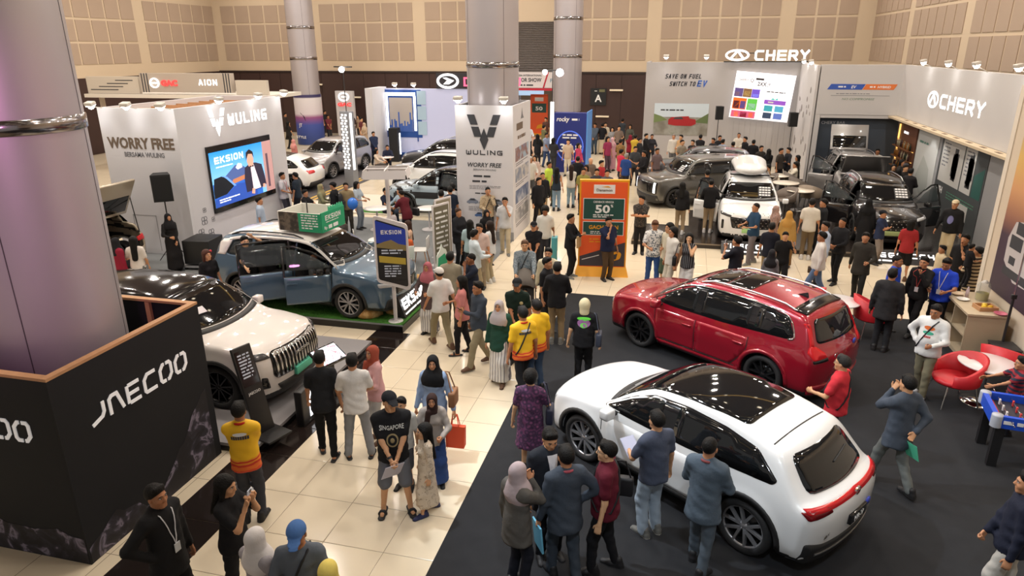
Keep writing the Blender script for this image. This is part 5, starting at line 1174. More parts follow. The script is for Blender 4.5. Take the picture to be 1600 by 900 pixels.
ps = quad_obj('wall_poster', Mw, -1.68, 1.45, 1.0, 3.02, ramp_mat('poster_river', 'noise', [(0, hexc('4d4a44')), (.4, hexc('7c776c')), (.6, hexc('98978f')), (.8, hexc('5c6a48'))], 1.6, .6, detail=6), t, 0, .02); Mp = Mw @ Matrix.Translation((0, 0, .02))
quad_obj('poster_sky', Mp, -1.68, 2.35, 1.0, 3.02, mat('poster_pale_sky', hexc('c6d3dc'), .6), ps, 0, .004); text_bars('poster_heading', Mp @ Matrix.Translation((0, 0, .004)), -1.36, 2.66, 1.9, 1, .11, DARKINK, ps, 51, .8)
for q, c in (([(-1.68, 2.5), (-1.3, 2.38), (-1.0, 2.2), (-1.68, 2.05)], '6f8050'), ([(1.0, 2.55), (.6, 2.3), (.3, 2.1), (1.0, 2.05)], '5f7046')): poly_obj('poster_bush', Mp, q, mat('p_'+c, hexc(c), .7), ps, .004, .007)
poly_obj('red_truck_print', Mp, [(-.95, 1.98), (-.95, 2.22), (-.80, 2.34), (-.30, 2.38), (.05, 2.40), (.10, 2.28), (.40, 2.24), (.42, 2.02), (.2, 1.92), (-.6, 1.92)], mat('truck_red', hexc('a3262a'), .4), ps, .006, .012); poly_obj('truck_window_print', Mp, [(-.72, 2.24), (-.62, 2.33), (-.30, 2.36), (-.2, 2.25)], DARKINK, ps, .012, .015)
# lit maker sign on top
t2 = empty('lit_sign', (1.5, 36.8, 5.0), 0, 'glowing white letters and oval emblem on top of the grey backdrop', 'sign')
Mz = frame((0, -.03, .05), (1, 0, 0), (0, 0, 1)); b = MB(); ring_poly(b, .60, .28, .56, .27, .10, 0, .10, Mz, 32)
for q in ([(.22, .12), (.36, .08), (.60, .40), (.60, .53)], [(.98, .12), (.84, .08), (.60, .40), (.60, .53)]): stroke_poly(b, [((q[0][0]+q[1][0])/2, .10), ((q[2][0]+q[3][0])/2, .48)], .10, 0, .1, Mz)
b.build('emblem', LITWHITE, t2); block_text('maker_letters', Mz, 'CHERY', 1.40, .03, .48, LITWHITE, t2, width=2.45, sw=.2, gap=.22, depth=.10); box_obj('support_rail', (0, .0, -.0), (3.9, .06, .05), BLACKTRIM, t2); box_obj('support_rail', (.9, .0, .40), (1.5, .05, .44), BLACKTRIM, t2)
# led screen, hung a little out of level
t3 = empty('led_screen', (3.45, 36.85, 3.4), 0, 'bright white LED screen with colourful car tiles on the backdrop', 'screen'); t3.rotation_euler = (0, R(4.6), 0)
Ml = frame((-1.38, -.02, -1.1), (1, 0, 0), (0, 0, 1)); sp2 = quad_obj('picture', Ml, 0, 0, 2.76, 2.2, glow('led_white', (1, .97, .99), 1.0), t3, -.05, .02); Ml = Ml @ Matrix.Translation((0, 0, .02))
def tile(x0, y0, x1, y1, c, n='picture_tile'): return quad_obj(n, Ml, x0, y0, x1, y1, mat('led_'+c, hexc(c), .5, emit=.75), sp2, 0, .005)
for a in ((.06, 1.02, .46, 1.42, '5a4a80'), (.47, 1.02, .86, 1.42, '7a5a3c'), (.87, 1.02, 1.24, 1.42, '6a4fc0'), (.06, .42, .70, .96, 'e86a24'), (.74, .42, 1.20, .96, '5cba48'), (.06, .04, 1.20, .36, 'c85a7a'), (1.52, .78, 2.52, .98, '8a4fb8'), (1.56, .44, 1.96, .72, '3a9aa8'), (2.06, .44, 2.46, .72, '4fa0c0'), (1.56, .10, 1.96, .38, '2f3f58'), (2.06, .10, 2.46, .38, '5a70b8'), (.10, .46, .38, .82, '38304a'), (.42, .46, .66, .82, '3f62c0'), (.80, .46, 1.14, .74, 'c8c4d0'), (.52, 1.08, .80, 1.30, 'd8b878'), (.10, 1.06, .30, 1.24, 'b08a90'), (.92, 1.06, 1.2, 1.2, 'b8b8e0'), (.2, .08, .4, .3, 'e8d060'), (.5, .06, .8, .3, '8a3038'), (.9, .08, 1.1, .3, 'e09060')): tile(*a)
Mt = Ml @ Matrix.Translation((0, 0, .005)); tm_ = mat('led_ink', hexc('3a3438'), .5); text_obj('screen_text', Mt, 'CHERY', .12, 1.76, .16, tm_, sp2, depth=.003, width=.52); text_obj('screen_text', Mt, 'Q', .70, 1.74, .22, tm_, sp2, depth=.003); text_bars('screen_small_print', Mt, .95, 1.86, .70, 1, .13, tm_, sp2, 55, .9); text_obj('screen_text', Mt, '2XX', 1.06, 1.60, .25, tm_, sp2, depth=.003, width=.42, bold=.02); text_obj('screen_text', Mt, 'JT', 1.52, 1.60, .19, tm_, sp2, depth=.003, width=.15); text_bars('screen_small_print', Mt, 1.55, 1.34, .98, 1, .08, tm_, sp2, 56, .7); text_bars('screen_small_print', Mt, 1.7, .84, .6, 1, .12, MATS['white_print'], sp2, 57, .8)
poly_obj('gift_print', Ml, [(1.78, 1.0), (1.9, 1.08), (2.0, 1.02), (2.12, 1.1), (2.14, 1.0)], mat('led_teal', hexc('3fb0a8'), .5, emit=.7), sp2, .002, .008)
# floral side strip
rn = random.Random(8)
for k in range(26):
  y, z = rn.uniform(-4.2, -.4), rn.choice((rn.uniform(.3, 1.8), rn.uniform(2.6, 4.0))); r = rn.uniform(.08, .22); MB().ball((3.598, y, z), (.006, r, r*.8), 8, 5).build('flower_print', mat('floral_ink', hexc('8f8886'), .8), t)
# upper wall and recess of the bar
t4 = empty('bar_stand', (6.8, 32.3, 0), 0, 'pale high wall over the navy bar recess with blue and orange stripe', 'booth')
box_obj('upper_wall', (-1.55, 0, 3.0), (1.6, .3, 5.0), STW, t4); box_obj('bar_back', (-1.5, .31, 0), (1.8, .4, 3.0), NAVY, t4); box_obj('left_post', (-1.55, 0, 0), (-1.35, .3, 2.99), STW, t4); box_obj('lintel', (-1.34, .02, 2.86), (1.6, .3, 2.99), STW, t4)
Mu = frame((-1.55, -.001, 0), (1, 0, 0), (0, 0, 1)); poly_obj('blue_stripe', Mu, [(.32, 4.02), (1.66, 4.02), (1.78, 4.24), (.46, 4.24)], mat('stripe_blue', hexc('3256b0'), .5), t4, 0, .008); poly_obj('orange_stripe', Mu, [(1.68, 4.02), (2.86, 4.02), (2.98, 4.24), (1.80, 4.24)], mat('stripe_orange', hexc('e0793a'), .5), t4, 0, .008)
text_bars('stripe_text', Mu @ Matrix.Translation((0, 0, .008)), .74, 4.10, .42, 1, .09, MATS['white_print'], t4, 61, .9); text_obj('stripe_text', Mu @ Matrix.Translation((0, 0, .008)), 'EV', 1.24, 4.07, .16, MATS['white_print'], t4, depth=.003, bold=.02, shear=.2); text_obj('stripe_text', Mu @ Matrix.Translation((0, 0, .008)), 'HYBRID', 2.24, 4.08, .13, MATS['white_print'], t4, depth=.003, bold=.02, shear=.2, width=.5); text_bars('stripe_text', Mu @ Matrix.Translation((0, 0, .008)), 1.95, 4.10, .24, 1, .09, MATS['white_print'], t4, 62, .9)
for zz, w in ((3.84, 1.9),): text_bars('wall_print', Mu, .7, zz, w, 1, .07, GREYINK, t4, 63, .5)
quad_obj('line_print', Mu, .5, 3.77, 2.75, 3.785, GREYINK, t4, 0, .004); text_obj('wall_print', Mu, 'NO COMPROMISE', .95, 3.60, .12, mat('green_ink', hexc('6f8a74'), .6), t4, depth=.004, width=1.25, shear=.2)
text_obj('bar_text', frame((-1.4, .309, 0), (1, 0, 0), (0, 0, 1)), 'CHERY BAR', .18, 2.58, .17, mat('bar_letters', hexc('b9bcc2'), .5), t4, depth=.004, width=.95); quad_obj('cream_door', frame((-1.4, .309, 0), (1, 0, 0), (0, 0, 1)), 1.32, 0, 1.85, 2.5, mat('cream_board', hexc('b7a78e'), .7), t4, 0, .03)
t5 = empty('sign_wall', (8.4, 26.3, 0), 0, 'pale high side wall with glowing white letters above the posters', 'booth')
box_obj('fascia', (0, -6.0, 3.0), (.2, 6.0, 5.0), STW, t5); box_obj('ledge', (-.32, -6.0, 2.92), (-.001, 6.0, 2.99), mat('ledge_cream', hexc('cdbb9e'), .6), t5)
for k in range(9): box_obj('ledge_slot', (-.2, -5.0+k*1.1, 2.991), (-.1, -4.65+k*1.1, 2.996), mat('slot_brown', hexc('6a5340'), .7), t5)
box_obj('poster_wall', (.22, -6.0, 0), (.3, 6.0, 2.95), mat('poster_wall_grey', hexc('9a9a9c'), .6), t5)
Mf = frame((-.001, 6.0, 0), (0, -1, 0), (0, 0, 1)); b = MB(); ring_poly(b, 4.15, 3.93, .56, .29, .08, .002, .016, Mf, 30); stroke_poly(b, [(3.84, 3.76), (4.15, 4.12)], .10, .002, .016, Mf); stroke_poly(b, [(4.46, 3.76), (4.15, 4.12)], .10, .002, .016, Mf); b.build('emblem', LITWHITE, t5)
block_text('maker_letters', Mf, 'CHERY', 4.95, 3.70, .46, LITWHITE, t5, width=3.9, sw=.19, gap=.3, depth=.015)
Mq = frame((.219, 6.0, 0), (0, -1, 0), (0, 0, 1))
def poster(x0, z0, x1, z1, c, n='poster'): return quad_obj(n, Mq, x0, z0, x1, z1, mat('po_'+c, hexc(c), .6), t5, 0, .02)
MqF = Mq @ Matrix.Translation((0, 0, .021))
poster(.1, .2, 1.3, 2.8, '6a4a34'); poster(2.6, .3, 5.0, 2.75, 'c6c8c6'); text_bars('poster_print', MqF, 2.9, 2.3, 1.6, 1, .2, mat('teal_ink', hexc('5f8a80'), .6), t5, 71, .5); poly_obj('poster_smear', MqF, [(3.0, 1.0), (3.6, 1.9), (4.4, 1.5), (4.6, .8), (3.8, .5)], mat('smear_grey', hexc('aeb2ae'), .7), t5, 0, .003)
poster(5.3, .05, 9.4, 2.85, '44484a');
for x0, x1 in ((5.5, 7.5), (7.6, 8.5)):
  q = quad_obj('poster_sheet', MqF, x0, 1.35, x1, 2.80, mat('po_white', hexc('bdbcb8'), .6), t5, 0, .006); text_bars('poster_print', MqF @ Matrix.Translation((0, 0, .006)), x0+.15, 2.6, .55, 7, .12, GREYINK, q, int(x0*9), .5)
  b = MB(); rn = random.Random(int(x0*7)); cx = x0+(x1-x0)*.68
  for k in range(34): b.box((cx+rn.uniform(-.26, .14), 1.5+rn.uniform(0, .95), .006), (cx+rn.uniform(.0, .26), 1.62+rn.uniform(0, 1.0), .012), MqF)
  b.build('engine_print', mat('engine_ink', hexc('3c3d40'), .6), q)
poly_obj('teal_picture', MqF, [(8.6, 1.35), (9.3, 1.35), (9.3, 2.3), (8.6, 2.0)], mat('teal_dark', hexc('2f5a54'), .5), t5, 0, .004); text_obj('poster_heading', MqF, 'CSH', 5.6, .98, .3, MATS['white_print'], t5, depth=.004, bold=.02); text_bars('poster_print', MqF, 6.6, 1.1, 2.4, 3, .09, mat('green_dim', hexc('4f8a70'), .6), t5, 73, .4)
q = quad_obj('poster_sheet', MqF, 7.6, .12, 8.6, 1.0, MATS['po_white'], t5, 0, .006); poly_obj('battery_print', MqF, [(7.75, .2), (8.4, .16), (8.45, .5), (7.8, .55)], mat('battery_ink', hexc('55585a'), .6), q, .006, .012)
# bottle shelf glowing amber beside the bar
t6 = empty('bottle_shelf', (8.55, 30.9, 0), 0, 'amber lit bottle shelf on the wood wall beside the bar', 'shelf')
box_obj('wood_back', (.0, -1.15, 0), (.05, 1.15, 2.85), mat('bar_wood', hexc('6b4432'), .5), t6); AMB = glow('amber_light', (1, .55, .15), 2.0)
for z in (1.05, 1.45, 1.85): box_obj('shelf_board', (-.22, -1.1, z), (.0, 1.1, z+.03), mat('shelf_wood', hexc('7d5234'), .5), t6); box_obj('light_strip', (-.02, -1.1, z-.03), (-.005, 1.1, z-.012), AMB, t6)
box_obj('light_post', (-.05, 1.08, .1), (0, 1.14, 2.7), AMB, t6); text_bars('shelf_sign', frame((-.01, .7, 0), (0, -1, 0), (0, 0, 1)), .2, 2.4, .9, 1, .16, LITWHITE, t6, 75, .8)
bm_ = [mat('bottle_%d' % i, c, .15) for i, c in enumerate(((.02, .03, .02), (.25, .10, .02), (.35, .3, .2), (.05, .02, .02)))]
bme = [MB().lathe([(.001, 0), (.036, 0), (.036, .17), (.014, .22), (.014, .28), (.001, .28)], n=8).mesh('bottle', m) for m in bm_]; rn = random.Random(2)
for z in (1.08, 1.48, 1.88):
  for k in range(13):
    o = link('bottle', bme[rn.randrange(4)], None, (8.55-.11, 29.9+k*.16, z)); tag(o, 'small bottle standing on the %s amber lit bar shelf' % {1.08: 'lowest', 1.48: 'middle', 1.88: 'top'}[z], 'bottle', 'bottles on the %s bar shelf' % {1.08: 'lowest', 1.48: 'middle', 1.88: 'top'}[z])
# stand floor: dark low deck with lit front letters
DECK = mat('deck_dark', hexc('2b2522'), .18)
t = empty('stand_deck', (3.5, 21, 0), 0, 'low dark glossy deck under the white and black cars', 'platform'); box_obj('front_deck', (-4.9, -.15, 0), (4.9, 2.0, .15), DECK, t); box_obj('middle_deck', (-3.2, 2.001, 0), (4.9, 4.4, .15), DECK, t); box_obj('rear_deck', (-.2, 4.401, 0), (4.9, 11.2, .15), DECK, t); box_obj('metal_edge', (-4.9, -.17, .11), (4.9, -.151, .15), mat('deck_edge', hexc('8f857a'), .3, .8), t)
def lit_name(x, w, words, sub, label):
  t = empty('model_sign', (x, 20.78, 0), 0, label, 'sign'); b = MB(); b.add([(-w/2, -.40, 0), (w/2, -.40, 0), (w/2, .04, 0), (-w/2, .04, 0), (-w/2, .0, .30), (w/2, .0, .30), (w/2, .04, .30), (-w/2, .04, .30)], [(3, 2, 1, 0), (4, 5, 6, 7), (0, 1, 5, 4), (1, 2, 6, 5), (2, 3, 7, 6), (3, 0, 4, 7)]); b.build('housing', PLBLACK, t)
  M = frame((-w/2, -.402, .001), (1, 0, 0), (0, .8, .6)); block_text('model_letters', M, words, .08, .22, .17, LITWHITE, t, width=w-.2, sw=.2, gap=.35, depth=.008); text_bars('sub_line', M, .12, .09, w*.75, 1, .09, LITWHITE, t, len(words), .7)
lit_name(2.2, 1.9, 'TIGGO CROSS', '', 'glowing white floor letters in front of the white suv'); lit_name(6.1, 1.9, 'TIGGO CSH', '', 'glowing white floor letters in front of the black suv')
for px, py, lb in ((1041, 88, 'left round flood lamp above the SAVE ON FUEL wall'), (1104, 88, 'right round flood lamp above the SAVE ON FUEL wall')):
  p = atY(px, py, 36.4); fo = flood(p, (p.x, 37, 3), lb, p.z-4.99, 'lamps on the grey backdrop', .66); flood_light(p+Vector((0, -.1, 0)), (p.x, 37, 2), 30)
for i, (px, py) in enumerate(((1443, 96), (1482, 98), (1526, 100), (1592, 104))):
  p = atX(px, py, 8.1); lb = ('first', 'second', 'third', 'nearest')[i]+' lamp above the glowing side wall counted from the bar'; fo = flood(p, (8.5, p.y, 3.4), lb, p.z-4.99, 'lamps on the side wall', .35); flood_light(p+Vector((-.1, 0, 0)), (8.6, p.y, 3.0), 7)
spot_light('poster_spot', (7.9, 27.6, 2.85), (8.6, 27.9, 1.6), 30, (1, .98, .95), 80, .6, .05); spot_light('poster_spot', (7.9, 26.6, 2.85), (8.6, 26.8, 1.6), 30, (1, .98, .95), 80, .6, .05); spot_light('poster_spot', (7.9, 24.0, 2.85), (8.6, 24.0, 1.8), 25, (1, .98, .95), 80, .6, .05)

# ---- loudspeakers
def speaker_on_stand(p, z, rz, label, w=.36, d=.36, h=.62):
  t = empty('loudspeaker', (p[0], p[1], p[2] if len(p) > 2 else 0), rz, label, 'loudspeaker'); b = MB(); b.add([(-w/2, -d/2, z), (w/2, -d/2, z), (w*.36, d/2, z), (-w*.36, d/2, z), (-w/2, -d/2, z+h), (w/2, -d/2, z+h), (w*.36, d/2, z+h), (-w*.36, d/2, z+h)], [(3, 2, 1, 0), (4, 5, 6, 7), (0, 1, 5, 4), (1, 2, 6, 5), (2, 3, 7, 6), (3, 0, 4, 7)]); b.build('cabinet', mat('speaker_black', hexc('1a1b1d'), .7), t)
  box_obj('grille', (-w/2+.03, -d/2-.012, z+.04), (w/2-.03, -d/2-.001, z+h-.04), mat('speaker_grille', hexc('101113'), .8, bump=.5, bscale=200), t); MB().tube([(0, 0, .02), (0, 0, z)], .018, 8).build('pole', BLACKTRIM, t)
  for a in range(3):
    an = a*2*PI/3+.5; b = MB(); b.tube([(0, 0, .55), (.45*math.cos(an), .45*math.sin(an), .02)], .012, 6); b.build('leg', BLACKTRIM, t)
speaker_on_stand((1.45, 35.6), 2.4, R(12), 'black loudspeaker on a pole left of the LED screen'); speaker_on_stand((4.6, 34.0), 2.3, R(12), 'black loudspeaker on a pole right of the LED screen')
speaker_on_stand((-13.95, 16.05), 1.78, R(38), 'large black loudspeaker before the WORRY FREE wall', .50, .48, .74)
t = empty('flight_case', (-12.8, 15.9, 0), R(8), 'black equipment case on a wheeled frame below the loudspeaker', 'case'); box_obj('case_body', (-.38, -.40, .16), (.38, .40, .82), mat('case_black', hexc('161618'), .5), t, .02); box_obj('dolly', (-.44, -.46, .08), (.44, .46, .14), SATIN, t)
for x in (-.36, .36):
  for y in (-.38, .38): MB().lathe([(.001, -.025), (.045, -.025), (.045, .025), (.001, .025)], (x, y, .045), 12, 'Y').build('caster', BLACKTRIM, t)

# ---- white partition on the right with car posters
CREAM = mat('partition_cream', hexc('d8c9b4'), .7, var=.02, vscale=.5)
t = empty('partition', (6.3, 10, 0), 0, 'cream partition wall with car posters at the right edge', 'partition'); box_obj('board', (0, -6, 0), (.12, 5.96, 5.0), CREAM, t); box_obj('end_post', (-.02, 5.80, 0), (.14, 5.98, 5.02), mat('partition_post', hexc('e2d8c8'), .6), t)
Mp_ = frame((-.001, 5.96, 0), (0, -1, 0), (0, 0, 1)); po = quad_obj('poster', Mp_, .55, 1.05, 3.4, 4.4, ramp_mat('poster_sunset', 'gradient', [(0, hexc('3a2c3c')), (.35, hexc('4a3848')), (.45, hexc('9a6a58')), (.62, hexc('d8a070')), (.8, hexc('e0b868')), (1, hexc('b8a890'))], rough=.5, coords='Generated', mapping=((0, R(90), 0), (1, 1, 1))), t, 0, .02); MpF = Mp_ @ Matrix.Translation((0, 0, .02))
poly_obj('car_print', MpF, [(.95, 1.75), (.92, 2.2), (1.1, 2.55), (1.6, 2.65), (2.4, 2.62), (2.4, 1.5), (1.5, 1.45)], mat('car_print_pale', hexc('c9c4c4'), .4), po, 0, .006); quad_obj('grille_print', MpF, 1.05, 2.05, 1.55, 2.3, DARKINK, po, .006, .01); quad_obj('plate_print', MpF, 1.15, 1.75, 1.4, 1.9, DARKINK, po, .006, .01); quad_obj('bumper_print', MpF, .98, 1.5, 2.4, 1.66, DARKINK, po, .006, .01); quad_obj('car_window_print', MpF, 1.2, 2.35, 2.3, 2.58, DARKINK, po, .006, .01)
t = empty('banner_pole', (6.05, 13.75, 0), 0, 'thin dark pole standing before the cream partition', 'pole'); MB().tube([(0, 0, .03), (0, 0, 1.4)], .024, 8).build('lower_tube', BLACKTRIM, t); MB().tube([(0, 0, 1.4), (0, 0, 2.35)], .017, 8).build('upper_tube', CHROME, t); MB().rbox((-.045, -.03, 1.36), (.045, .03, 1.44), .01).build('clamp', BLACKTRIM, t); box_obj('foot', (-.2, -.18, 0), (.18, .18, .03), BLACKTRIM, t, .01)

# ---- booths along the back wall
t = empty('exhibition_booth', (-24, 30.2, 0), R(2), 'grey booth at far left with lit round emblem and red letters', 'booth'); FG = mat('far_booth_grey', hexc('b2a79c'), .6)
box_obj('fascia', (-2.4, 0, 3.72), (2.6, .3, 4.62), FG, t); box_obj('white_canopy', (-5.6, -.2, 3.45), (4.6, 3, 3.62), mat('canopy_white', hexc('d8d2c8'), .5), t); box_obj('left_fascia', (-5.6, .1, 3.63), (-2.6, .3, 4.45), mat('far_booth_pale', hexc('c6bdb0'), .6), t); box_obj('right_fascia', (2.75, .1, 3.63), (4.4, .3, 4.3), MATS['far_booth_pale'], t)
for k in range(4): box_obj('groove', (-5.4+k*.5, .09, 3.8+k*.15), (-3.8+k*.3, .099, 3.84+k*.15), DARKINK, t)
for x in (-2.3, -2.15, -2.0, 2.2, 2.34, 2.48): box_obj('rib', (x, -.012, 3.72), (x+.05, -.001, 4.62), DARKINK, t)
for x in (-5.4, 4.3): box_obj('support_post', (x, .5, 0), (x+.18, .68, 3.45), FG, t)
Mg = frame((-2.4, -.002, 0), (1, 0, 0), (0, 0, 1)); b = MB(); ring_poly(b, .82, 4.16, .26, .24, .06, 0, .06, Mg, 24); b.box((.72, 4.12, 0), (.94, 4.2, .06), Mg); b.build('emblem', LITWHITE, t); text_obj('maker_letters', Mg, 'GAC', 1.18, 4.04, .36, glow('lit_red', (1, .05, .05), 1.6), t, depth=.05, width=.9, bold=.03); block_text('maker_letters', Mg, 'AION', 3.25, 4.06, .28, LITWHITE, t, width=1.0, sw=.18, gap=.35, depth=.015)
t = empty('sign_pylon', (-22.6, 44.2, 0), 0, 'white pylon with lit round emblem by the back wall', 'sign'); box_obj('slab', (-.65, -.12, 0), (.65, .12, 3.0), SIGNWHITE, t); Mg = frame((-.65, -.121, 0), (1, 0, 0), (0, 0, 1)); b = MB(); ring_poly(b, .62, 2.62, .40, .30, .09, 0, .04, Mg, 20); b.box((.45, 2.58, 0), (.8, 2.66, .04), Mg); b.build('emblem', LITWHITE, t); text_obj('maker_letters', Mg, 'GAC', .14, 2.02, .3, MATS['lit_red'], t, depth=.04, width=1.0, bold=.03)
t = empty('light_pylon', (-14.1, 27.6, 0), R(-18), 'tall grey pylon with glowing square pattern beside the silver people carrier', 'sign'); box_obj('column_body', (-.26, -.16, 0), (.26, .16, 3.2), mat('pylon_grey', hexc('7c8088'), .5), t, .01)
b = MB()
for r in range(20):
  for c_ in range(2): b.box((-.22+c_*.2+(r % 2)*.06, -.172, .78+r*.118), (-.10+c_*.2+(r % 2)*.06, -.161, .86+r*.118))
b.build('lit_squares', glow('pylon_white', (1, 1, 1), 1.4), t); box_obj('light_edge', (.262, -.12, .75), (.272, .02, 3.15), LITWHITE, t); MB().tube([(0, 0, 3.2), (0, 0, 5.0)], .02, 6).build('lamp_mast', BLACKTRIM, t); box_obj('lamp_bar', (-.5, -.03, 4.98), (.5, .03, 5.03), BLACKTRIM, t); MB().ball((0, -.08, 4.9), .12, 10, 6).build('lamp_bulb', LAMPGLOW, t)
t = empty('exhibition_booth', (-13.3, 35.2, 0), 0, 'pale blue lit booth with city skyline picture and oval emblem on top', 'booth'); DBL = mat('booth_blue', hexc('1f4a98'), .5)
box_obj('back_panel', (-2.35, 0, .4), (2.6, .2, 3.72), mat('booth_lilac', hexc('b9bedd'), .5, emit=.25), t); box_obj('left_wing', (-2.75, -1.6, 0), (-2.36, .2, 3.8), SIGNWHITE, t); box_obj('plinth', (-2.35, -.2, 0), (2.6, .2, .4), DBL, t); Md = frame((-2.35, -.002, 0), (1, 0, 0), (0, 0, 1))
quad_obj('blue_frame', Md, .0, 1.2, 2.0, 3.66, DBL, t, 0, .02); MdF = Md @ Matrix.Translation((0, 0, .02)); b = MB()
for a in ((.02, 3.35, 1.70, 3.52), (.02, 1.55, .14, 3.36), (1.58, 1.55, 1.72, 3.36)): b.box((a[0], a[1], 0), (a[2], a[3], .02), MdF)
b.build('light_frame', glow('tube_white', (.9, .95, 1), 3), t); quad_obj('sky_picture', MdF, .2, 1.5, 1.5, 3.25, mat('mural_sand', hexc('b5ada8'), .6), t, 0, .006); rn = random.Random(4); b = MB()
for k in range(16): h = rn.choice((.3, .4, .55, .7, 1.2)); b.box((.2+k*.081, 1.5, .006), (.2+k*.081+.07, 1.5+h*rn.uniform(.7, 1.1), .012), MdF)
b.build('tower_print', mat('mural_blue', hexc('2b5cb4'), .5), t)
for k in range(3): quad_obj('picture_tile', MdF, 1.78, 1.35+k*.78, 2.28, 2.05+k*.78, mat('mural_sky', hexc('9fb7c8'), .5, emit=.2), t, 0, .006)
quad_obj('blue_post', Md, 1.72, 1.0, 1.78, 3.66, DBL, t, .02, .04); box_obj('speaker_tower', (-1.95, -.8, 0), (-1.45, -.4, 1.75), MATS['speaker_black'], t); box_obj('tube_light', (-1.38, -.75, .4), (-1.32, -.7, 1.5), MATS['tube_white'], t)
box_obj('top_board', (.55, -.05, 3.73), (4.2, .05, 4.5), mat('sign_dark', hexc('2c2a30'), .6), t); Me = frame((.55, -.051, 3.73), (1, 0, 0), (0, 0, 1)); b = MB(); ring_poly(b, .64, .38, .60, .38, .12, 0, .05, Me, 28); b.prism([(.40, .22), (.70, .22), (.98, .40), (.55, .56), (.38, .54), (.62, .42)], 0, .05, Me); b.build('emblem', LITWHITE, t); text_obj('maker_letters', Me, 'DAIHATSU', 1.5, .14, .62, glow('lit_pink', (1, .12, .25), 1.3), t, depth=.05, width=3.0, bold=.02)
for x, lb in ((-15.0, 'small lamp on the left of the skyline booth'), (-13.95, 'small lamp on the right of the skyline booth')): fo = flood((x, 35.0, 3.95), (x, 35.3, 2), lb, .24, 'lamps on the skyline booth', .28)
# dark blue banner wall in front of the far column
t = empty('banner_wall', (-5.35, 33.1, 0), 0, 'dark blue banner with glowing ring and number 34,8', 'sign'); box_obj('panel', (-.8, 0, 0), (.75, .5, 2.8), mat('banner_navy', hexc('1d2b78'), .45), t); box_obj('side_panel', (.752, .0, 0), (.80, 1.6, 2.85), mat('banner_sky', hexc('4f86c8'), .5, emit=.2), t); box_obj('light_tube', (-.98, -.06, .9), (-.82, .06, 3.3), LITWHITE, t)
Mn = frame((-.8, -.001, 0), (1, 0, 0), (0, 0, 1)); text_obj('banner_text', Mn, 'rocky', .12, 2.42, .3, MATS['white_print'], t, depth=.006, width=.62, bold=.02, shear=.2); text_bars('banner_text', Mn, .85, 2.46, .5, 1, .15, MATS['white_print'], t, 81, .8); b = MB(); ring_poly(b, .78, 1.25, .66, .74, .05, 0, .008, Mn, 30); b.build('ring_print', mat('ring_blue', hexc('4f6fe0'), .4, emit=.6), t); text_obj('banner_text', Mn, '34,8', .30, 1.0, .52, MATS['white_print'], t, depth=.006, width=1.05, bold=.03); text_bars('banner_text', Mn, .42, 1.75, .75, 2, .13, MATS['white_print'], t, 82, .7)
MB().tube([(-.9, 0, 3.3), (-.9, 0, 4.75)], .02, 6).build('lamp_mast', BLACKTRIM, t); box_obj('lamp_bar', (-1.3, -.03, 4.7), (-.4, .03, 4.74), BLACKTRIM, t); MB().ball((-1.25, -.08, 4.64), .12, 10, 6).build('lamp_bulb', LAMPGLOW, t); MB().ball((-.55, -.08, 4.62), .18, 10, 6).build('lamp_bulb', LAMPGLOW, t)
# entrance: banner, stalls beyond
t = empty('entrance_banner', (-9.55, 45.35, 3.2), 0, 'white MOTOR SHOW banner across the entrance', 'sign'); box_obj('board', (-2.1, -.05, .05), (2.1, .05, 1.02), mat('banner_white', hexc('d8d2d4'), .6), t); Mn = frame((-2.1, -.051, 0), (1, 0, 0), (0, 0, 1)); text_obj('banner_text', Mn, 'INDONESIA INTERNATIONAL', .30, .76, .16, DARKINK, t, depth=.006, width=2.1, bold=.02); text_obj('banner_text', Mn, 'MOTOR SHOW', .42, .42, .34, DARKINK, t, depth=.006, width=1.95, bold=.03); text_bars('banner_text', Mn, .5, .17, 1.7, 1, .15, DARKINK, t, 84, .8); poly_obj('red_slash', Mn, [(2.45, .05), (2.55, .05), (2.85, 1.02), (2.75, 1.02)], mat('banner_red', hexc('b8243a'), .5), t, 0, .008); text_obj('banner_text', Mn, 'FO', 2.95, .4, .32, mat('banner_teal', hexc('3f7a98'), .5), t, depth=.006, width=.45); box_obj('red_rail', (-2.16, -.06, -.12), (2.16, .28, .03), MATS['banner_red'], t)
t = empty('food_stall', (-10.9, 49.5, 0), 0, 'lit stall with blue and red fascia beyond the entrance', 'booth'); box_obj('fascia', (-.9, 0, 2.5), (.9, .2, 2.95), glow('stall_blue', (.55, .75, 1), 1.0), t); box_obj('counter', (-.9, 0, 0), (.9, .6, 1.0), mat('stall_red', hexc('a83434'), .5), t); box_obj('post', (-.9, .3, 1.0), (-.82, .38, 2.5), WMET, t); box_obj('post', (.82, .3, 1.0), (.9, .38, 2.5), WMET, t)
t = empty('standee', (-9.9, 47.6, 0), 0, 'far orange standee seen through the entrance', 'sign'); box_obj('panel', (-.6, 0, .1), (.6, .12, 2.7), OR, t); box_obj('base', (-.7, -.2, 0), (.7, .3, .1), YE, t); Mn = frame((-.6, -.001, 0), (1, 0, 0), (0, 0, 1)); quad_obj('offer_panel', Mn, .1, 1.5, 1.1, 2.1, GN, t, 0, .01); quad_obj('logo_plate', Mn, .3, 2.25, .9, 2.5, MATS['white_print'], t, 0, .01); text_obj('offer_text', Mn @ Matrix.Translation((0, 0, .01)), '50', .35, 1.65, .35, MATS['white_print'], t, depth=.005, width=.5, bold=.03); poly_obj('yellow_car_print', Mn, [(.4, .4), (.9, .5), (.8, .75), (.5, .65)], YE, t, 0, .01)
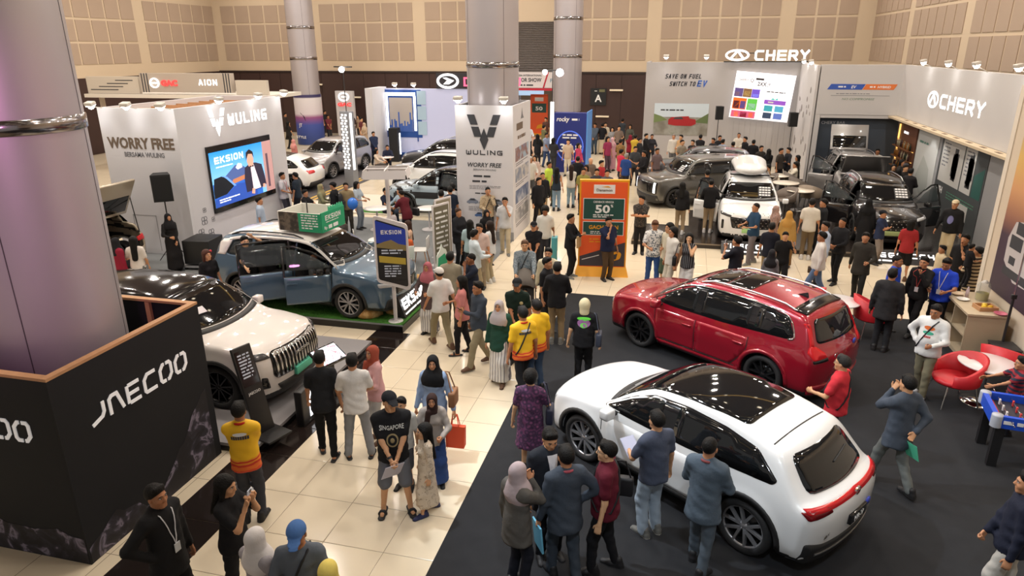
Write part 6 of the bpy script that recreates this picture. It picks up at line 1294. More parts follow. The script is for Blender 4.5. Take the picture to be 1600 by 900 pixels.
t = empty('hall_sign', (-5.62, 45.55, 2.2), 0, 'black sign with a white letter A on the wood wall', 'sign'); box_obj('board', (-.5, -.04, 0), (.5, 0, 1.05), mat('sign_black', hexc('15181a'), .6), t); text_obj('hall_letter', frame((-.5, -.041, 0), (1, 0, 0), (0, 0, 1)), 'A', .28, .22, .62, MATS['white_print'], t, depth=.006, width=.44, bold=.02); quad_obj('corner_mark', frame((-.5, -.041, 0), (1, 0, 0), (0, 0, 1)), .55, .82, .9, .98, mat('mark_olive', hexc('6a6a4a'), .6), t, 0, .006); text_bars('small_print', frame((-.5, -.041, 0), (1, 0, 0), (0, 0, 1)), .25, .86, .28, 1, .08, MATS['white_print'], t, 85)
for i, (px, py, lb) in enumerate(((495, 132, 'high on the wood wall right of the poster column'), (600, 173, 'beside the left wing of the skyline booth'), (963, 141, 'right of the letter A sign'), (941, 182, 'low under the letter A sign'), (555, 152, 'behind the white pylon'))):
  p = atY(px, py, 45.5); t = empty('wall_lamp', p, 0, 'slim cream wall lamp '+lb, 'lamp', 'slim lamps on the wood wall'); MB().rbox((-.42, -.08, -.05), (.42, .06, .05), .02).build('diffuser', mat('lamp_cream', hexc('d8c8ac'), .5, emit=.4), t); box_obj('bracket', (-.1, .06, -.03), (.1, .12, .03), BLACKTRIM, t)
# poster sleeve round the far left column
t = empty('column_poster', (-23.0, 40.0, 0), 0, 'blue and white car poster wrapped round the far left column', 'poster'); b = MB(); b.lathe([(.84, .05), (.84, 3.05)], n=40); b.build('sleeve', ramp_mat('sleeve_print', 'gradient', [(0, hexc('22376e')), (.40, hexc('3a4c98')), (.55, hexc('8a4a7a')), (.62, hexc('c8c0c8')), (.93, hexc('d0ccd0')), (.95, hexc('3b3660')), (1, hexc('3b3660'))], rough=.4, coords='Generated', mapping=((0, R(90), 0), (1, 1, 1))), t)
b = MB(); an = lambda x: (-90+x*60)
for q in ([(-.8, 1.55), (-.75, 1.8), (-.3, 2.05), (.3, 2.0), (.6, 1.75), (.65, 1.5), (.2, 1.42), (-.5, 1.42)],):
  vs = [(.85*math.cos(R(an(x)-25)), .85*math.sin(R(an(x)-25)), z) for x, z in q]; b.add(vs, [tuple(range(len(vs)))]); b.add([(v[0]*.99, v[1]*.99, v[2]) for v in vs], [tuple(range(len(vs)))[::-1]])
b.build('car_print', mat('print_dark_car', hexc('1b1d2a'), .3), t); Mn = Matrix.Rotation(R(-16), 4, 'Z') @ frame((-.45, -.858, 0), (1, 0, 0), (0, 0, 1)); text_obj('poster_text', Mn, 'JT', .4, 1.15, .3, MATS['white_print'], t, depth=.01); text_obj('poster_text', Mn, 'STYLE', .1, .45, .22, MATS['white_print'], t, depth=.01, width=.8)
t = empty('display_platform', (-9.3, 24.2, 0), 0, 'low white platform with red stripe under the pale blue car', 'platform'); box_obj('deck', (-4.6, -1.5, 0), (2.3, 1.7, .05), mat('platform_cream', hexc('d0c8b8'), .5), t); box_obj('red_stripe', (-4.5, -.9, .05), (-2.3, -.7, .054), mat('line_red', hexc('b02c3c'), .6), t); box_obj('green_corner', (-2.2, -1.4, .05), (-1.0, -.8, .06), TURF, t)
t = empty('road_mat', (-15.6, 27.6, 0), R(90), 'dark road mat with yellow lines under the silver people carrier', 'floor mat'); box_obj('asphalt', (-3.0, -1.6, 0), (5.0, 1.5, .012), mat('asphalt_mat', hexc('4a4648'), .8), t)
for y in (-1.35, -1.1): box_obj('yellow_line', (-3.0, y, .012), (5.0, y+.12, .016), mat('line_yellow', hexc('c8a040'), .7), t)
for y, lb in ((35.0, 'left of two small lamps right of the top sign'), (32.9, 'right of two small lamps right of the top sign')): fo = flood((4.9, y, 5.12), (5.3, y, 3), lb, .14, 'lamps on the grey backdrop', .24)
# ------------------------------------------------------------------ furniture and loose things
def round_table(x, y, r, label, z0=0.0, h=.74, top='e4dfd8', group=None, baser=.26, basem=None):
  t = empty('round_table', (x, y, z0), 0, label, 'table', group); MB().lathe([(.001, h), (r-.01, h), (r, h-.012), (r-.01, h-.03), (.001, h-.03)], n=32).build('table_top', mat('top_'+top, hexc(top), .3), t)
  MB().lathe([(.03, h-.03), (.03, .03)], n=10).build('pole', basem or SATIN, t); MB().lathe([(.04, .05), (baser, .02), (baser, 0), (.001, 0)], n=24).build('base', basem or SATIN, t); return t
TUB = {}
def tub_chair(x, y, rz, c, label, z0=0.0, group=None, leg=None):
  if c not in TUB:
    f = Field((-.42, -.42, .3), (.42, .42, .92), .024); f.cap((0, -.02, .42), (0, -.02, .42), .01)
    vs = []; n = 20; b = MB(); ring = []
    for i in range(n+1):
      a = R(-215+250*i/n); k = math.sin(PI*i/n); hz = .60+.24*max(0, k-.25)/.75
      ring.append((a, hz))
    for ro, lo_ in ((.33, .40), (.285, .44)):
      for a, hz in ring: vs.append((ro*1.05*math.cos(a), -ro*math.sin(a)*1.0, lo_));
      for a, hz in ring: vs.append((ro*1.18*math.cos(a), -ro*1.14*math.sin(a), hz))
    m = n+1; fs = []
    for i in range(n): fs += [(i, i+1, m+i+1, m+i), (2*m+i+1, 2*m+i, 3*m+i, 3*m+i+1), (m+i, m+i+1, 3*m+i+1, 3*m+i)]
    fs += [(0, m, 3*m, 2*m), (n, 2*m+n, 3*m+n, m+n)]; b.add(vs, fs, True); sh = b.mesh('tub_shell', mat('seat_'+c, hexc(c), .45))
    st = MB().lathe([(.001, .46), (.27, .455), (.315, .42), (.30, .37), (.001, .36)], n=24).mesh('seat', mat('seat_'+c, hexc(c), .45)); TUB[c] = (sh, st)
  t = empty('tub_chair', (x, y, z0), rz, label, 'chair', group); t.scale = (1.1, 1.1, 1.05); link('back_shell', TUB[c][0], t); link('seat', TUB[c][1], t)
  for sx in (-1, 1):
    for sy in (-1, 1): MB().tube([(sx*.20, sy*.20, .38), (sx*.27, sy*.27, 0)], .013, 6).build('leg', leg or CHROME, t)
  return t
def shell_chair(x, y, rz, c, label, z0=0.0, group=None):
  t = empty('side_chair', (x, y, z0), rz, label, 'chair', group); m = mat('shell_'+c, hexc(c), .4)
  MB().rbox((-.21, -.20, .43), (.21, .20, .46), .015).build('seat', m, t); b = MB(); b.rbox((-.20, -.235, .48), (.20, -.205, .82), .014, Matrix.Rotation(R(0), 4, 'X')); b.build('backrest', m, t)
  for sx in (-1, 1):
    for sy in (-1, 1): MB().tube([(sx*.15, sy*.14, .43), (sx*.21, sy*.21, 0)], .014, 6).build('leg', TIMBER, t)
    MB().tube([(sx*.17, -.19, .45), (sx*.17, -.215, .50)], .012, 5).build('back_post', m, t)
RD = 'c3202a'
t = round_table(5.2, 12.1, .45, 'white round table with a red leaflet between red chairs', top='d9d6d6', basem=CHROME, baser=.30); quad_obj('leaflet', frame((-.26, .08, .741), (1, .2, 0), (-.2, 1, 0)), 0, 0, .2, .13, mat('leaflet_red', hexc('c03038'), .5), t, 0, .003)
tub_chair(4.72, 12.0, R(-80), RD, 'red tub chair left of the white round table', group='red tub chairs'); tub_chair(5.75, 12.75, R(140), RD, 'red tub chair behind the white round table', group='red tub chairs'); tub_chair(5.88, 11.75, R(95), RD, 'red tub chair behind the blue football table', group='red tub chairs')
round_table(3.35, 14.75, .42, 'white round table half hidden behind the red suv', top='d9d6d6', basem=CHROME); tub_chair(4.05, 14.8, R(100), RD, 'red tub chair right of the table behind the red suv', group='red tub chairs'); tub_chair(2.75, 15.2, R(-120), RD, 'red tub chair peeping over the roof of the red suv', group='red tub chairs')
# serving cabinet with food and drink
t = empty('cabinet', (5.8, 14.62, 0), 0, 'pale wood serving cabinet with open shelves by the partition', 'cabinet'); CW = mat('pale_wood', hexc('b8a78c'), .55, var=.08, vscale=4)
box_obj('top', (-.36, -.70, .90), (.36, .70, .94), CW, t); box_obj('end_panel', (-.34, -.68, .06), (.34, -.65, .90), CW, t); box_obj('end_panel', (-.34, .65, .06), (.34, .68, .90), CW, t); box_obj('back_panel', (.31, -.65, .06), (.34, .65, .90), CW, t); box_obj('plinth', (-.33, -.67, 0), (.33, .67, .06), CW, t); box_obj('shelf', (-.34, -.65, .06), (.31, .65, .09), CW, t); box_obj('shelf', (-.34, -.65, .46), (.31, .65, .49), CW, t); box_obj('divider', (-.34, .0, .09), (.31, .03, .90), CW, t)
t = empty('drink_dispenser', (5.98, 14.85, .94), 0, 'glass jar of yellow drink on the serving cabinet', 'jar'); MB().lathe([(.001, .0), (.10, .0), (.11, .04), (.11, .15)], n=18).build('drink', mat('lemon_drink', hexc('b8a84a'), .2), t); MB().lathe([(.115, .0), (.118, .30), (.09, .36), (.06, .37)], n=18).build('glass_jar', mat('jar_glass', hexc('cfd6d0'), .05, alpha=.3), t); MB().lathe([(.001, .42), (.03, .41), (.07, .37), (.07, .36)], n=14).build('lid', mat('jar_lid', hexc('c8c4bc'), .3), t)
t = empty('serving_tray', (5.85, 14.28, .94), R(8), 'wooden tray holding yellow fruit on the serving cabinet', 'tray');
for a, b_ in (((-.17, -.14, 0), (.17, .14, .02)), ((-.17, -.14, .02), (-.15, .14, .08)), ((.15, -.14, .02), (.17, .14, .08)), ((-.15, -.14, .02), (.15, -.12, .08)), ((-.15, .12, .02), (.15, .14, .08))): box_obj('tray_board', a, b_, TIMBER, t)
for k, (dx, dy, c, lb) in enumerate(((-.05, -.08, 'e0b820', 'yellow fruit at the near corner of the wooden tray'), (.06, -.06, 'd8a818', 'yellow fruit on the wall side of the wooden tray'), (.0, .05, 'e8c440', 'yellow fruit in the far half of the wooden tray'))):
  o = MB().ball((0, 0, .045), (.055, .04, .042), 10, 6).build('fruit', mat('fruit_'+c, hexc(c), .5), None, (5.85+dx, 14.28+dy, .962)); tag(o, lb, 'fruit')
for x, y, c, n, lb in ((5.62, 14.75, 'd8d4cc', 'plate', 'white plate on the cabinet before the drink jar'), (5.62, 15.08, 'c8b090', 'plate', 'beige plate at the far end of the cabinet'), (6.02, 14.02, 'd06a80', 'bowl', 'pink bowl at the near wall corner of the cabinet')):
  o = MB().lathe([(.001, .006), (.06, .006), (.11, .035), (.115, .035), (.06, .0), (.001, 0)], n=18).build(n, mat('dish_'+c, hexc(c), .35), None, (x, y, .94)); tag(o, lb, n)
o = MB().lathe([(.001, 0), (.04, 0), (.05, .10), (.046, .10), (.036, .01)], n=14).build('bowl', mat('pot_red', hexc('b8402c'), .5), None, (5.72, 14.3, .49)); tag(o, 'small red bowl inside the cabinet shelf', 'bowl')
o = MB().lathe([(.001, 0), (.034, 0), (.034, .15), (.014, .19), (.014, .22), (.001, .22)], n=10).build('bottle', mat('bottle_pale', hexc('d8c8d0'), .2), None, (5.75, 14.95, .94)); tag(o, 'pale bottle beside the glass drink jar', 'bottle')
t = empty('side_box', (6.02, 13.55, 0), 0, 'small black box on the floor behind the red chair', 'box'); MB().rbox((-.2, -.22, 0), (.2, .22, .48), .02).build('body', mat('box_black', hexc('1a1a1c'), .5), t); MB().rbox((-.21, -.23, .48), (.21, .23, .51), .01).build('lid', mat('box_lid', hexc('2a2a2e'), .4), t)
# table football
t = empty('football_table', (5.18, 10.28, 0), R(-8), 'blue table football game on black legs at the right edge', 'game table'); BL = mat('game_blue', hexc('2250c8'), .35)
for a, b_ in (((-.62, -.42, .66), (.62, -.36, .84)), ((-.62, .36, .66), (.62, .42, .84)), ((-.62, -.36, .66), (-.55, .36, .84)), ((.55, -.36, .66), (.62, .36, .84))): box_obj('cabinet_side', a, b_, BL, t)
box_obj('playfield', (-.55, -.36, .70), (.55, .36, .73), mat('field_dark', hexc('2c2a34'), .5), t); box_obj('field_edge', (-.55, -.36, .731), (-.47, .36, .735), MATS['leaflet_red'], t)
for sx in (-1, 1):
  for sy in (-1, 1): MB().lathe([(.001, .845), (.07, .845), (.075, .83), (.075, .66)], (sx*.57, sy*.37, 0), 14).build('corner_cap', mat('cap_grey', hexc('a9adb8'), .4), t); box_obj('leg', (sx*.50-.06, sy*.32-.05, 0), (sx*.50+.06, sy*.32+.05, .66), mat('leg_black', hexc('17171a'), .5), t)
for k in range(6):
  x = -.42+k*.168; r_ = MB(); r_.tube([(x, -.62, .80), (x, .62, .80)], .008, 6); rod = r_.build('rod', CHROME, t); sg = -1 if k % 2 else 1; MB().tube([(x, sg*.62, .80), (x, sg*.72, .80)], .016, 8).build('handle', BLACKTRIM, rod)
  for y in (-.2, 0, .2): MB().rbox((x-.012, y-.02, .74), (x+.012, y+.02, .83), .008).build('player', mat('player_red' if k % 2 else 'player_white', hexc('c83a34' if k % 2 else 'd8d4d0'), .5), rod)
text_bars('game_name', frame((-.62, -.421, .70), (1, 0, 0), (0, 0, 1)), .12, .03, .45, 1, .10, MATS['white_print'], t, 91, .7)
# lounge tables and chairs on grey carpet
round_table(-9.79, 20.75, .42, 'white round table at the left of the lounge', top='e6e4e0', basem=WMET, group='white lounge tables'); round_table(-8.1, 21.15, .42, 'white round table near the pale blue car', top='e6e4e0', basem=WMET, group='white lounge tables'); round_table(-8.0, 17.1, .36, 'white round table behind the pole sign', top='e6e4e0', basem=WMET, group='white lounge tables')
shell_chair(-7.05, 16.5, R(35), 'cfd8d6', 'pale shell chair with its back turned by the pole sign', group='pale lounge chairs'); shell_chair(-6.95, 17.35, R(100), 'dcdcd8', 'white shell chair right of the table behind the pole sign', group='pale lounge chairs'); shell_chair(-9.95, 18.0, R(-60), 'd0d0cc', 'pale shell chair under the seated man in yellow', group='pale lounge chairs'); shell_chair(-9.25, 17.45, R(120), 'c8c8c4', 'pale shell chair under the seated man in a dark shirt', group='pale lounge chairs')
# stand lounge in front of the grey backdrop
for x, y, lb in ((4.1, 26.2, 'white round table nearest the black suv'), (3.78, 27.6, 'white round table in the middle of the stand lounge'), (3.62, 29.2, 'white round table furthest back in the stand lounge')): round_table(x, y, .48, lb, z0=.15, top='d8cfc0', group='stand lounge tables')
for x, y, rz, c, lb in ((3.55, 25.75, -60, '6a5e54', 'grey brown tub chair beside the white suv'), (4.55, 26.75, 150, '8a7c6c', 'beige tub chair behind the nearest lounge table'), (4.35, 28.2, 120, '5f564e', 'dark tub chair between the lounge tables'), (3.2, 28.6, -70, '6a5e54', 'brown tub chair under the woman in beige'), (4.3, 29.4, 100, '5f564e', 'dark tub chair under the person in white')): tub_chair(x, y, R(rz), c, lb, .15, 'stand lounge chairs', BLACKTRIM)
# free-standing boards in the lounge
for x, y, lb, c in ((-6.55, 18.2, 'tall printed board standing nearest the information box', '8c8470'), (-6.35, 17.45, 'second tall printed board behind the woman in a blazer', '6f6a58')):
  t = empty('display_board', (x, y, 0), R(68), lb, 'sign', 'tall printed boards'); box_obj('frame', (-.34, -.02, .05), (.34, .02, 1.75), WMET, t); Mn = frame((-.30, -.021, 0), (1, 0, 0), (0, 0, 1)); quad_obj('print', Mn, 0, .12, .6, 1.70, mat('board_'+c, hexc(c), .5), t, 0, .004); text_bars('small_print', Mn @ Matrix.Translation((0, 0, .004)), .06, 1.5, .48, 9, .14, MATS['white_print'], t, int(x*10), .5); box_obj('foot', (-.34, -.2, 0), (.34, .2, .05), WMET, t)
t = empty('small_sign', (-6.02, 16.5, 0), R(70), 'small green and white cut-out sign on the grey carpet', 'sign'); Mn = frame((-.25, 0, 0), (1, 0, 0), (0, 0, 1)); poly_obj('cutout', Mn, [(0, .02), (.5, .02), (.5, .5), (.42, .72), (.3, .78), (.25, .9), (.18, .74), (.05, .62)], mat('cutout_white', hexc('dce4de'), .5), t, -.01, .01); poly_obj('green_face', Mn, [(.04, .06), (.46, .06), (.46, .46), (.36, .62), (.1, .54)], GREENP, t, .01, .014); box_obj('foot', (-.25, -.15, 0), (.25, .15, .02), WMET, t)
# stroller
def stroller(x, y, rz, label):
  t = empty('stroller', (x, y, 0), rz, label, 'stroller'); gm_ = mat('stroller_fabric', hexc('5d5650'), .85)
  for sx in (-1, 1):
    MB().tube([(sx*.24, .38, .16), (sx*.24, -.05, .55), (sx*.22, -.45, 1.0)], .013, 6).build('side_frame', BLACKTRIM, t); MB().tube([(sx*.24, -.35, .14), (sx*.24, .1, .5)], .012, 6).build('side_frame', BLACKTRIM, t)
    for y_ in (.38, -.35): MB().lathe([(.05, -.02), (.105, -.022), (.11, 0), (.105, .022), (.05, .02)], (sx*.26, y_, .11), 16, 'X').build('wheel', TYRE, t)
  MB().tube([(-.22, -.45, 1.0), (.22, -.45, 1.0)], .016, 6).build('handle', BLACKTRIM, t); MB().rbox((-.21, -.12, .42), (.21, .28, .48), .02).build('seat', gm_, t); b = MB(); b.rbox((-.21, 0, 0), (.21, .05, .5), .02, Matrix.Translation((0, -.14, .44)) @ Matrix.Rotation(R(22), 4, 'X')); b.build('seat_back', gm_, t); b = MB(); n = 8
  vs = []
  for i in range(n+1):
    a = PI*.5*i/n
    for j in range(7): th = PI*j/6; vs.append((.25*math.cos(th), -.42+.45*math.sin(a)*1.0, .72+.42*math.sin(th)*math.cos(a*.75)+.0))
  b.add(vs, [(i*7+j, i*7+j+1, (i+1)*7+j+1, (i+1)*7+j) for i in range(n) for j in range(6)], True); b.build('canopy', gm_, t)
# things people carry
def carry_bag(p, c, label, w=.30, h=.34, d=.12, logo=None, rz=0.0, drop=.18):
  t = empty('carrier_bag', (p.x, p.y, p.z-drop-h), rz, label, 'bag'); b = MB(); b.add([(-w*.45, -d/2, 0), (w*.45, -d/2, 0), (w*.45, d/2, 0), (-w*.45, d/2, 0), (-w/2, -d*.3, h), (w/2, -d*.3, h), (w/2, d*.3, h), (-w/2, d*.3, h)], [(3, 2, 1, 0), (0, 1, 5, 4), (1, 2, 6, 5), (2, 3, 7, 6), (3, 0, 4, 7), (4, 5, 6, 7)]); b.build('bag_body', mat('bag_'+c, hexc(c), .6), t)
  for y in (-d*.3, d*.3): MB().tube([(-w*.2, y, h), (-w*.1, y*.3, h+drop), (w*.1, y*.3, h+drop), (w*.2, y, h)], .008, 5).build('handle', MATS['bag_'+c], t)
  if logo: MB().rbox((-.06, -d*.42-.012, h*.4), (.06, -d*.42-.002, h*.4+.13), .004).build('logo_patch', mat('white_print', (.85, .85, .85), .5), t)
  return t
def phone(p, yaw, label, c='d8dce4', tilt=60):
  t = empty('phone', p, yaw, label, 'phone'); M = Matrix.Rotation(R(tilt), 4, 'X'); b = MB(); b.rbox((-.037, -.075, -.005), (.037, .075, .005), .006, M); b.build('case', mat('phone_'+c, hexc(c), .3), t); b = MB(); b.box((-.033, -.07, .005), (.033, .07, .0062), M); b.build('screen', GLOSSBLACK, t); b = MB(); b.rbox((-.03, .03, -.008), (.0, .065, -.005), .002, M); b.build('camera_bump', GLOSSBLACK, t); return t
def sheet(p, yaw, c, label, w=.21, h=.30, tilt=60, name='paper_sheet', th=.004):
  t = empty(name, p, yaw, label, 'paper' if name == 'paper_sheet' else 'folder'); M = Matrix.Rotation(R(tilt), 4, 'X'); b = MB(); b.box((-w/2, -h*.85, -th/2), (w/2, h*.15, th/2), M); b.build('sheet', mat('sheet_'+c, hexc(c), .6), t); b = MB(); b.box((-w/2+.01, -h*.85+.02, th/2+.001), (w/2-.015, h*.12, th/2+.002), M @ Matrix.Rotation(R(2), 4, 'Z')); b.build('inner_sheet', mat('sheet_in_'+c, tuple(min(1, x*1.12) for x in hexc(c)), .6), t); return t
def shoulder_bag(root, side, c, label, w=.26, h=.24, z=.86, y=-.04, name='handbag'):
  s = root.dimensions.z/1.7; M = root.matrix_basis; t = empty(name, M @ Vector((side*.27, y, z)), root['_yaw'], label, 'bag'); MB().rbox((-.05, -w/2, -h/2), (.05, w/2, h/2), .03).build('bag_body', mat('bag_'+c, hexc(c), .6), t); MB().tube([(0, -w*.35, h/2), (-side*.06, -.03, 1.36-z), (-side*.10, .02, 1.39-z), (-side*.06, .06, 1.36-z), (0, w*.35, h/2)], .010, 5).build('strap', MATS['bag_'+c], t); return t
def backpack(root, c, label, z=1.12):
  M = root.matrix_basis; t = empty('backpack', M @ Vector((0, -.20, z)), root['_yaw'], label, 'bag'); f = Field((-.25, -.2, -.32), (.25, .2, .32), .03); f.cap((0, 0, -.14), (0, 0, .12), .15, .13, .03, side=(1, 0, 0), e0=.6); V, Q = f.surf(); link('pack_body', np_mesh('pack_body', V, Q, (mat('bag_'+c, hexc(c), .7),)), t); MB().rbox((-.10, -.13, -.2), (.10, -.07, .0), .02).build('pocket', MATS['bag_'+c], t)
  for sx in (-1, 1): MB().tube([(sx*.10, .06, .18), (sx*.11, .16, .30), (sx*.11, .30, .22), (sx*.12, .34, .0)], .016, 5).build('strap', MATS['bag_'+c], t)
# ------------------------------------------------------------------ people
SKIN = [hexc('b9835f'), hexc('a8714e'), hexc('c8966f'), hexc('d6a982'), hexc('8f5d40')]
def skin_mat(i):
  return mat('skin_%d' % i, SKIN[i], 0.55, var=0.06, vscale=14)
def cloth(c):
  if c in PRINTS: return PRINTS[c]()
  return mat('cloth_' + c, hexc(c), 0.85, bump=0.4, bscale=14, var=0.10, vscale=6, spec=0.25)
H = hexc
PRINTS = {
 'floral_white': lambda: ramp_mat('print_floral_white', 'noise', [(0.0, H('e6e6e4')), (0.52, H('e2e2e0')), (0.55, H('3f5a70')), (0.62, H('26323c')), (0.66, H('dcdcdc'))], 22, 0.8),
 'floral_grey': lambda: ramp_mat('print_floral_grey', 'noise', [(0.0, H('4d5a66')), (0.45, H('56646f')), (0.5, H('a9b3b8')), (0.56, H('454f58')), (0.7, H('8c979c'))], 34, 0.8),
 'floral_dark': lambda: ramp_mat('print_floral_dark', 'noise', [(0.0, H('17181a')), (0.52, H('1d1e20')), (0.56, H('6d6256')), (0.6, H('1c1c1e'))], 26, 0.8),
 'purple': lambda: ramp_mat('print_purple', 'voronoi', [(0.0, H('a05a86')), (0.3, H('5d3458')), (0.55, H('33243f')), (0.8, H('6d3a62'))], 16, 0.8),
 'batik': lambda: ramp_mat('print_batik', 'voronoi', [(0.0, H('3a2a1c')), (0.35, H('8d6a35')), (0.6, H('5a3f22')), (0.9, H('b08a4c'))], 20, 0.8),
 'cream_dress': lambda: ramp_mat('print_cream_dress', 'noise', [(0.0, H('c9b8a2')), (0.55, H('cdbda8')), (0.59, H('7d6a58')), (0.61, H('c7b7a2'))], 18, 0.85),
 'stripe_bw': lambda: ramp_mat('print_stripe_bw', 'wave', [(0.0, H('dedad2')), (0.62, H('dedad2')), (0.68, H('35322f')), (1, H('35322f'))], 4.2, 0.8),
 'stripe_brown': lambda: ramp_mat('print_stripe_brown', 'wave', [(0.0, H('cdb896')), (0.5, H('cdb896')), (0.56, H('3a2a22')), (1, H('3a2a22'))], 4.0, 0.8),
 'stripe_black': lambda: ramp_mat('print_stripe_black', 'wave', [(0.0, H('17171a')), (0.86, H('17171a')), (0.9, H('8b8b90')), (1, H('9b9ba0'))], 7, 0.8, mapping=((0, R(90), 0), (1, 1, 1))),
 'stripe_white': lambda: ramp_mat('print_stripe_white', 'wave', [(0.0, H('d8d5d0')), (0.8, H('d8d5d0')), (0.86, H('77757a')), (1, H('77757a'))], 5.5, 0.8, mapping=((0, R(90), 0), (1, 1, 1))),
 'plaid': lambda: ramp_mat('print_plaid', 'wave', [(0.0, H('8e1f2b')), (0.5, H('8e1f2b')), (0.55, H('1c2236')), (1, H('1c2236'))], 4.5, 0.85),
 'leaf_skirt': lambda: ramp_mat('print_leaf_skirt', 'noise', [(0.0, H('d5d2cc')), (0.47, H('cfccc6')), (0.5, H('33383a')), (0.62, H('26292b')), (0.66, H('d0cdc8'))], 28, 0.85),
 'beige_print': lambda: ramp_mat('print_beige', 'noise', [(0.0, H('b6a284')), (0.48, H('b9a688')), (0.53, H('6f5a43')), (0.6, H('bfae92'))], 24, 0.85),
 'yellow_team': lambda: team_mat(),
 'batik_pink': lambda: ramp_mat('print_batik_pink', 'noise', [(0.0, H('9c7a70')), (0.5, H('a4857a')), (0.55, H('5d4640')), (0.62, H('b39a8e'))], 22, 0.85),
}
def team_mat():
  if 'print_team' in MATS: return MATS['print_team']
  m = bpy.data.materials.new('print_team'); m.use_nodes = True; nt = m.node_tree; b = nt.nodes['Principled BSDF']; b.inputs['Roughness'].default_value = 0.7
  tc = nt.nodes.new('ShaderNodeTexCoord'); sx = nt.nodes.new('ShaderNodeSeparateXYZ'); nt.links.new(tc.outputs['Object'], sx.inputs[0])
  nz = nt.nodes.new('ShaderNodeTexNoise'); nz.inputs['Scale'].default_value = 5; nt.links.new(tc.outputs['Object'], nz.inputs['Vector'])
  ma = nt.nodes.new('ShaderNodeMath'); ma.operation = 'MULTIPLY_ADD'; ma.inputs[1].default_value = 0.10; dv = nt.nodes.new('ShaderNodeMath'); dv.operation = 'DIVIDE'; dv.inputs[1].default_value = 1.4; nt.links.new(nz.outputs['Fac'], ma.inputs[0]); nt.links.new(sx.outputs['Z'], ma.inputs[2])
  cr = nt.nodes.new('ShaderNodeValToRGB'); el = cr.color_ramp.elements; cr.color_ramp.interpolation = 'CONSTANT'
  stops = [(0.0, H('d2451f')), (0.62, H('dd6a22')), (0.66, H('c8321c')), (0.68, H('e08a20')), (0.70, H('c8321c')), (0.72, H('e0991f')), (0.735, H('e6b414'))]
  while len(el) < len(stops): el.new(0.5)
  for e, (p, c) in zip(el, stops): e.position = p; e.color = (*c, 1)
  nt.links.new(ma.outputs[0], dv.inputs[0]); nt.links.new(dv.outputs[0], cr.inputs['Fac']); nt.links.new(cr.outputs['Color'], b.inputs['Base Color'])
  MATS['print_team'] = m; return m

TPL = {}
def tpl_head(fine):
  key = ('head', fine)
  if key in TPL: return TPL[key]
  f = Field((-.11, -.13, -.23), (.11, .14, .14), 0.009 if fine else 0.02)
  f.ell((0, -.012, .028), (.074, .094, .088), .02).ell((0, .018, -.028), (.061, .068, .082), .03)
  f.cap((-.018, .062, -.092), (.018, .062, -.092), .020, k=.03)
  f.cap((0, -.02, -.06), (0, -.035, -.22), .054, .056, .03)
  if fine:
    for s in (-1, 1):
      f.ell((s*.030, .094, .012), (.017, .014, .011), .014, sub=True)
      f.ell((s*.076, -.008, -.006), (.010, .020, .031), .008)
      f.ell((s*.040, .055, -.028), (.022, .022, .022), .02)
      f.cap((s*.012, .083, .030), (s*.046, .073, .028), .008, .006, .014)
    f.cap((0, .083, .016), (0, .101, -.022), .008, .0125, .014)
    f.cap((-.010, .090, -.027), (.010, .090, -.027), .009, k=.01)
    f.cap((-.02, .078, -.058), (.02, .078, -.058), .010, k=.014)
  else:
    for s in (-1, 1): f.ell((s*.076, -.008, -.006), (.013, .022, .031), .01)
    f.cap((0, .083, .016), (0, .101, -.022), .009, .0135, .014)
  V, Q = f.surf(); mi = np.zeros(len(Q), int)
  mb = MB(); marks = []
  def piece(idx, fn):
    n0 = len(mb.f); fn(mb); marks.extend([idx]*(len(mb.f)-n0))
  n, m = (8, 5) if fine else (6, 3)
  for s in (-1, 1):
    piece(1, lambda b: b.ball((s*.030, .0745, .012), (.0145, .0125, .0075), n, m))
    piece(2, lambda b: b.ball((s*.030, .0835, .0118), (.0062, .0050, .0068), n, m))
    if fine: piece(2, lambda b: b.tube([(s*.014, .0895, .030), (s*.030, .0885, .036), (s*.048, .0760, .031)], .0036, 5))
    if fine: piece(2, lambda b: b.tube([(s*.016, .0835, .0185), (s*.030, .0855, .0205), (s*.045, .0765, .0175)], .0019, 4))
  piece(3, lambda b: b.ball((0, .0795, -.0545), (.021, .0095, .0045), n, m))
  piece(3, lambda b: b.ball((0, .0795, -.0625), (.018, .0100, .0052), n, m))
  t = []; q4 = []; mt = []; mq = []
  for fc, k in zip(mb.f, marks):
    if len(fc) == 3: t.append(fc); mt.append(k)
    elif len(fc) == 4: q4.append(fc); mq.append(k)
  o = len(V); V = np.vstack([V, np.array(mb.v)])
  q4 = np.array(q4, int).reshape(-1, 4)+o; t = np.array(t, int).reshape(-1, 3)+o
  TPL[key] = (V, np.vstack([Q, q4]), np.concatenate([mi, np.array(mq, int)]), t, np.array(mt, int))
  return TPL[key]
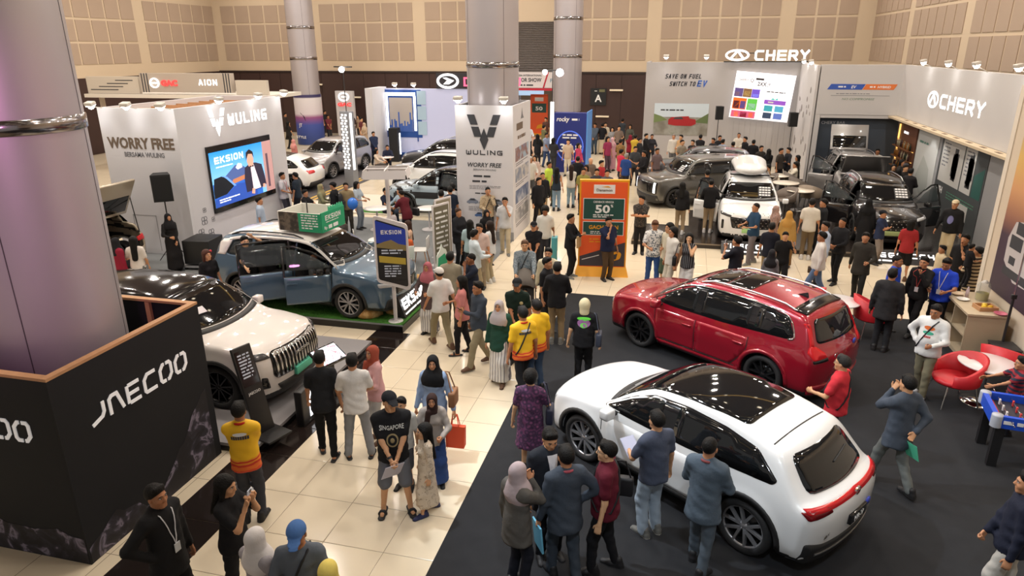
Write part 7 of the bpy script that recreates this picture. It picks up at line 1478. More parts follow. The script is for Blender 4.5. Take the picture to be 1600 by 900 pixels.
def tpl_hand(kind, fine):
  key = ('hand', kind, fine)
  if key in TPL: return TPL[key]
  f = Field((-.10, -.06, -.21), (.04, .09, .05), 0.007 if fine else 0.016)
  f.cap((0, 0, .03), (0, 0, -.01), .026, .024, .02)
  f.cap((0, .002, -.03), (0, 0, -.082), .034, .041, .015, side=(0, 1, 0), e0=.42, e1=.33)
  bend = {'relax': (.25, .55, .8), 'grip': (.9, 1.5, 1.4), 'flat': (.05, .08, .1)}[kind]
  for y, L in ((.030, .070), (.0105, .079), (-.0095, .073), (-.0285, .057)):
    p = np.array([0.0, y, -.088]); an = 0.0
    for i, (sh, b) in enumerate(zip((.45, .31, .24), bend)):
      an += b; q = p + np.array([-math.sin(an), y*.12, -math.cos(an)])*L*sh
      r = (.0092, .0084, .0076)[i]; f.cap(p, q, r if fine else r*1.12, (r*.93) if fine else r, .004); p = q
  tb = [(-.004, .026, -.028), (-.014, .052, -.058), (-.022, .058, -.088)] if kind != 'grip' else [(-.006, .026, -.028), (-.030, .046, -.058), (-.052, .034, -.075)]
  f.cap(tb[0], tb[1], .0145, .0115, .008).cap(tb[1], tb[2], .0110, .0088, .004)
  TPL[key] = f.surf(); return TPL[key]
def tpl_shoe(kind):
  key = ('shoe', kind)
  if key in TPL: return TPL[key]
  f = Field((-.07, -.13, -.02), (.07, .21, .16), 0.013)
  if kind == 'slide':
    f.cap((0, -.075, .012), (.006, .145, .012), .046, .050, .01, side=(1, 0, 0), e0=.36)
    f.cap((-.046, .075, .03), (-.02, .07, .062), .020, .022, .01).cap((-.02, .07, .062), (.02, .07, .062), .022, k=.01).cap((.02, .07, .062), (.046, .075, .03), .022, .02, .01)
  else:
    f.cap((0, -.065, .038), (.004, .05, .034), .046, .047, .02, side=(1, 0, 0), e0=.95)
    f.cap((.004, .05, .03), (.006, .150, .020), .047, .040, .03, side=(1, 0, 0), e0=.8, e1=.65)
    f.cap((0, -.055, .05), (0, -.045, .105), .045, .046, .02)
    f.cap((0, -.07, .01), (.006, .15, .008), .050, .046, .006, side=(1, 0, 0), e0=.42)
  f.cut((0, 0, -1), 0.0)
  V, Q = f.surf(); zc = V[Q][:, :, 2].mean(1)
  TPL[key] = np_mesh('shoe_' + kind, V, Q, (None, None), (zc < .018).astype(int)); return TPL[key]
HAIRLINE = ((0, .80, -1), -.008)
def tpl_hair(kind, fine):
  key = ('hair', kind, fine)
  if key in TPL: return TPL[key]
  res = .0115 if fine else .022
  f = Field((-.26, -.30, -.52), (.26, .26, .20), res)
  def skull(g=0.0, z=0.0):
    f.ell((0, -.016, .034+z), (.083+g, .103+g, .096+g), .02)
  if kind in ('short', 'crop', 'bald'):
    skull(-.004 if kind == 'crop' else 0.004)
    if kind == 'short': f.cap((-.042, .045, .103), (.045, .04, .106), .020, .024, .03)
    f.cut(*HAIRLINE)
    for s in (-1, 1): f.ell((s*.08, .0, -.02), (.02, .022, .035), .012, sub=True)
  elif kind == 'curly':
    skull(.03); f.cut((0, .7, -1), .03)
  elif kind in ('long', 'longer'):
    skull(.006); f.cut((0, .75, -1), .006)
    d = -.42 if kind == 'longer' else -.32
    f.cap((0, -.055, .02), (0, -.135, d), .088, .075, .05, side=(1, 0, 0), e0=.85, e1=.45)
    for s in (-1, 1): f.cap((s*.072, .015, .04), (s*.098, -.02, -.22), .026, .030, .03)
    f.ell((0, .105, -.03), (.060, .075, .105), .02, sub=True)
  elif kind == 'bob':
    skull(.012); f.cut((0, .75, -1), .004)
    f.cap((0, -.04, .02), (0, -.055, -.12), .094, .088, .04, side=(1, 0, 0), e0=.85, e1=.8)
    f.ell((0, .105, -.03), (.062, .080, .115), .02, sub=True); f.cut((0, 0, -1), .16)
  elif kind == 'tail':
    skull(.002); f.cut(*HAIRLINE); f.cap((0, -.11, .06), (0, -.15, -.20), .035, .02, .02)
  elif kind == 'bun':
    skull(.002); f.cut(*HAIRLINE); f.ell((0, -.115, .07), (.04, .04, .04), .02)
  elif kind == 'hijab':
    f.ell((0, -.006, .018), (.091, .113, .112), .02); f.ell((0, .0, -.05), (.082, .1, .10), .03)
    f.cap((0, -.015, -.09), (0, -.005, -.25), .098, .185, .04, side=(1, 0, 0), e0=.95, e1=.78)
    f.cap((0, .02, -.24), (0, .05, -.36), .165, .15, .05, side=(1, 0, 0), e0=.80, e1=.75)
    f.ell((0, .125, -.004), (.068, .080, .088), .012, sub=True)
    f.cut((.1, .25, -1), .36)
  elif kind == 'wrap':
    f.ell((0, -.006, .018), (.091, .113, .112), .02); f.ell((0, .0, -.06), (.085, .1, .10), .03)
    f.cap((0, -.01, -.12), (0, -.01, -.19), .09, .13, .03, side=(1, 0, 0), e0=.9, e1=.75)
    f.cap((.06, .10, -.16), (.10, .13, -.42), .045, .05, .03, side=(1, 0, 0), e0=.6)
    f.ell((0, .125, -.004), (.068, .080, .088), .012, sub=True)
  elif kind == 'cap':
    f.ell((0, -.012, .045), (.090, .110, .088), .02); f.cut((0, .12, -1), -.040)
    f.cap((0, .085, .052), (0, .150, .040), .066, .055, .008, side=(1, 0, 0), e0=.16)
  elif kind == 'caphair':
    skull(0.0); f.cut(*HAIRLINE); f.cut((0, 0, 1), .06)
  V, Q = f.surf()
  TPL[key] = np_mesh('hair_' + kind, V, Q, (None,)); return TPL[key]

def ik(a, t, l1, l2, pole):
  a, t, pole = np.array(a, float), np.array(t, float), np.array(pole, float)
  d = t-a; L = np.linalg.norm(d)
  if L > (l1+l2)*.995: t = a+d/L*(l1+l2)*.995; d = t-a; L = np.linalg.norm(d)
  u = d/L; x = (l1*l1-l2*l2+L*L)/(2*L); h = math.sqrt(max(l1*l1-x*x, 0))
  p = pole-u*(pole @ u); p /= np.linalg.norm(p)+1e-9
  return a+u*x+p*h, t
# hand targets for the right arm (x outward positive), elbow pole, hand kind
ARM = {
 'down': ((.275, .03, .80), (.25, -1, 0), 'relax'), 'out': ((.34, .06, .82), (.5, -1, 0), 'relax'), 'front': ((.03, .235, .90), (1, -.4, -.2), 'grip'), 'belly': ((.06, .235, 1.02), (1, -.5, -.2), 'relax'),
 'phone': ((.05, .33, 1.20), (.6, -.3, -1), 'grip'), 'photo': ((.07, .24, 1.40), (.5, .1, -1), 'grip'), 'face': ((.05, .17, 1.44), (.5, .1, -1), 'relax'), 'hold': ((.16, .31, 1.08), (.6, -.5, -.6), 'grip'),
 'carry': ((.30, .06, .80), (.2, -1, 0), 'grip'), 'cross': ((-.13, .20, 1.16), (1, .1, -.4), 'relax'), 'back': ((.05, -.20, .98), (1, -.3, 0), 'relax'), 'swingf': ((.26, .22, .86), (.2, -1, -.3), 'relax'),
 'swingb': ((.27, -.20, .84), (.2, -1, 0), 'relax'), 'reach': ((.22, .52, 1.10), (.5, -.3, -1), 'relax'), 'high': ((.10, .20, 1.72), (.7, .3, .2), 'relax'), 'push': ((.20, .42, 1.02), (.5, -.4, -.6), 'grip'),
 'lap': ((.12, .34, .98), (1, -.5, -.2), 'relax'), 'table': ((.14, .42, 1.10), (1, -.5, -.4), 'relax'), 'hip': ((.20, .02, 1.00), (1, -.6, 0), 'relax'), 'baby': ((-.02, .24, 1.14), (1, 0, -.5), 'grip'), 'wave': ((.20, .25, 1.42), (.5, .0, -1), 'flat'),
}
PEOPLE = []
def person(u, v, h=1.68, face=0, top=('tee', '222222'), bot=('trousers', '202024'), hair=('short', '0e0c0b'), arms=('down', 'down'), legs='stand', shoes=('shoe', '15151a', 'bfbfbf'),
           skin=0, build=1.0, fem=False, turn=0, nod=0, lean=0, lod=None, label='', z0=0.0, at=None, collar=None, inner=None, lanyard=None, strap=None, glasses=False, group=None, mask=False, watch=False, name='person'):
  sit = legs == 'sit'
  s = h/1.70; hh = (h - .44*s) if sit else h
  pos = Vector(at) if at is not None else G(u, v, z0+hh); pos.z = z0
  if at is None:
    for _ in range(4):
      for o_, _h in PEOPLE:
        dv = Vector((pos.x-o_.location.x, pos.y-o_.location.y, 0))
        if dv.length < .40: pos += (dv.normalized() if dv.length > .02 else Vector((1, 0, 0)))*(.41-dv.length)
  dist = math.hypot(pos.x, pos.y)
  fine = (dist < 17) if lod is None else lod
  view = math.atan2(-pos.y, -pos.x)                      # world direction towards the camera
  yaw = view + R(face) - PI/2                            # local +Y is the facing direction; face > 0 turns to the image's right
  res = (.0235 if dist < 12 else .031) if fine else .045; rb = (.029 if dist < 12 else .038) if fine else .05
  w = (.95 if fem else 1.05); bw = build+(.03 if fem else .07)
  dz = -.44 if sit else 0.0
  hipz = .90+dz; px = .085
  sh = {-1: np.array([-.163*w, -.012, 1.372+dz]), 1: np.array([.163*w, -.012, 1.372+dz])}
  if bw > 1.14:
    for k in sh: sh[k][0] *= 1+(bw-1)*.4
  ank = {-1: [-.10, .0, .085], 1: [.10, .0, .085]}; toe = {-1: R(12), 1: R(-12)}
  if legs == 'wide': ank = {-1: [-.17, .02, .085], 1: [.17, -.02, .085]}
  if legs == 'walk': ank = {-1: [-.08, .27, .085], 1: [.08, -.27, .13]}; toe = {-1: 0, 1: 0}
  if legs == 'walk2': ank = {-1: [-.08, -.27, .13], 1: [.08, .27, .085]}; toe = {-1: 0, 1: 0}
  if legs == 'step': ank = {-1: [-.10, .12, .085], 1: [.10, -.14, .085]}
  if legs == 'cross': ank = {-1: [.02, .10, .085], 1: [.06, -.05, .085]}
  if sit: ank = {-1: [-.11, .42, .085], 1: [.11, .40, .085]}; toe = {-1: 0, 1: 0}
  hip = {k: np.array([k*px, 0, hipz]) for k in (-1, 1)}
  knee = {}
  for k in (-1, 1):
    knee[k], a = ik(hip[k], ank[k], .425, .405, (0, 1, .15)); ank[k] = a
  elb = {}; wri = {}; hk = {}
  for k, nm in zip((-1, 1), arms):
    t, pole, kind = ARM[nm]; t = np.array(t, float); t[2] += dz; t[0] *= k*(1 if t[0] > 0.2 else 1); pole = np.array(pole, float)*[k, 1, 1]
    if nm in ('down', 'carry', 'swingf', 'swingb', 'hip', 'out'): t[0] *= (.94+.25*(bw-1)*2)
    if bw > 1.14 and nm in ('front', 'belly', 'cross'): t[1] += (bw-1)*.15
    elb[k], wri[k] = ik(sh[k], t, .285, .255, pole); hk[k] = kind
  neck = np.array([0, -.02, 1.44+dz]); headc = np.array([0, .012, 1.587+dz])
  if lean:
    c, sn = math.cos(R(lean)), math.sin(R(lean)); o = np.array([0, 0, hipz])
    def ln(p): q = p-o; return o+np.array([q[0], q[1]*c+q[2]*sn, -q[1]*sn+q[2]*c])
    for k in (-1, 1): sh[k] = ln(sh[k]); elb[k] = ln(elb[k]); wri[k] = ln(wri[k])
    neck = ln(neck); headc = ln(headc)
  else: ln = lambda p: np.array(p, float)
  allp = [*sh.values(), *elb.values(), *wri.values(), *hip.values(), *knee.values(), *[np.array(a) for a in ank.values()], headc]
  lo = np.min(allp, 0)-.24; hi = np.max(allp, 0)+.24; lo[2] = min(lo[2], -.05)
  X1 = (1, 0, 0)
  def torso(f, g, bottom=.86, belly=True):
    b = bw
    f.cap(ln((0, -.005, 1.30+dz)), ln((0, 0, 1.14+dz)), .148*w*(.6+.4*b)+g, (.128*w)*b+g, .05, side=X1, e0=.70, e1=.74)
    f.cap(ln((0, .0, 1.14+dz)), (0, -.005, .94+dz), .128*w*b+g, (.142 if fem else .138)*(.5+.5*b)+g, .05, side=X1, e0=.74 if b < 1.14 else .9, e1=.76)
    if b > 1.14 and belly: f.ell(ln((0, .05, 1.06+dz)), (.12*b+g, .10*b+g, .13+g), .06)
    f.cap(sh[-1]*[.72, 1, 1]+[0, 0, .0], sh[1]*[.72, 1, 1], .058+g*.7, k=.06)
    for k in (-1, 1): f.cap(neck+[k*.035, 0, .0], sh[k]*[.86, 1, 1]+[0, 0, .012], .042+g*.5, .044+g*.5, .04)
    if fem:
      for k in (-1, 1): f.ell(ln((k*.065, .085, 1.25+dz)), (.058+g, .05+g, .055+g), .04)
  f = Field(lo, hi, rb)
  torso(f, -.008); f.ell((0, -.01, .93+dz), (.15*(.5+.5*bw), .105*(.5+.5*bw), .11), .05)
  f.cap(neck-[0, 0, .06], headc-[0, .01, .07], .062, .054, .04)
  for k in (-1, 1):
    f.cap(sh[k], elb[k], .050*(.7+.3*bw), .040, .04); f.cap(elb[k], wri[k], .039, .028, .02)
    f.cap(hip[k], knee[k], .078*(.7+.3*bw), .054, .05); f.cap(knee[k], ank[k], .053, .036, .03)
    td = np.array([-math.sin(toe[k]), math.cos(toe[k]), 0]); a = np.array([ank[k][0], ank[k][1], ank[k][2]-.045])
    f.cap(a-td*.03, a+td*(.13 if shoes[0] == 'slide' else .04), .034, .030 if shoes[0] == 'slide' else .026, .03)
  V, Q = f.surf(); mi = [np.zeros(len(Q), int)]; Vs = [V]; Qs = [Q]; T = []; Tm = []; n = len(V)
  HV, HQ, Hm, HT, HTm = tpl_head(fine)
  Mh = Matrix.Translation(headc) @ Matrix.Rotation(R(-turn), 4, 'Z') @ Matrix.Rotation(R(-nod - lean*.4), 4, 'X')
  hs = 1.03 if not fem else 1.0
  child = h < 1.35
  if child: hs *= 1.14
  Mh = Mh @ Matrix.Diagonal((hs, hs, hs, 1))
  A = np.array(Mh)[:3]
  Vs.append(HV @ A[:, :3].T + A[:, 3]); Qs.append(HQ+n); mi.append(Hm); T.append(HT+n); Tm.append(HTm); n += len(HV)
  for k in (-1, 1):
    HV2, HQ2 = tpl_hand(hk[k], fine and dist < 12.5)
    d = (wri[k]-elb[k]); d /= np.linalg.norm(d); th = np.array([-.25*k, .62, .75]); th -= d*(th @ d); th /= np.linalg.norm(th)
    Zc = -d; Yc = th; Xc = np.cross(Yc, Zc); B = np.stack([Xc, Yc, Zc], 1)
    vv = HV2 * ([1, 1, 1] if k == 1 else [-1, 1, 1])
    Vs.append(vv @ B.T + wri[k]); Qs.append((HQ2 if k == 1 else HQ2[:, ::-1])+n); mi.append(np.zeros(len(HQ2), int)); n += len(HV2)
  hc = hexc(hair[1]) if hair[0] not in ('hijab', 'wrap', 'cap') else hexc('0e0c0b')
  sk = skin_mat(skin); ms = (sk, mat('eye_white', (.75, .73, .7), .3), mat('eye_dark', (.012, .01, .009), .4), mat('lips_%d' % skin, tuple(x*y for x, y in zip(SKIN[skin], (.85, .55, .55))), .5))
  me = np_mesh('person', np.vstack(Vs)*s, [np.vstack(Qs)] + ([np.vstack(T)] if T else []), ms, np.concatenate(mi+Tm))
  root = link(name, me, None, (pos.x, pos.y, pos.z), yaw)
  tag(root, label, 'person', group)
  def garment(nm, fld, m):
    ph = u*.37; X, Y, Z = fld.ax[0][:, None, None], fld.ax[1][None, :, None], fld.ax[2][None, None, :]
    if fine: fld.F = fld.F+.005*(np.sin(33*X+17*Z+ph)*np.sin(27*Z-12*Y+ph*2)+.7*np.sin(52*Z+21*X-15*Y)*np.sin(31*Y+ph))
    V, Q = fld.surf()
    if not len(V): return None
    return link(nm, np_mesh(nm, V*s, Q, (m,)), root)
  kind = top[0]; cm = cloth(top[1]); g = .012
  hem = {'tee': .80, 'polo': .80, 'shirt': .79, 'jacket': .70, 'sweater': .80, 'tunic': .62, 'dress': .30, 'abaya': .07, 'vest': .82, 'short_dress': .46, 'hoodie': .80}[kind]
  if child and kind == 'dress': hem = .22
  longs = kind in ('shirt', 'jacket', 'sweater', 'tunic', 'dress', 'abaya', 'hoodie')
  if kind == 'jacket': g = .022
  if kind in ('sweater', 'hoodie'): g = .018
  f = Field(lo, hi, res); torso(f, g)
  f.cap(neck-[0, 0, .05], neck-[0, 0, .005], .075, .066, .03)
  for k in (-1, 1):
    if kind == 'vest': continue
    if longs:
      f.cap(sh[k], elb[k], .052*(.7+.3*bw)+g, .046+g*.6, .04); f.cap(elb[k], wri[k]-(wri[k]-elb[k])*.03, .045+g*.6, .035+g*.4, .03)
    else:
      e = sh[k]+(elb[k]-sh[k])*.72; f.cap(sh[k], e, .053*(.7+.3*bw)+g, .054+g*.6, .04)
  if kind in ('tunic', 'dress', 'abaya', 'short_dress'):
    bz = max(hem-.03, -.02)+0; f.cap((0, -.005, .98+dz), (0, .02 if sit else 0, bz), .15*(.5+.5*bw)+g, .24 if kind != 'tunic' else .20, .05, side=X1, e0=.78, e1=.85)
    for k in (-1, 1): f.cap(hip[k], knee[k], .10, .10, .05)
    if kind in ('dress', 'abaya'):
      for k in (-1, 1): f.cap(knee[k], np.array(ank[k])+[0, 0, .02], .10, .09, .06)
  elif not sit:
    f.cap((0, -.005, .98), (0, -.005, hem-.12), (.150 if not fem else .152)*(.5+.5*bw)+g, (.188 if kind != 'jacket' else .198)*(.5+.5*bw)+g, .05, side=X1, e0=.80, e1=.80)
    if legs in ('walk', 'walk2', 'step'): f.ell((0, 0, hem+.08), (.15+g, .15+g, .12), .04)
  if not sit: f.cut((0, 0, -1), -hem)
  else: f.cut((0, -.5, -1), -(hipz-.05))
  tm = garment({'tee': 't_shirt', 'polo': 'polo_shirt', 'shirt': 'shirt', 'jacket': 'jacket', 'sweater': 'sweater', 'tunic': 'tunic', 'dress': 'dress', 'abaya': 'long_dress', 'vest': 'sleeveless_top', 'short_dress': 'dress', 'hoodie': 'sweatshirt'}[kind], f, cm)
  if bot[0] != 'none':
    f = Field(lo, hi, res); bm_ = cloth(bot[1]); g2 = .012
    f.ell((0, -.01, .93+dz), (.143*(.5+.5*bw)+g2, .106*(.5+.5*bw)+g2, .11), .045)
    if bot[0] == 'skirt':
      f.cap((0, -.005, .98+dz), (0, 0, .08), .155, .23, .05, side=X1, e0=.8, e1=.9)
      for k in (-1, 1): f.cap(hip[k], knee[k], .10, .10, .05).cap(knee[k], np.array(ank[k])+[0, 0, .02], .10, .085, .06)
      f.cut((0, 0, -1), -.09)
    else:
      for k in (-1, 1):
        wd = 1.15 if bot[0] == 'wide' else 1.0
        if bot[0] == 'shorts':
          f.cap(hip[k], hip[k]+(knee[k]-hip[k])*.98, .092*(.7+.3*bw), .090, .045)
        else:
          f.cap(hip[k], knee[k], .092*(.7+.3*bw), .072*wd, .045); a = np.array(ank[k])+[0, 0, -.015]
          f.cap(knee[k], a, .070*wd, .060*wd*(1.0 if bot[0] != 'slim' else .85), .03)
      if bot[0] != 'shorts': f.cut((0, 0, -1), -.035)
    garment({'skirt': 'skirt', 'shorts': 'shorts', 'wide': 'trousers', 'slim': 'trousers', 'trousers': 'trousers', 'jeans': 'jeans'}[bot[0]], f, bm_)
  sk_, sc_, so_ = shoes
  if sk_ != 'none':
    m1 = mat('shoe_' + sc_, hexc(sc_), .6); m2 = mat('sole_' + so_, hexc(so_), .7)
    for k in (-1, 1):
      o = link('sandal' if sk_ == 'slide' else 'shoe', tpl_shoe(sk_), root, (ank[k][0]*s, (ank[k][1]+.005)*s, (ank[k][2]-.085)*s)); o.rotation_euler = (0, 0, toe[k]); o.scale = (s*.98,)*3
      for i, mm in enumerate((m1, m2)): o.material_slots[i].link = 'OBJECT'; o.material_slots[i].material = mm
  def headpart(nm, kind, m):
    o = link(nm, tpl_hair(kind, fine), root); o.matrix_local = Matrix.Diagonal((s, s, s, 1)) @ Mh
    o.material_slots[0].link = 'OBJECT'; o.material_slots[0].material = m; return o
  hm = lambda c: mat('hair_' + c, hexc(c), .6, bump=.6, bscale=70, spec=.22)
  if hair[0] in ('hijab', 'wrap'): headpart('headscarf', hair[0], cloth(hair[1]))
  elif hair[0] == 'cap':
    headpart('hair', 'caphair', hm('0e0c0b')); headpart('cap', 'cap', cloth(hair[1]))
  elif hair[0] != 'none': headpart('hair', hair[0], hm(hair[1]))
  loc = lambda p: Vector(p)*s
  def on_front(x, z, off=.0):       # point just in front of the garment
    o = loc((x, .4, z)); hit = bvh.ray_cast(o, Vector((0, -1, 0)))
    return (hit[0]+Vector((0, off, 0))) if hit[0] is not None else loc((x, .13, z))
  if (lanyard or strap or inner or collar) and fine:
    bvh = BVHTree.FromPolygons([tuple(q.co) for q in tm.data.vertices], [tuple(p.vertices) for p in tm.data.polygons])
    if inner:      # shirt front in the opening of a jacket
      z1, z2 = 1.43+dz, 1.02+dz; pts = []
      rows = 6; vs = []; fs = []
      for i in range(rows):
        t = i/(rows-1); z = z1+(z2-z1)*t; ww = .055*(1-t)+.006
        for x in (-ww, 0, ww): vs.append(on_front(x, z, .014))
      for i in range(rows-1):
        for j in range(2): fs.append((i*3+j, i*3+j+1, (i+1)*3+j+1, (i+1)*3+j))
      MB().add(vs, fs, True).build('shirt_front', cloth(inner), root)
    if collar:
      MB().tube([loc((.07*math.sin(a)*.95, -.018+.072*math.cos(a), 1.452+dz-.012*math.cos(a))) for a in [2*PI*i/12 for i in range(12)]], .016*s, 6, closed=True).build('collar', cloth(collar), root)
    if lanyard:
      z2 = 1.08+dz; pts = [loc((-.07, -.02, 1.455+dz))] + [on_front(-.07*(1-i/5)-.004, 1.42+dz-(1.42-1.08)*i/5, .008) for i in range(6)]
      pts2 = [Vector((-p.x, p.y, p.z)) for p in pts]
      l = MB(); l.tube(pts, .007*s, 4); l.tube(pts2, .007*s, 4); lo_ = l.build('lanyard', mat('lanyard_' + lanyard, hexc(lanyard), .7), root)
      c = on_front(0, z2-.05, .012); b = MB(); b.box((c.x-.035, c.y-.004, c.z-.05), (c.x+.035, c.y+.004, c.z+.05)); b.build('badge', mat('badge_card', hexc('d8dade'), .5), lo_)
    if strap:
      sgn, c_ = strap; pts = []
      c0 = Vector((0, 0, 0)); bz = [1.44, 1.36, 1.25, 1.13, 1.02, .92]
      for ff in (1, -1):
        row = []
        for i, z in enumerate(bz):
          x = sgn*(.085 - .24*i/5)*w*(.8+.2*bw); o = loc((x, .5*ff, z+dz)); hit = bvh.ray_cast(o, Vector((0, -ff, 0)))
          row.append((hit[0]+Vector((0, .007*ff, 0))) if hit[0] is not None else loc((x*1.02, 0.02*ff, z+dz)))
        pts += row if ff == 1 else row[::-1]
      MB().tube(pts, .013*s, 5, closed=True).build('shoulder_strap', mat('strap_' + c_, hexc(c_), .7), root)
  if glasses:
    b = MB()
    for k in (-1, 1):
      b.tube([Mh @ Vector((k*.031+.021*math.cos(a), .098-.01*abs(math.cos(a)), .011+.016*math.sin(a))) for a in [2*PI*i/10 for i in range(10)]], .0022, 4, closed=True)
      b.tube([Mh @ Vector((k*.052, .088, .013)), Mh @ Vector((k*.078, .0, .012))], .0022, 4)
    o = b.build('glasses', mat('glasses_frame', (.02, .02, .02), .3), root); o.scale = (s,)*3
  if mask:
    b = MB(); b.ball((0, .062, -.055), (.058, .045, .045), 10, 6); o = b.build('face_mask', mat('mask_white', H('d8dce0'), .8), root); o.matrix_local = Matrix.Diagonal((s, s, s, 1)) @ Mh
  if watch:
    d = wri[1]; dd = (wri[1]-elb[1]); dd /= np.linalg.norm(dd); p = d-dd*.03
    MB().tube([Vector(p-dd*.014)*s, Vector(p+dd*.014)*s], .036*s, 10).build('wrist_watch', mat('watch', (.015, .015, .017), .4), root)
  hand = {k: root.matrix_basis @ Vector((wri[k]+(wri[k]-elb[k])/np.linalg.norm(wri[k]-elb[k])*.075)*s) for k in (-1, 1)}
  PEOPLE.append((root, hand))
  root['_yaw'] = yaw
  return root, hand, yaw
# ------------------------------------------------------------------ visitors and staff
K, WH = '1a1a1d', 'd9d9d9'
SH = {'k': ('shoe', '17171a', '2a2a2c'), 'w': ('shoe', 'cfcfcf', 'e2e2e2'), 's': ('slide', '17171a', '222224'), 'b': ('shoe', '5a3d28', '2a2018'), 'g': ('shoe', '6a6a66', 'c8c4b8')}
def p(u, v, face, top, bot, label, hair='short', arms='down,down', legs='stand', sh='k', h=1.68, **k):
  a = arms.split(','); hr = tuple(hair.split('/')) if '/' in hair else (hair, '0e0c0b')
  return person(u, v, h, face, tuple(top.split('/')), tuple((bot+'/').split('/')[:2]), hr, (a[0], a[-1]), legs, SH[sh], label=label, **k)
T = 'trousers/'
# --- foreground
p(240, 760, 40, 'jacket/1a1a1c', T+'18181a', 'man in black jacket with white lanyard against the black box', h=1.72, arms='down,hip', lanyard='d8d8dc', skin=1)
r, hd, yw = p(350, 745, 55, 'tee/'+K, T+'1c1c20', 'woman in black raising a phone before the mountain print', 'long', 'photo,photo', 'step', fem=True, h=1.64, skin=2, nod=8); phone((hd[-1]+hd[1])/2+Vector((0, 0, .03)), yw, 'pale phone held up by the woman in black', 'c8d0e4', 80)
r3, _h, y3 = p(371, 631, 165, 'tee/yellow_team', T+'3a3c44', 'man in yellow team shirt with red hem beside the lectern sign', arms='front,front', skin=1, collar='b8281c')
p(395, 828, 125, 'shirt/9a959a', 'skirt/8a868c', 'woman in white headscarf at the bottom edge', 'hijab/d8d4d4', 'hold,hold', fem=True, h=1.58)
r, hd, yw = p(462, 819, -15, 'polo/5d646e', 'jeans/3a4452', 'man in grey polo and blue cap at the bottom edge', 'cap/4a6fa8', 'belly,hold', h=1.68, strap=(-1, '1a1a1e'), skin=1, nod=14, watch=True)
p(510, 880, 150, 'tunic/c8b060', 'skirt/b8a050', 'person in yellow headscarf cut off at the bottom edge', 'hijab/e0cc6c', fem=True, h=1.55)
p(497, 553, 172, 'tee/202226', 'slim/141416', 'man in black shirt seen from behind at the lit display', arms='swingf,down', legs='step', sh='s', h=1.66, lean=5)
p(549, 555, 178, 'tee/d8d6d4', T+'8a8c90', 'man in white t-shirt and grey trousers seen from behind', arms='belly,belly', sh='s', h=1.66, legs='wide')
p(582, 541, -75, 'shirt/c89a9a', T+'b0aca8', 'woman in pink blouse and rust headscarf by the displays', 'wrap/9a4a38', 'belly,belly', fem=True, h=1.60, turn=-20, sh='b')
r, hd, yw = p(608, 614, 0, 'tee/18181b', 'shorts/63646a', 'man in black SINGAPORE t-shirt and cap holding a paper', 'cap/17181c', 'front,front', 'wide', 's', h=1.74, build=1.12, turn=-18, watch=True, skin=2)
def chest(root, yw, z, body, w, m, y=.17, back=False, sz=.08, **k):
  sh_ = [c for c in root.children if c.name.split('.')[0] in ('t_shirt', 'sweater', 'polo_shirt', 'shirt', 'sweatshirt')][0]; sg = -1 if back else 1
  bv = BVHTree.FromPolygons([tuple(q.co) for q in sh_.data.vertices], [tuple(f.vertices) for f in sh_.data.polygons])
  me = text_mesh(body, sz, .004, .01, width=w, align='CENTER') if isinstance(body, str) else body
  co = np.zeros(len(me.vertices)*3); me.vertices.foreach_get('co', co); co = co.reshape(-1, 3); out = co.copy()
  for i, q in enumerate(co):
    x = -sg*q[0]; hit = bv.ray_cast(Vector((x, sg*.6, z+q[1])), Vector((0, -sg, 0))); yy = hit[0].y if hit[0] is not None else sg*.14
    out[i] = (x, yy+sg*(.004+q[2]), z+q[1])
  me.vertices.foreach_set('co', out.ravel()); me.materials.clear(); me.materials.append(m); me.update(); return link('shirt_print', me, sh_)
def ink(w, h, n):
  b = MB(); s_ = w/n
  for i in range(n): b.box((-w/2+i*s_, 0, 0), (-w/2+(i+.8 if n > 1 else i+1)*s_, h, .003))
  return b.mesh('print')
def disc(rx, ry, n=20): return MB().add([(rx*math.cos(2*PI*i/n)*q, ry*math.sin(2*PI*i/n)*q, .003) for q in (1, .5) for i in range(n)]+[(0, 0, .003)], [(i, (i+1) % n, n+(i+1) % n, n+i) for i in range(n)]+[(n+i, n+(i+1) % n, 2*n) for i in range(n)]).mesh('print')
mat('badge_card', hexc('d8dade'), .5); chest(r3, y3, 1.25, ink(.22, .045, 8), 0, DARKINK, back=True); chest(r3, y3, 1.32, disc(.085, .024), 0, MATS['badge_card'], back=True); chest(r, yw, 1.30, 'SINGAPORE', .30, mat('shirt_print_white', hexc('d0d0cc'), .7)); b = MB(); ring_poly(b, 0, 0, .075, .085, .018, 0, .003, None, 18); b.ball((0, 0, 0), (.03, .035, .003), 8, 5); chest(r, yw, 1.17, b.mesh('print'), 0, mat('shirt_print_gold', hexc('8a7a58'), .7))
sheet((hd[-1]+hd[1])/2+Vector((0, 0, -.02)), yw+R(20), 'c8c8dc', 'white paper held by the man in the SINGAPORE shirt', .25, .34, 55)
p(626, 622, -20, 'tee/b8b8b4', 'shorts/44464c', 'boy half hidden behind the man in the SINGAPORE shirt', h=1.38, skin=2)
person(651, 664, 1.30, -75, ('dress', 'cream_dress'), ('none', ''), ('longer', '0d0b0b'), ('down', 'down'), 'step', ('shoe', '1c2450', '101018'), fem=True, skin=2, label='girl with long black hair in a cream printed dress')
r, hd, yw = p(676, 556, -18, 'tunic/8fa4c4', 'jeans/41598a', 'woman in black headscarf and pale blue shirt walking', 'hijab/141416', 'out,carry', 'walk', 'w', fem=True, h=1.63, turn=-10); shoulder_bag(r, -1, '8a6040', 'brown handbag of the woman in black headscarf', z=.98)
carry_bag(hd[-1], 'e0502a', 'orange carrier bag held by the woman in black headscarf', logo=True, rz=yw)
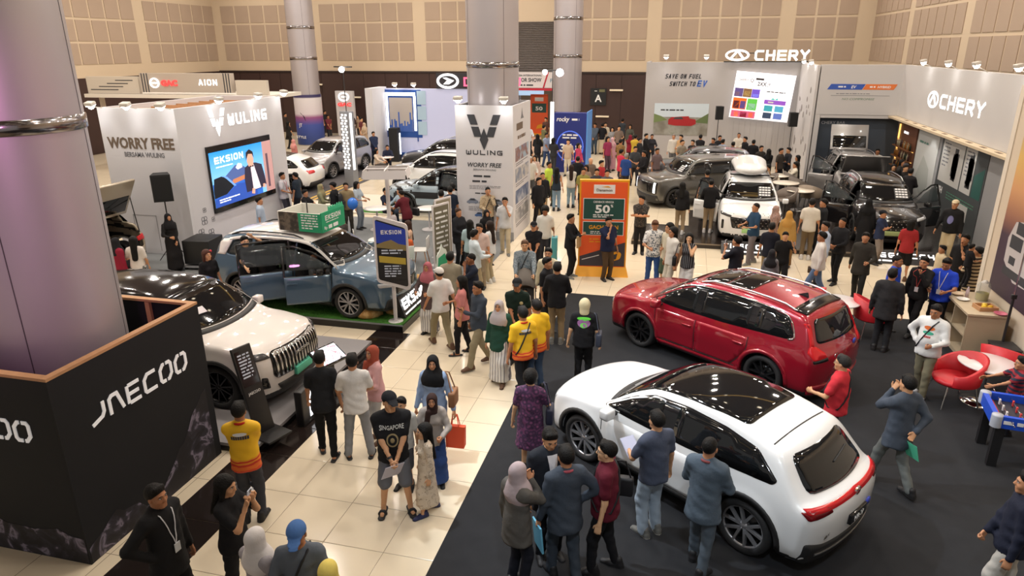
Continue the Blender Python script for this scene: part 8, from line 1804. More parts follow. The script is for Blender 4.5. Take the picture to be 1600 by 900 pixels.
p(672, 616, -5, 'hoodie/9a928c', 'skirt/2c4478', 'girl in brown headscarf and grey top with hands raised', 'wrap/33221f', 'hold,hold', h=1.40, fem=True)
p(686, 419, 205, 'tee/dcdcda', T+'8f8468', 'man in white cap and white t-shirt walking off', 'cap/d4d0cc', 'swingf,swingb', 'walk', 'b', h=1.68)
p(721, 432, -95, 'tee/c8807c', 'slim/17171b', 'woman in pink top and black trousers looking left', 'long', 'down,hold', 'step', 's', h=1.62, fem=True)
r, hd, yw = p(747, 441, -60, 'shirt/3c4450', T+'8a8068', 'man in dark blue shirt striding with a phone', 'short', 'phone,down', 'walk', 'b', h=1.70, skin=1); phone(hd[-1]+Vector((0, 0, .03)), yw, 'dark phone of the striding man in dark blue shirt', '202024', 35)
p(780, 470, -20, 'jacket/1f4438', 'skirt/stripe_white', 'woman in grey headscarf and green jacket', 'hijab/a8a0a2', 'down,down', 'step', 'b', fem=True, h=1.58)
r, hd, yw = p(808, 436, -5, 'polo/15261f', T+'1c1e22', 'man in black cap and dark green shirt', 'cap/17181b', 'down,front', h=1.70, skin=1); MB().ball((0, 0, 0), (.035, .008, .035), 10, 6).build('shirt_badge', mat('badge_gold', hexc('b8a878'), .6), r, (-.09, .155, 1.28))
r, hd, yw = p(817, 481, 205, 'tee/yellow_team', T+'17171a', 'man in yellow shirt with black strap seen from behind', 'short', 'down,down', 'walk2', h=1.70, strap=(1, '17171a'), skin=1, collar='b8281c'); chest(r, yw, 1.27, ink(.22, .04, 8), 0, DARKINK, back=True); chest(r, yw, 1.34, disc(.085, .024), 0, MATS['badge_card'], back=True)
p(833, 473, 215, 'tee/yellow_team', 'jeans/3a4a60', 'man in yellow shirt just behind the strapped one', h=1.70, skin=1)
r, hd, yw = p(829, 580, 172, 'short_dress/purple', 'none', 'woman in purple patterned dress seen from behind', 'curly', 'down,hold', 'stand', 'k', fem=True, h=1.58, build=1.15, skin=3); shoulder_bag(r, 1, '23263c', 'dark blue handbag of the woman in purple dress', z=.92, y=.05)
r, hd, yw = p(914, 468, 176, 'tee/17171a', T+'141416', 'blonde woman in black t-shirt with green back print', 'bob/c8bc98', 'down,down', h=1.62, fem=True, build=1.3, skin=3); chest(r, yw, 1.22, disc(.115, .075), 0, mat('print_pink', hexc('8a5a8c'), .7), back=True); chest(r, yw, 1.30, disc(.12, .035), 0, mat('print_green', hexc('5fd040'), .6), back=True); chest(r, yw, 1.185, disc(.06, .045), 0, MATS['print_green'], back=True); shoulder_bag(r, 1, '2e3444', 'dark grey handbag of the blonde woman', z=.92)
p(871, 411, 178, 'sweater/1b1b1e', T+'8a7658', 'man in black sweater and khaki trousers from behind', arms='belly,belly', h=1.72, sh='g')
p(855, 403, 65, 'tee/18181b', T+'1a1a1e', 'man in black t-shirt facing the man in black sweater', h=1.68)
r, hd, yw = p(820, 376, 0, 'shirt/floral_grey', T+'26262a', 'man in grey leaf print shirt pushing a stroller', 'short/6a5040', 'push,push', h=1.70, build=1.15, strap=(-1, '17171a'), skin=2); sv = r.matrix_basis @ Vector((0, .62, 0)); stroller(sv.x, sv.y, yw+0.0, 'grey brown stroller with a small child in the aisle')
p(0, 0, 0, 'tee/d8d4d0', T+'c8a080', 'small child sitting in the stroller', h=.92, legs='sit', at=(sv.x, sv.y, .10), skin=2, arms='lap,lap', z0=.10)
p(857, 388, -10, 'shirt/c8bfa4', T+'3a3a40', 'man in cream shirt between stroller and black shirts', h=1.68)
r, hd, yw = p(892, 335, 70, 'shirt/18191d', T+'151519', 'man in black holding a cardboard folder and phone', arms='baby,phone', h=1.70, sh='g'); sheet(hd[-1], yw, 'b0946c', 'brown cardboard folder in the arm of the man in black', .26, .30, 90, 'folder', .04)
p(834, 347, 0, 'polo/17171b', T+'17171b', 'person in black cap and black polo near the information box', 'cap/15151a', 'front,front', h=1.62)
r, hd, yw = p(852, 323, -5, 'tee/d0d0cc', T+'2a2a30', 'man in white t-shirt carrying a teal box', 'curly', 'down,down', h=1.68, skin=4); t = empty('gift_box', hd[-1]+Vector((0, 0, -.25)), yw, 'tall teal box carried by the man in white t-shirt', 'box'); MB().rbox((-.08, -.14, -.35), (.08, .14, .35), .01).build('box_body', mat('teal_box', hexc('4a9aa4'), .5), t); MB().rbox((-.085, -.06, -.2), (.085, .10, -.05), .004).build('box_label', MATS['white_print'], t)
p(951, 340, 35, 'polo/1b2340', T+'4c3a28', 'stout man in navy polo before the orange standee', arms='down,face', h=1.66, build=1.25, sh='k', turn=15)
p(1003, 306, -5, 'tee/floral_dark', T+'17171a', 'man in black leaf shirt with arms crossed by the standee', arms='cross,cross', h=1.72, turn=30)
p(1024, 345, 10, 'tee/floral_white', 'jeans/35548a', 'man in white floral shirt and jeans looking down', 'short/5a3a28', 'hold,hold', 'step', 'w', h=1.70, nod=25)
p(1040, 348, -50, 'tee/cfc8b4', 'shorts/4a5a48', 'man in cream t-shirt and green shorts', 'bob', 'down,down', sh='w', h=1.70, skin=2)
p(1050, 353, -60, 'tee/d4d0c8', T+'c8c0b0', 'man in white t-shirt just behind the cream one', 'bob', h=1.70)
r, hd, yw = p(1066, 363, -15, 'vest/stripe_black', 'wide/d8d6d2', 'smiling woman in striped black top and white trousers', 'longer', 'face,down', fem=True, h=1.62, skin=3, turn=-10); shoulder_bag(r, 1, '17171a', 'black shoulder bag of the woman in striped top', z=.95, y=.08)
r, hd, yw = p(1153, 370, -120, 'tee/1c1d26', T+'17171b', 'man in navy t-shirt taking a photo near the red suv', 'short', 'photo,down', h=1.70); phone(hd[-1]+Vector((0, 0, .05)), yw, 'phone held up by the man in navy t-shirt', 'd0d0d8', 80)
r, hd, yw = p(1182, 318, -60, 'polo/24405c', T+'6a6468', 'man in blue polo with a tablet before the white suv', 'crop', 'hold,hold', 'step', 'g', h=1.72, glasses=True); sheet(hd[-1], yw, '9ad0a8', 'green leaflet held by the man in blue polo', .16, .22, 10)
p(1067, 285, 176, 'sweater/18181b', T+'9a876c', 'woman in black sweater from behind at the grey off-road car', 'long', 'reach,down', fem=True, h=1.64, sh='w', z0=.15)
p(1112, 281, 174, 'sweater/161619', T+'a08c70', 'person in black sweater from behind at the open white door', 'bun', 'hold,hold', h=1.68, sh='w', z0=.15)
p(1106, 266, 182, 'tee/1a1a1e', T+'222226', 'man in black leaning over the open door of the white suv', h=1.70, z0=.15)
p(1228, 363, 5, 'tee/141416', 'shorts/17171a', 'boy in black t-shirt raising one hand', 'short', 'wave,swingf', 'walk', h=1.50, skin=2)
p(1207, 349, 175, 'tee/1c1e2a', T+'8a7858', 'man in dark navy t-shirt from behind before the white suv', h=1.62)
p(1207, 391, 170, 'tunic/6a6a6e', T+'55555a', 'child in dark headscarf and grey top behind the red suv', 'hijab/222226', h=1.30, fem=True)
p(1234, 330, 165, 'tunic/b08a4c', 'skirt/7a5a34', 'woman in golden headscarf from behind', 'hijab/b98c48', fem=True, h=1.58)
p(1213, 322, 100, 'tunic/batik_pink', 'skirt/a89a90', 'woman in mauve print headscarf beside the golden one', 'hijab/batik_pink', fem=True, h=1.56)
p(1270, 311, 178, 'tee/d8d2c6', T+'6f5f48', 'man in loose white shirt from behind near the open black door', h=1.74, sh='w')
p(1283, 312, -70, 'jacket/1e2024', T+'1c1c20', 'man in dark suit hidden behind the loose white shirt', h=1.70, inner='d8d8d8')
r, hd, yw = p(1286, 363, -85, 'shirt/d6d2ce', 'jeans/5a6f90', 'man in white shirt and jeans carrying a brown pouch', 'short', 'down,carry', 'walk', 'b', h=1.68, build=1.1, skin=1); t = empty('pouch', hd[1]+Vector((0, 0, -.1)), yw, 'brown pouch in the hand of the man in white shirt', 'bag'); MB().rbox((-.05, -.12, -.08), (.05, .12, .08), .02).build('pouch_body', mat('pouch_brown', hexc('4f3a24'), .6), t); MB().box((-.052, -.11, .03), (.052, .11, .04)).build('zip', CHROME, t)
p(1291, 347, -60, 'shirt/a8b4c8', T+'3a3a44', 'man in pale blue shirt partly hidden by the white shirt', h=1.66)
p(1318, 341, -35, 'shirt/1c1c20', T+'17171a', 'bearded man in black shirt with hands together', 'crop', 'belly,belly', 'step', h=1.70, skin=1)
p(1354, 364, -5, 'jacket/35332f', T+'232321', 'man in dark brown blazer and white shirt walking', 'short', 'hold,swingb', 'walk', h=1.70, inner='d8d8d8', lanyard='c8c8d0')
p(1359, 311, 170, 'abaya/161619', 'none', 'woman all in black at the front of the black suv', 'hijab/141416', fem=True, h=1.62, z0=.15)
p(1369, 327, 70, 'tee/2a3450', T+'8a8078', 'boy in navy and white shirt with a cap by the black suv', 'cap/1a1c24', 'cross,cross', h=1.52)
p(1425, 344, 176, 'tee/9a2a2c', 'shorts/17171a', 'person in red t-shirt and black shorts from behind', 'bob', 'down,down', sh='b', h=1.60, fem=True)
r, hd, yw = p(1494, 313, -15, 'sweater/18181a', T+'b8a888', 'man in black sweater and beige cap by the posters', 'cap/c8b898', 'down,out', h=1.74, build=1.1); chest(r, yw, 1.22, disc(.075, .11), 0, mat('print_mauve', hexc('6a6a98'), .7))
p(1510, 367, -25, 'polo/17171a', T+'17171a', 'man in black polo drinking by the partition', arms='face,down', h=1.72, lanyard='c8c8c8')
p(1531, 386, -110, 'tunic/stripe_brown', 'skirt/stripe_brown', 'woman in brown striped dress holding a small child', 'bun', 'baby,baby', fem=True, h=1.62)
p(1518, 388, 120, 'tee/1a1a1e', T+'1c1c20', 'small child in black carried by the striped woman', h=.95, at=G(1518, 388, 1.62).to_tuple()[:2]+(.75,), z0=.75, arms='hold,hold')
p(1474, 384, -60, 'tee/d0c0a0', T+'50483c', 'child in cream top below the drinking man', h=1.35)
p(1403, 400, 70, 'tee/2a4cc0', T+'1c1c22', 'man in bright blue t-shirt behind the dark blazer', 'crop', h=1.68, skin=1)
p(1396, 421, 172, 'jacket/2b2a2c', T+'222225', 'man in dark blazer from behind next to the red chair', 'short', 'down,down', h=1.70, build=1.12)
r, hd, yw = p(1446, 402, -20, 'shirt/1a1a1c', T+'151517', 'staff man in black with badge and legs apart', 'short', 'photo,down', 'walk', h=1.68, lanyard='b04038'); phone(hd[-1]+Vector((0, 0, .03)), yw, 'dark phone of the staff man in black', '26262c', 70)
r, hd, yw = p(1477, 404, -15, 'tee/2546c8', T+'18181c', 'man in bright blue t-shirt looking at a phone', 'short', 'hold,hold', 'stand', h=1.68, build=1.1, nod=20, lanyard='d0d0d0', skin=1); phone(hd[1]+Vector((0, 0, .04)), yw, 'dark phone of the man in bright blue t-shirt', '303038', 20)
r, hd, yw = p(1465, 477, -20, 'sweater/d6d6d4', T+'77715c', 'man in white sweater with orange and green print', 'short', 'hold,hip', 'step', 'w', h=1.68, build=1.18, skin=1, nod=10, strap=(-1, '1c1e26')); chest(r, yw, 1.30, disc(.085, .035), 0, mat('print_orange', hexc('d0682c'), .7)); chest(r, yw, 1.22, disc(.085, .028), 0, mat('print_teal', hexc('2f9a7c'), .7)); chest(r, yw, 1.14, ink(.12, .03, 5), 0, mat('print_redink', hexc('b04848'), .7))
p(1319, 557, -105, 'tee/c8323c', T+'222630', 'man in red t-shirt and glasses behind the white crossover', 'short/2a2826', 'hold,down', h=1.64, build=1.18, strap=(1, '17171a'), glasses=True, skin=2)
r, hd, yw = p(1422, 589, -130, 'jacket/434b57', T+'6c706e', 'man in dark blazer with green leaflet and hand on chin', 'short', 'face,back', 'walk', h=1.70, skin=2); sheet(hd[1]+Vector((0, 0, -.12)), yw+R(90), '58c8a0', 'green leaflet held behind the man in dark blazer', .22, .26, 70)
p(1612, 742, -80, 'sweater/1c2030', 'wide/b8b4ac', 'man in navy sweater and pale trousers at the right edge', 'short', 'down,front', 'step', 'w', h=1.70)
p(1600, 560, -70, 'tee/plaid', T+'26262c', 'child in plaid shirt behind the table football', 'short', 'reach,reach', h=1.30)
p(1110, 686, 162, 'jacket/55626f', T+'525c66', 'man in grey suit from behind at the rear wheel of the white car', 'crop', 'belly,belly', 'step', h=1.72, collar='8a4a4a')
r, hd, yw = p(1028, 645, -140, 'tee/4b5264', 'wide/9caab8', 'man in grey blue t-shirt holding papers beside the white car', 'short', 'hold,down', 'stand', 'g', h=1.70, build=1.1, skin=2); sheet(hd[-1]+Vector((0, 0, .10)), yw, 'c0c4dc', 'bundle of white papers held beside the white car', .20, .26, 40, th=.012)
r, hd, yw = p(950, 692, -95, 'tee/5c1828', 'slim/19191d', 'man in maroon t-shirt and glasses with a black sling bag', 'short', 'down,down', 'step', h=1.70, build=1.12, glasses=True, watch=True, skin=3, strap=(1, '17171a')); shoulder_bag(r, 1, '1c1c20', 'black sling bag of the man in maroon', z=1.0, y=-.16, name='sling_bag')
r, hd, yw = p(885, 700, 205, 'jacket/3e4651', T+'39414b', 'man in charcoal suit with pink collar holding a blue folder', 'short', 'carry,hip', 'step', h=1.72, collar='a8505c'); sheet(hd[-1]+Vector((0, 0, -.05)), yw+R(90), '6ab4d4', 'light blue folder held by the man in charcoal suit', .24, .34, 85, 'folder', .02)
p(860, 672, 20, 'jacket/22262e', T+'1c1e24', 'man in dark suit and white shirt facing the group', 'short', 'down,down', h=1.72, inner='dcdce0', nod=20, skin=2)
p(808, 725, 130, 'jacket/55524e', T+'1a1c26', 'woman in mauve headscarf and grey jacket seen from behind', 'hijab/a8989a', 'down,face', fem=True, h=1.62)
# --- left: beige car, blue suv
p(322, 391, 30, 'tee/17171a', T+'18181c', 'woman in black with a red flower in long brown hair', 'longer/4a2a20', 'down,down', fem=True, h=1.62, at=G(322, 391, 1.62).to_tuple(), skin=2)
MB().ball((-.085, .02, 1.585), (.03, .03, .03), 8, 6).build('flower', mat('flower_red', hexc('c8283c'), .6), PEOPLE[-1][0])
r, hd, yw = p(261, 334, 25, 'abaya/1c1a1c', 'none', 'woman in long black dress beside the open tailgate', 'hijab/17161a', 'front,hold', fem=True, h=1.60)
p(207, 370, 165, 'tee/d8cfc8', 'skirt/leaf_skirt', 'woman in white top and leaf skirt at the beige car', 'longer', 'hold,down', fem=True, h=1.60)
p(184, 372, 120, 'jacket/8a1e34', T+'1a1a20', 'person in crimson jacket at the beige car', 'hijab/1c1c20', h=1.58)
ek = eks['root'].matrix_basis
p(398, 368, 20, 'tee/17171a', T+'17171a', 'man in black leaning on the open rear door of the blue suv', 'short', 'high,reach', h=1.70, z0=.182, at=(-9.2, 12.75, .182), skin=3)
for x, y, lb, c in ((.24, -.38, 'driver in grey shirt sitting in the blue suv', '6a6e72'), (.24, .38, 'passenger in blue shirt sitting in the blue suv', '4a5f98')):
  q = ek @ Vector((x, y, .30)); person(0, 0, 1.60, 0, ('tee', c), ('trousers', '26262a'), ('short', '0e0c0b'), ('lap', 'lap'), 'sit', ('none', '', ''), at=(q.x, q.y, .18+.12), z0=.30, label=lb, lod=False); PEOPLE[-1][0].rotation_euler = (0, 0, R(-4.6)-PI/2)
# --- lounge
p(440, 270, 60, 'tee/c4c4cc', T+'3a3a44', 'man in white shirt and red lanyard by the white booth end', h=1.68, arms='belly,belly', lod=True, lanyard='b83038')
p(461, 270, -120, 'tee/26303c', T+'202028', 'man in dark patterned shirt by the white booth end', h=1.68)
p(476, 297, 60, 'tee/1a1a1e', T+'1c1c20', 'man in black seated below the white car', h=1.66, legs='sit', arms='table,table')
p(404, 308, 80, 'tee/a8b8cc', T+'303848', 'man in pale blue behind the roof advert box', h=1.68)
p(500, 288, 85, 'tunic/8a8a6c', 'skirt/6f7058', 'woman in olive headscarf in the lounge', 'hijab/8a8262', 'hold,hold', fem=True, h=1.58)
r, hd, yw = p(520, 285, -110, 'hoodie/17181c', 'jeans/2f4464', 'man in black cap and backpack in the lounge', 'cap/17171b', 'down,down', h=1.72); backpack(r, '1c1d22', 'black backpack worn by the man in black cap')
p(529, 287, 0, 'tee/8a7a5c', T+'3a3630', 'man in tan shirt behind the black backpack', h=1.66)
p(557, 284, 60, 'tee/a8b4c0', T+'8a94a0', 'woman with long hair and the blue balloon', 'longer', 'hold,hold', fem=True, h=1.60)
t = empty('balloon', G(551, 318, 1.1), 0, 'shiny blue balloon in the lounge', 'balloon'); MB().ball((0, 0, .0), (.17, .17, .19), 16, 10).build('skin', mat('balloon_blue', hexc('2f74d8'), .2), t); MB().tube([(0, 0, -.19), (0, 0, -.55)], .004, 4).build('string', WMET, t); MB().ball((0, 0, -.20), (.02, .02, .02), 8, 5).build('knot', MATS['balloon_blue'], t)
p(560, 317, 40, 'tee/yellow_team', T+'2c2c34', 'man in yellow team shirt seated in the lounge', 'crop', 'table,lap', 'sit', h=1.68, at=(-10.0, 18.0, 0), skin=4)
p(572, 334, -110, 'tee/3a3634', T+'26262a', 'man in dark shirt seated with his back to the pole sign', 'short', 'lap,lap', 'sit', h=1.68, at=(-9.3, 17.45, 0))
p(602, 294, 40, 'tee/1c2438', T+'202430', 'man in navy seated at the left lounge table', 'short', 'table,table', 'sit', h=1.66)
p(624, 294, -60, 'shirt/a8bccc', T+'3a4454', 'person in pale blue seated at the left lounge table', 'bob', 'table,table', 'sit', h=1.66)
r, hd, yw = p(634, 297, -140, 'tee/5a1c26', T+'1c1c20', 'man in maroon t-shirt leaning over the lounge table', 'crop', 'reach,reach', h=1.70, lean=18, strap=(1, '17171a')); shoulder_bag(r, 1, '18181c', 'black bag of the man in maroon at the table', z=1.0, y=-.1)
p(611, 328, -20, 'tee/c8c0c4', T+'6a6a78', 'small child at the left lounge table', 'bob', h=1.10)
p(689, 298, 178, 'shirt/8f8a78', T+'17181c', 'man in beige shirt with sling strap seen from behind', 'short', 'belly,belly', h=1.72, lod=True, strap=(-1, '1c1c20'))
p(703, 292, -160, 'tee/1d2638', T+'26262c', 'man in dark navy by the pale blue car door', h=1.70)
p(707, 287, -150, 'tee/d0d0d0', T+'30343c', 'man in white right by the information box edge', h=1.70)
p(639, 344, -70, 'shirt/c8a890', T+'a88a70', 'woman with long brown hair seated behind the pole sign', 'longer/3a241a', 'table,table', 'sit', h=1.62, fem=True, at=(-7.35, 17.5, 0), skin=3)
p(647, 366, 176, 'tee/d86a3c', T+'2a2a30', 'woman in orange with black hair seated on the pale chair', 'long', 'lap,lap', 'sit', h=1.60, fem=True, at=(-7.05, 16.55, 0))
p(716, 326, 40, 'jacket/1c1e24', T+'17181c', 'woman in black blazer by the printed boards', 'bun/3a2418', 'belly,belly', fem=True, h=1.64, inner='b8b4b0')
r, hd, yw = p(762, 293, 10, 'shirt/beige_print', T+'17181c', 'man in beige print shirt with a black pouch at the information box', 'crop', 'face,belly', h=1.70, lod=True, strap=(-1, '17171a')); shoulder_bag(r, -1, '17181c', 'black pouch of the man in beige print shirt', .2, .2, z=1.05, y=.12)
p(789, 309, -5, 'tee/c4c6ca', T+'b8ac94', 'man in white shirt with hand at his mouth', 'short', 'face,down', 'step', 'g', h=1.68, lod=True)
p(734, 344, 170, 'tee/a8c0c8', T+'2c3038', 'woman with long black hair in pale blue', 'long', fem=True, h=1.60)
p(749, 350, -20, 'tee/c8b0a8', T+'8a7c68', 'man in pinkish shirt between two white shirts', h=1.66)
r, hd, yw = p(741, 360, 110, 'shirt/c8d4dc', T+'9a8c70', 'man in pale blue shirt looking at a phone', 'short', 'hold,hold', h=1.70, sh='w'); phone(hd[1], yw, 'dark phone of the man in pale blue shirt', '24242c', 30)
p(765, 346, -120, 'tee/d0d4d8', T+'a89c80', 'woman with long hair in white and beige trousers', 'longer/241814', 'hold,down', fem=True, h=1.62, sh='w')
p(760, 328, 20, 'shirt/18181c', T+'18181c', 'woman in black headscarf before the information box', 'hijab/151518', fem=True, h=1.56)
p(668, 410, -30, 'tunic/5a4c4c', 'skirt/stripe_white', 'woman in dusty pink headscarf beside the pole sign', 'hijab/a8606a', 'hold,hold', fem=True, h=1.58)
p(703, 395, 170, 'tee/9a9482', T+'4c4a44', 'man in olive grey t-shirt from behind', 'short', h=1.70)
p(736, 397, -70, 'tee/1c2232', T+'26282e', 'man in navy t-shirt touching his chin', 'crop', 'face,down', h=1.68, build=1.1, skin=4)
# --- entrance aisle
FAR = [  # u, v, face, top, bottom, hair, label
 (829, 245, 20, 'shirt/c8c4bc', T+'4a4a4c', 'short/b8b4b0', 'grey haired man in white by the information box side'), (836, 243, -20, 'tunic/c0aaa0', T+'5a4a44', 'long', 'woman in pale top behind the grey haired man'), (842, 278, 40, 'shirt/17171b', T+'17171b', 'short', 'man in black beside the photo side of the information box'), (848, 270, 10, 'shirt/1a1a1e', T+'8a7a5c', 'crop', 'man in black shirt and khaki with hands folded'),
 (858, 253, 60, 'tee/b8d04a', T+'3a4030', 'short', 'man in neon yellow shirt in the aisle'), (870, 262, 176, 'vest/26303c', 'jeans/7a94ac', 'longer', 'woman in jeans with long black hair from behind'), (893, 258, 178, 'tee/c8c4bc', 'jeans/8298a8', 'longer/2a1a16', 'woman in white top and jeans with brown hair from behind'), (903, 245, 170, 'shirt/17171b', T+'1c1c20', 'short', 'man in black from behind near the long haired women'),
 (912, 263, 0, 'tee/8a8448', T+'17171b', 'short', 'man in black and yellow print shirt left of the standee'), (923, 247, 30, 'tee/6a5c50', T+'3a3a3c', 'none', 'bald man behind the orange standee'), (916, 258, -20, 'shirt/8a7464', T+'3a3430', 'long', 'woman with brown hair left of the bald man'), (940, 251, 60, 'tee/a02c30', T+'303036', 'short', 'man in red seen over the orange standee'), (933, 264, 0, 'tee/3a3a40', T+'2a2a2e', 'short', 'dark haired man just over the standee top'), (942, 265, 10, 'tee/50545c', T+'2a2a2e', 'short', 'man in grey just over the standee top right'),
 (888, 218, -10, 'tee/b8a490', T+'c4bca8', 'short', 'man in beige with a brown pouch before the blue banner'), (865, 216, 150, 'tee/2a2c30', T+'34363a', 'bob', 'person in dark grey walking towards the entrance'), (904, 224, 60, 'shirt/b03a5a', T+'5a3040', 'bob', 'woman in magenta before the blue banner'), (854, 208, 40, 'tee/8a94a8', 'jeans/3a4c70', 'short', 'man in grey blue left of the blue banner'), (825, 222, 50, 'tee/17171b', 'shorts/5a5a5c', 'short', 'man in black t-shirt and shorts near the entrance'), (840, 210, 170, 'jacket/1e1f24', T+'26262c', 'long', 'woman in dark jacket near the entrance'), (826, 195, 10, 'shirt/d0d4dc', T+'1c1e28', 'short', 'man in white shirt beside the far orange standee'), (850, 196, 120, 'tee/6a6a4a', T+'44443c', 'short', 'man in olive before the far orange standee'), (853, 184, -30, 'tee/5a3c34', T+'3a3a3c', 'short', 'person in brown before the far orange standee'),
 (930, 193, -20, 'shirt/4a5462', T+'34404e', 'short', 'man in grey blue at the corner of the blue banner'), (939, 193, 170, 'tee/1a1b1f', 'skirt/b8a890', 'short', 'person in black with pale shorts by the wood wall'), (946, 192, 10, 'shirt/c8bca8', T+'6a6050', 'short', 'man in cream shirt by the wood wall'), (957, 199, 0, 'shirt/8a8a8c', T+'3a3a40', 'long', 'woman in grey by the wood wall'), (966, 197, 10, 'tee/7a6a60', T+'26262c', 'short', 'man in checked brown shirt by the wood wall'), (973, 186, 160, 'tee/3a4048', T+'26262c', 'short', 'tall man in dark grey by the wood wall'), (985, 195, -10, 'shirt/55564e', T+'2c2c30', 'long', 'woman in dark olive beside the grey backdrop edge'),
 (957, 215, 165, 'tunic/b88a94', 'skirt/b08490', 'hijab/c8a0a4', 'woman in pink headscarf and long pink dress'), (970, 218, 150, 'shirt/batik', T+'3a3026', 'short', 'man in brown batik shirt'), (985, 211, 170, 'tee/8a2030', T+'26262c', 'hijab/7a1c2c', 'woman in dark red headscarf'), (993, 211, 165, 'tee/c8a83c', T+'3a3a3c', 'short', 'man in yellow shirt behind the dark red headscarf'), (979, 240, 150, 'tee/24407c', T+'26262c', 'short/8a8480', 'man in blue shirt in the crowd left of the off-road car'), (993, 229, 20, 'tee/3a3c40', T+'26262c', 'short', 'man in charcoal behind the blue shirt'), (1007, 236, -60, 'shirt/17171b', T+'17171b', 'short', 'man in black with arm raised at the off-road car'), (1000, 216, 60, 'shirt/24262a', T+'202024', 'short', 'man in dark shirt left of the striped woman'), (1010, 209, 70, 'jacket/1c1c20', T+'1c1c20', 'short', 'man in black jacket reaching forward'), (1027, 232, 40, 'tee/6a5a5c', T+'3a3a40', 'short', 'man in dusty shirt by the windscreen of the off-road car'), (1019, 210, 10, 'shirt/2a2a30', T+'2a2a30', 'short', 'man in dark shirt just left of the striped woman'), (971, 234, 130, 'tee/b8324a', T+'34303c', 'short', 'person in red between batik and blue shirts'), (950, 214, 40, 'tee/8a3050', T+'4a3a44', 'bob', 'person with crimson bag behind the pink dress'),
 (1016, 189, 20, 'shirt/d0c8b8', T+'4a4438', 'short', 'man in white shirt against the grey backdrop left end'), (1037, 197, 10, 'tunic/stripe_bw', T+'2a2a2c', 'short', 'woman in black and white striped dress'), (1053, 210, 0, 'shirt/c8c4bc', T+'5a5a5c', 'short/8a8078', 'grey haired man in white gesturing under the poster'), (1064, 211, -40, 'shirt/b8946c', T+'4a443c', 'short', 'person in tan raising hands under the poster'), (1066, 219, 40, 'tee/8a8070', T+'3a3a3c', 'short', 'man in khaki behind the roof of the off-road car'), (1083, 219, -30, 'tee/26262a', T+'26262a', 'short', 'man in black behind the roof of the off-road car'), (1095, 211, 170, 'tee/202024', T+'26262a', 'short', 'person in black before the river poster right end'), (1125, 212, 20, 'tee/1c1c20', T+'1c1c20', 'short', 'crew member in black left of the dark silver car'), (1130, 218, 150, 'tee/8a94a8', T+'26262a', 'short', 'man in pale grey behind the dark silver car'), (1115, 216, -40, 'tee/26262a', T+'1c1c20', 'short', 'crew member in black crouching near the loudspeaker'),
 (1155, 208, -5, 'shirt/c8c0b4', T+'26262a', 'crop', 'presenter in white under the LED screen'), (1165, 214, -60, 'tee/17171b', T+'17171b', 'short', 'cameraman in black right of the presenter'), (1178, 219, 175, 'jacket/18181c', T+'18181c', 'short', 'big man in black seen from behind on the grey stand'), (1190, 228, 30, 'tee/34302c', T+'26262a', 'short', 'man in dark brown right of the big man in black'), (1202, 233, 170, 'shirt/1c1c20', T+'1c1c20', 'long', 'woman in black with long hair on the grey stand'), (1233, 231, -60, 'shirt/26262c', T+'26262c', 'short', 'man in dark shirt near the right loudspeaker'), (1221, 232, 60, 'tee/3a3430', T+'26262c', 'short', 'man in brown near the right loudspeaker'), (1247, 243, -80, 'jacket/2a2622', T+'26262c', 'bob', 'woman in dark jacket by the side strip'), (1146, 222, 170, 'shirt/4a4e54', T+'3a3c40', 'short', 'crew member in grey between off-road car and roof box'), (1150, 238, 178, 'tee/33363a', T+'33363a', 'short', 'man in slate standing left of the roof box'),
 (1372, 233, 0, 'tee/d0ccc4', T+'4a4a50', 'short', 'barman in white behind the raised hood'), (1350, 231, 10, 'tee/2a2626', T+'26262a', 'bob', 'woman in dark top at the cream bar door'), (1397, 257, 10, 'tee/26201e', T+'26262a', 'bob', 'woman in dark brown left in the bar crowd'), (1405, 264, 170, 'shirt/1c1a1c', T+'1c1a1c', 'long', 'woman in black in the middle of the bar crowd'), (1412, 259, 30, 'shirt/2c2826', T+'26262a', 'short', 'man in dark shirt in the bar crowd'), (1416, 256, -20, 'tee/1e1c1e', T+'1e1c1e', 'cap/3a3a40', 'man in dark cap right in the bar crowd'), (1424, 264, 160, 'shirt/242224', T+'242224', 'short', 'man in charcoal at the right end of the bar crowd'), (1410, 250, 60, 'tee/34302e', T+'26262a', 'bob', 'woman at the amber shelf'),
 (445, 177, 60, 'shirt/3a302c', T+'2a2624', 'short', 'man in brown between booth and poster column'), (450, 190, 100, 'tee/1e1c1e', T+'1e1c1e', 'long', 'woman in black beside the poster column'), (458, 218, -60, 'tunic/b87470', 'skirt/b87470', 'hijab/c88a84', 'woman in salmon pink headscarf behind the white car'), (495, 182, 40, 'shirt/c8b8a0', T+'8a7c6a', 'long', 'woman in cream right of the poster column'), (502, 164, 0, 'tee/1c1c20', T+'1c1c20', 'short', 'man in black on the far steps'), (507, 173, 60, 'tee/26262c', T+'26262c', 'short', 'person in charcoal below the man on the far steps'), (521, 168, -20, 'tee/c8b448', T+'4a4638', 'hijab/8a7a3a', 'person in yellow left of the white pylon'), (512, 180, 30, 'tee/6a2c34', T+'2a2a2e', 'short', 'person in maroon left of the white pylon'), (549, 178, 20, 'shirt/3a2c2a', T+'2a2626', 'short', 'person in brown below the white pylon'), (556, 180, -40, 'shirt/8a7460', T+'3a3430', 'long', 'woman in tan right of the white pylon'), (564, 184, 60, 'tee/5c2c30', T+'2a2a2e', 'short', 'person in dark red by the wood wall far left'), (574, 171, 0, 'shirt/2a2224', T+'2a2224', 'hijab/3a2c2c', 'woman in dark headscarf by the wood wall far left'), (569, 192, -50, 'tunic/b09a84', 'skirt/8a7a68', 'hijab/b8a48c', 'woman in beige headscarf behind the people carrier'), (583, 206, 20, 'jacket/26304c', T+'202838', 'short', 'man in navy suit standing right of the people carrier'),
]
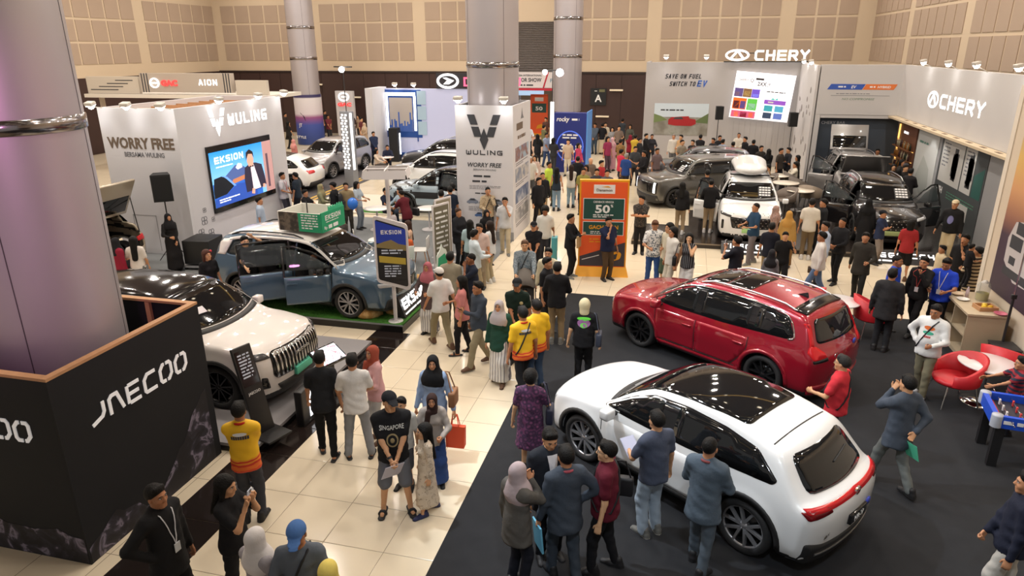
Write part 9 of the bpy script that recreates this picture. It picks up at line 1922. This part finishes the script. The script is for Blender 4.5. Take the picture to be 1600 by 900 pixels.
for u, v, fc, tp, bt, hr, lb in FAR:
  p(u, v, fc, tp, bt, lb, hr, random.choice(('down,down', 'belly,belly', 'hold,down', 'front,front')), random.choice(('stand', 'step')), fem=('woman' in lb), h=1.60 if 'woman' in lb else 1.69, skin=random.choice((0, 1, 2)), group='visitors in the far crowd')
p(605, 227, 0, 'jacket/1c2236', T+'1c2030', 'man in navy suit seated at the far white table', 'short', 'table,table', 'sit', h=1.68, inner='d8d8d8'); p(588, 233, 60, 'shirt/c8b8a8', T+'4a4440', 'woman in cream seated at the far white table', 'long', 'table,table', 'sit', fem=True, h=1.62)
round_table(-14.1, 31.3, .4, 'small white table of the seated man in navy suit', top='dcd4d0')
p(1218, 243, -90, 'shirt/8a7258', T+'4a4034', 'woman in beige seated at the stand lounge', 'short', 'table,table', 'sit', h=1.66, at=(3.2, 28.6, .15), z0=.15); p(1236, 256, -80, 'shirt/d4cdbc', T+'3a3a40', 'person in white seated at the stand lounge', 'short', 'table,lap', 'sit', h=1.66, at=(4.3, 29.4, .15), z0=.15)
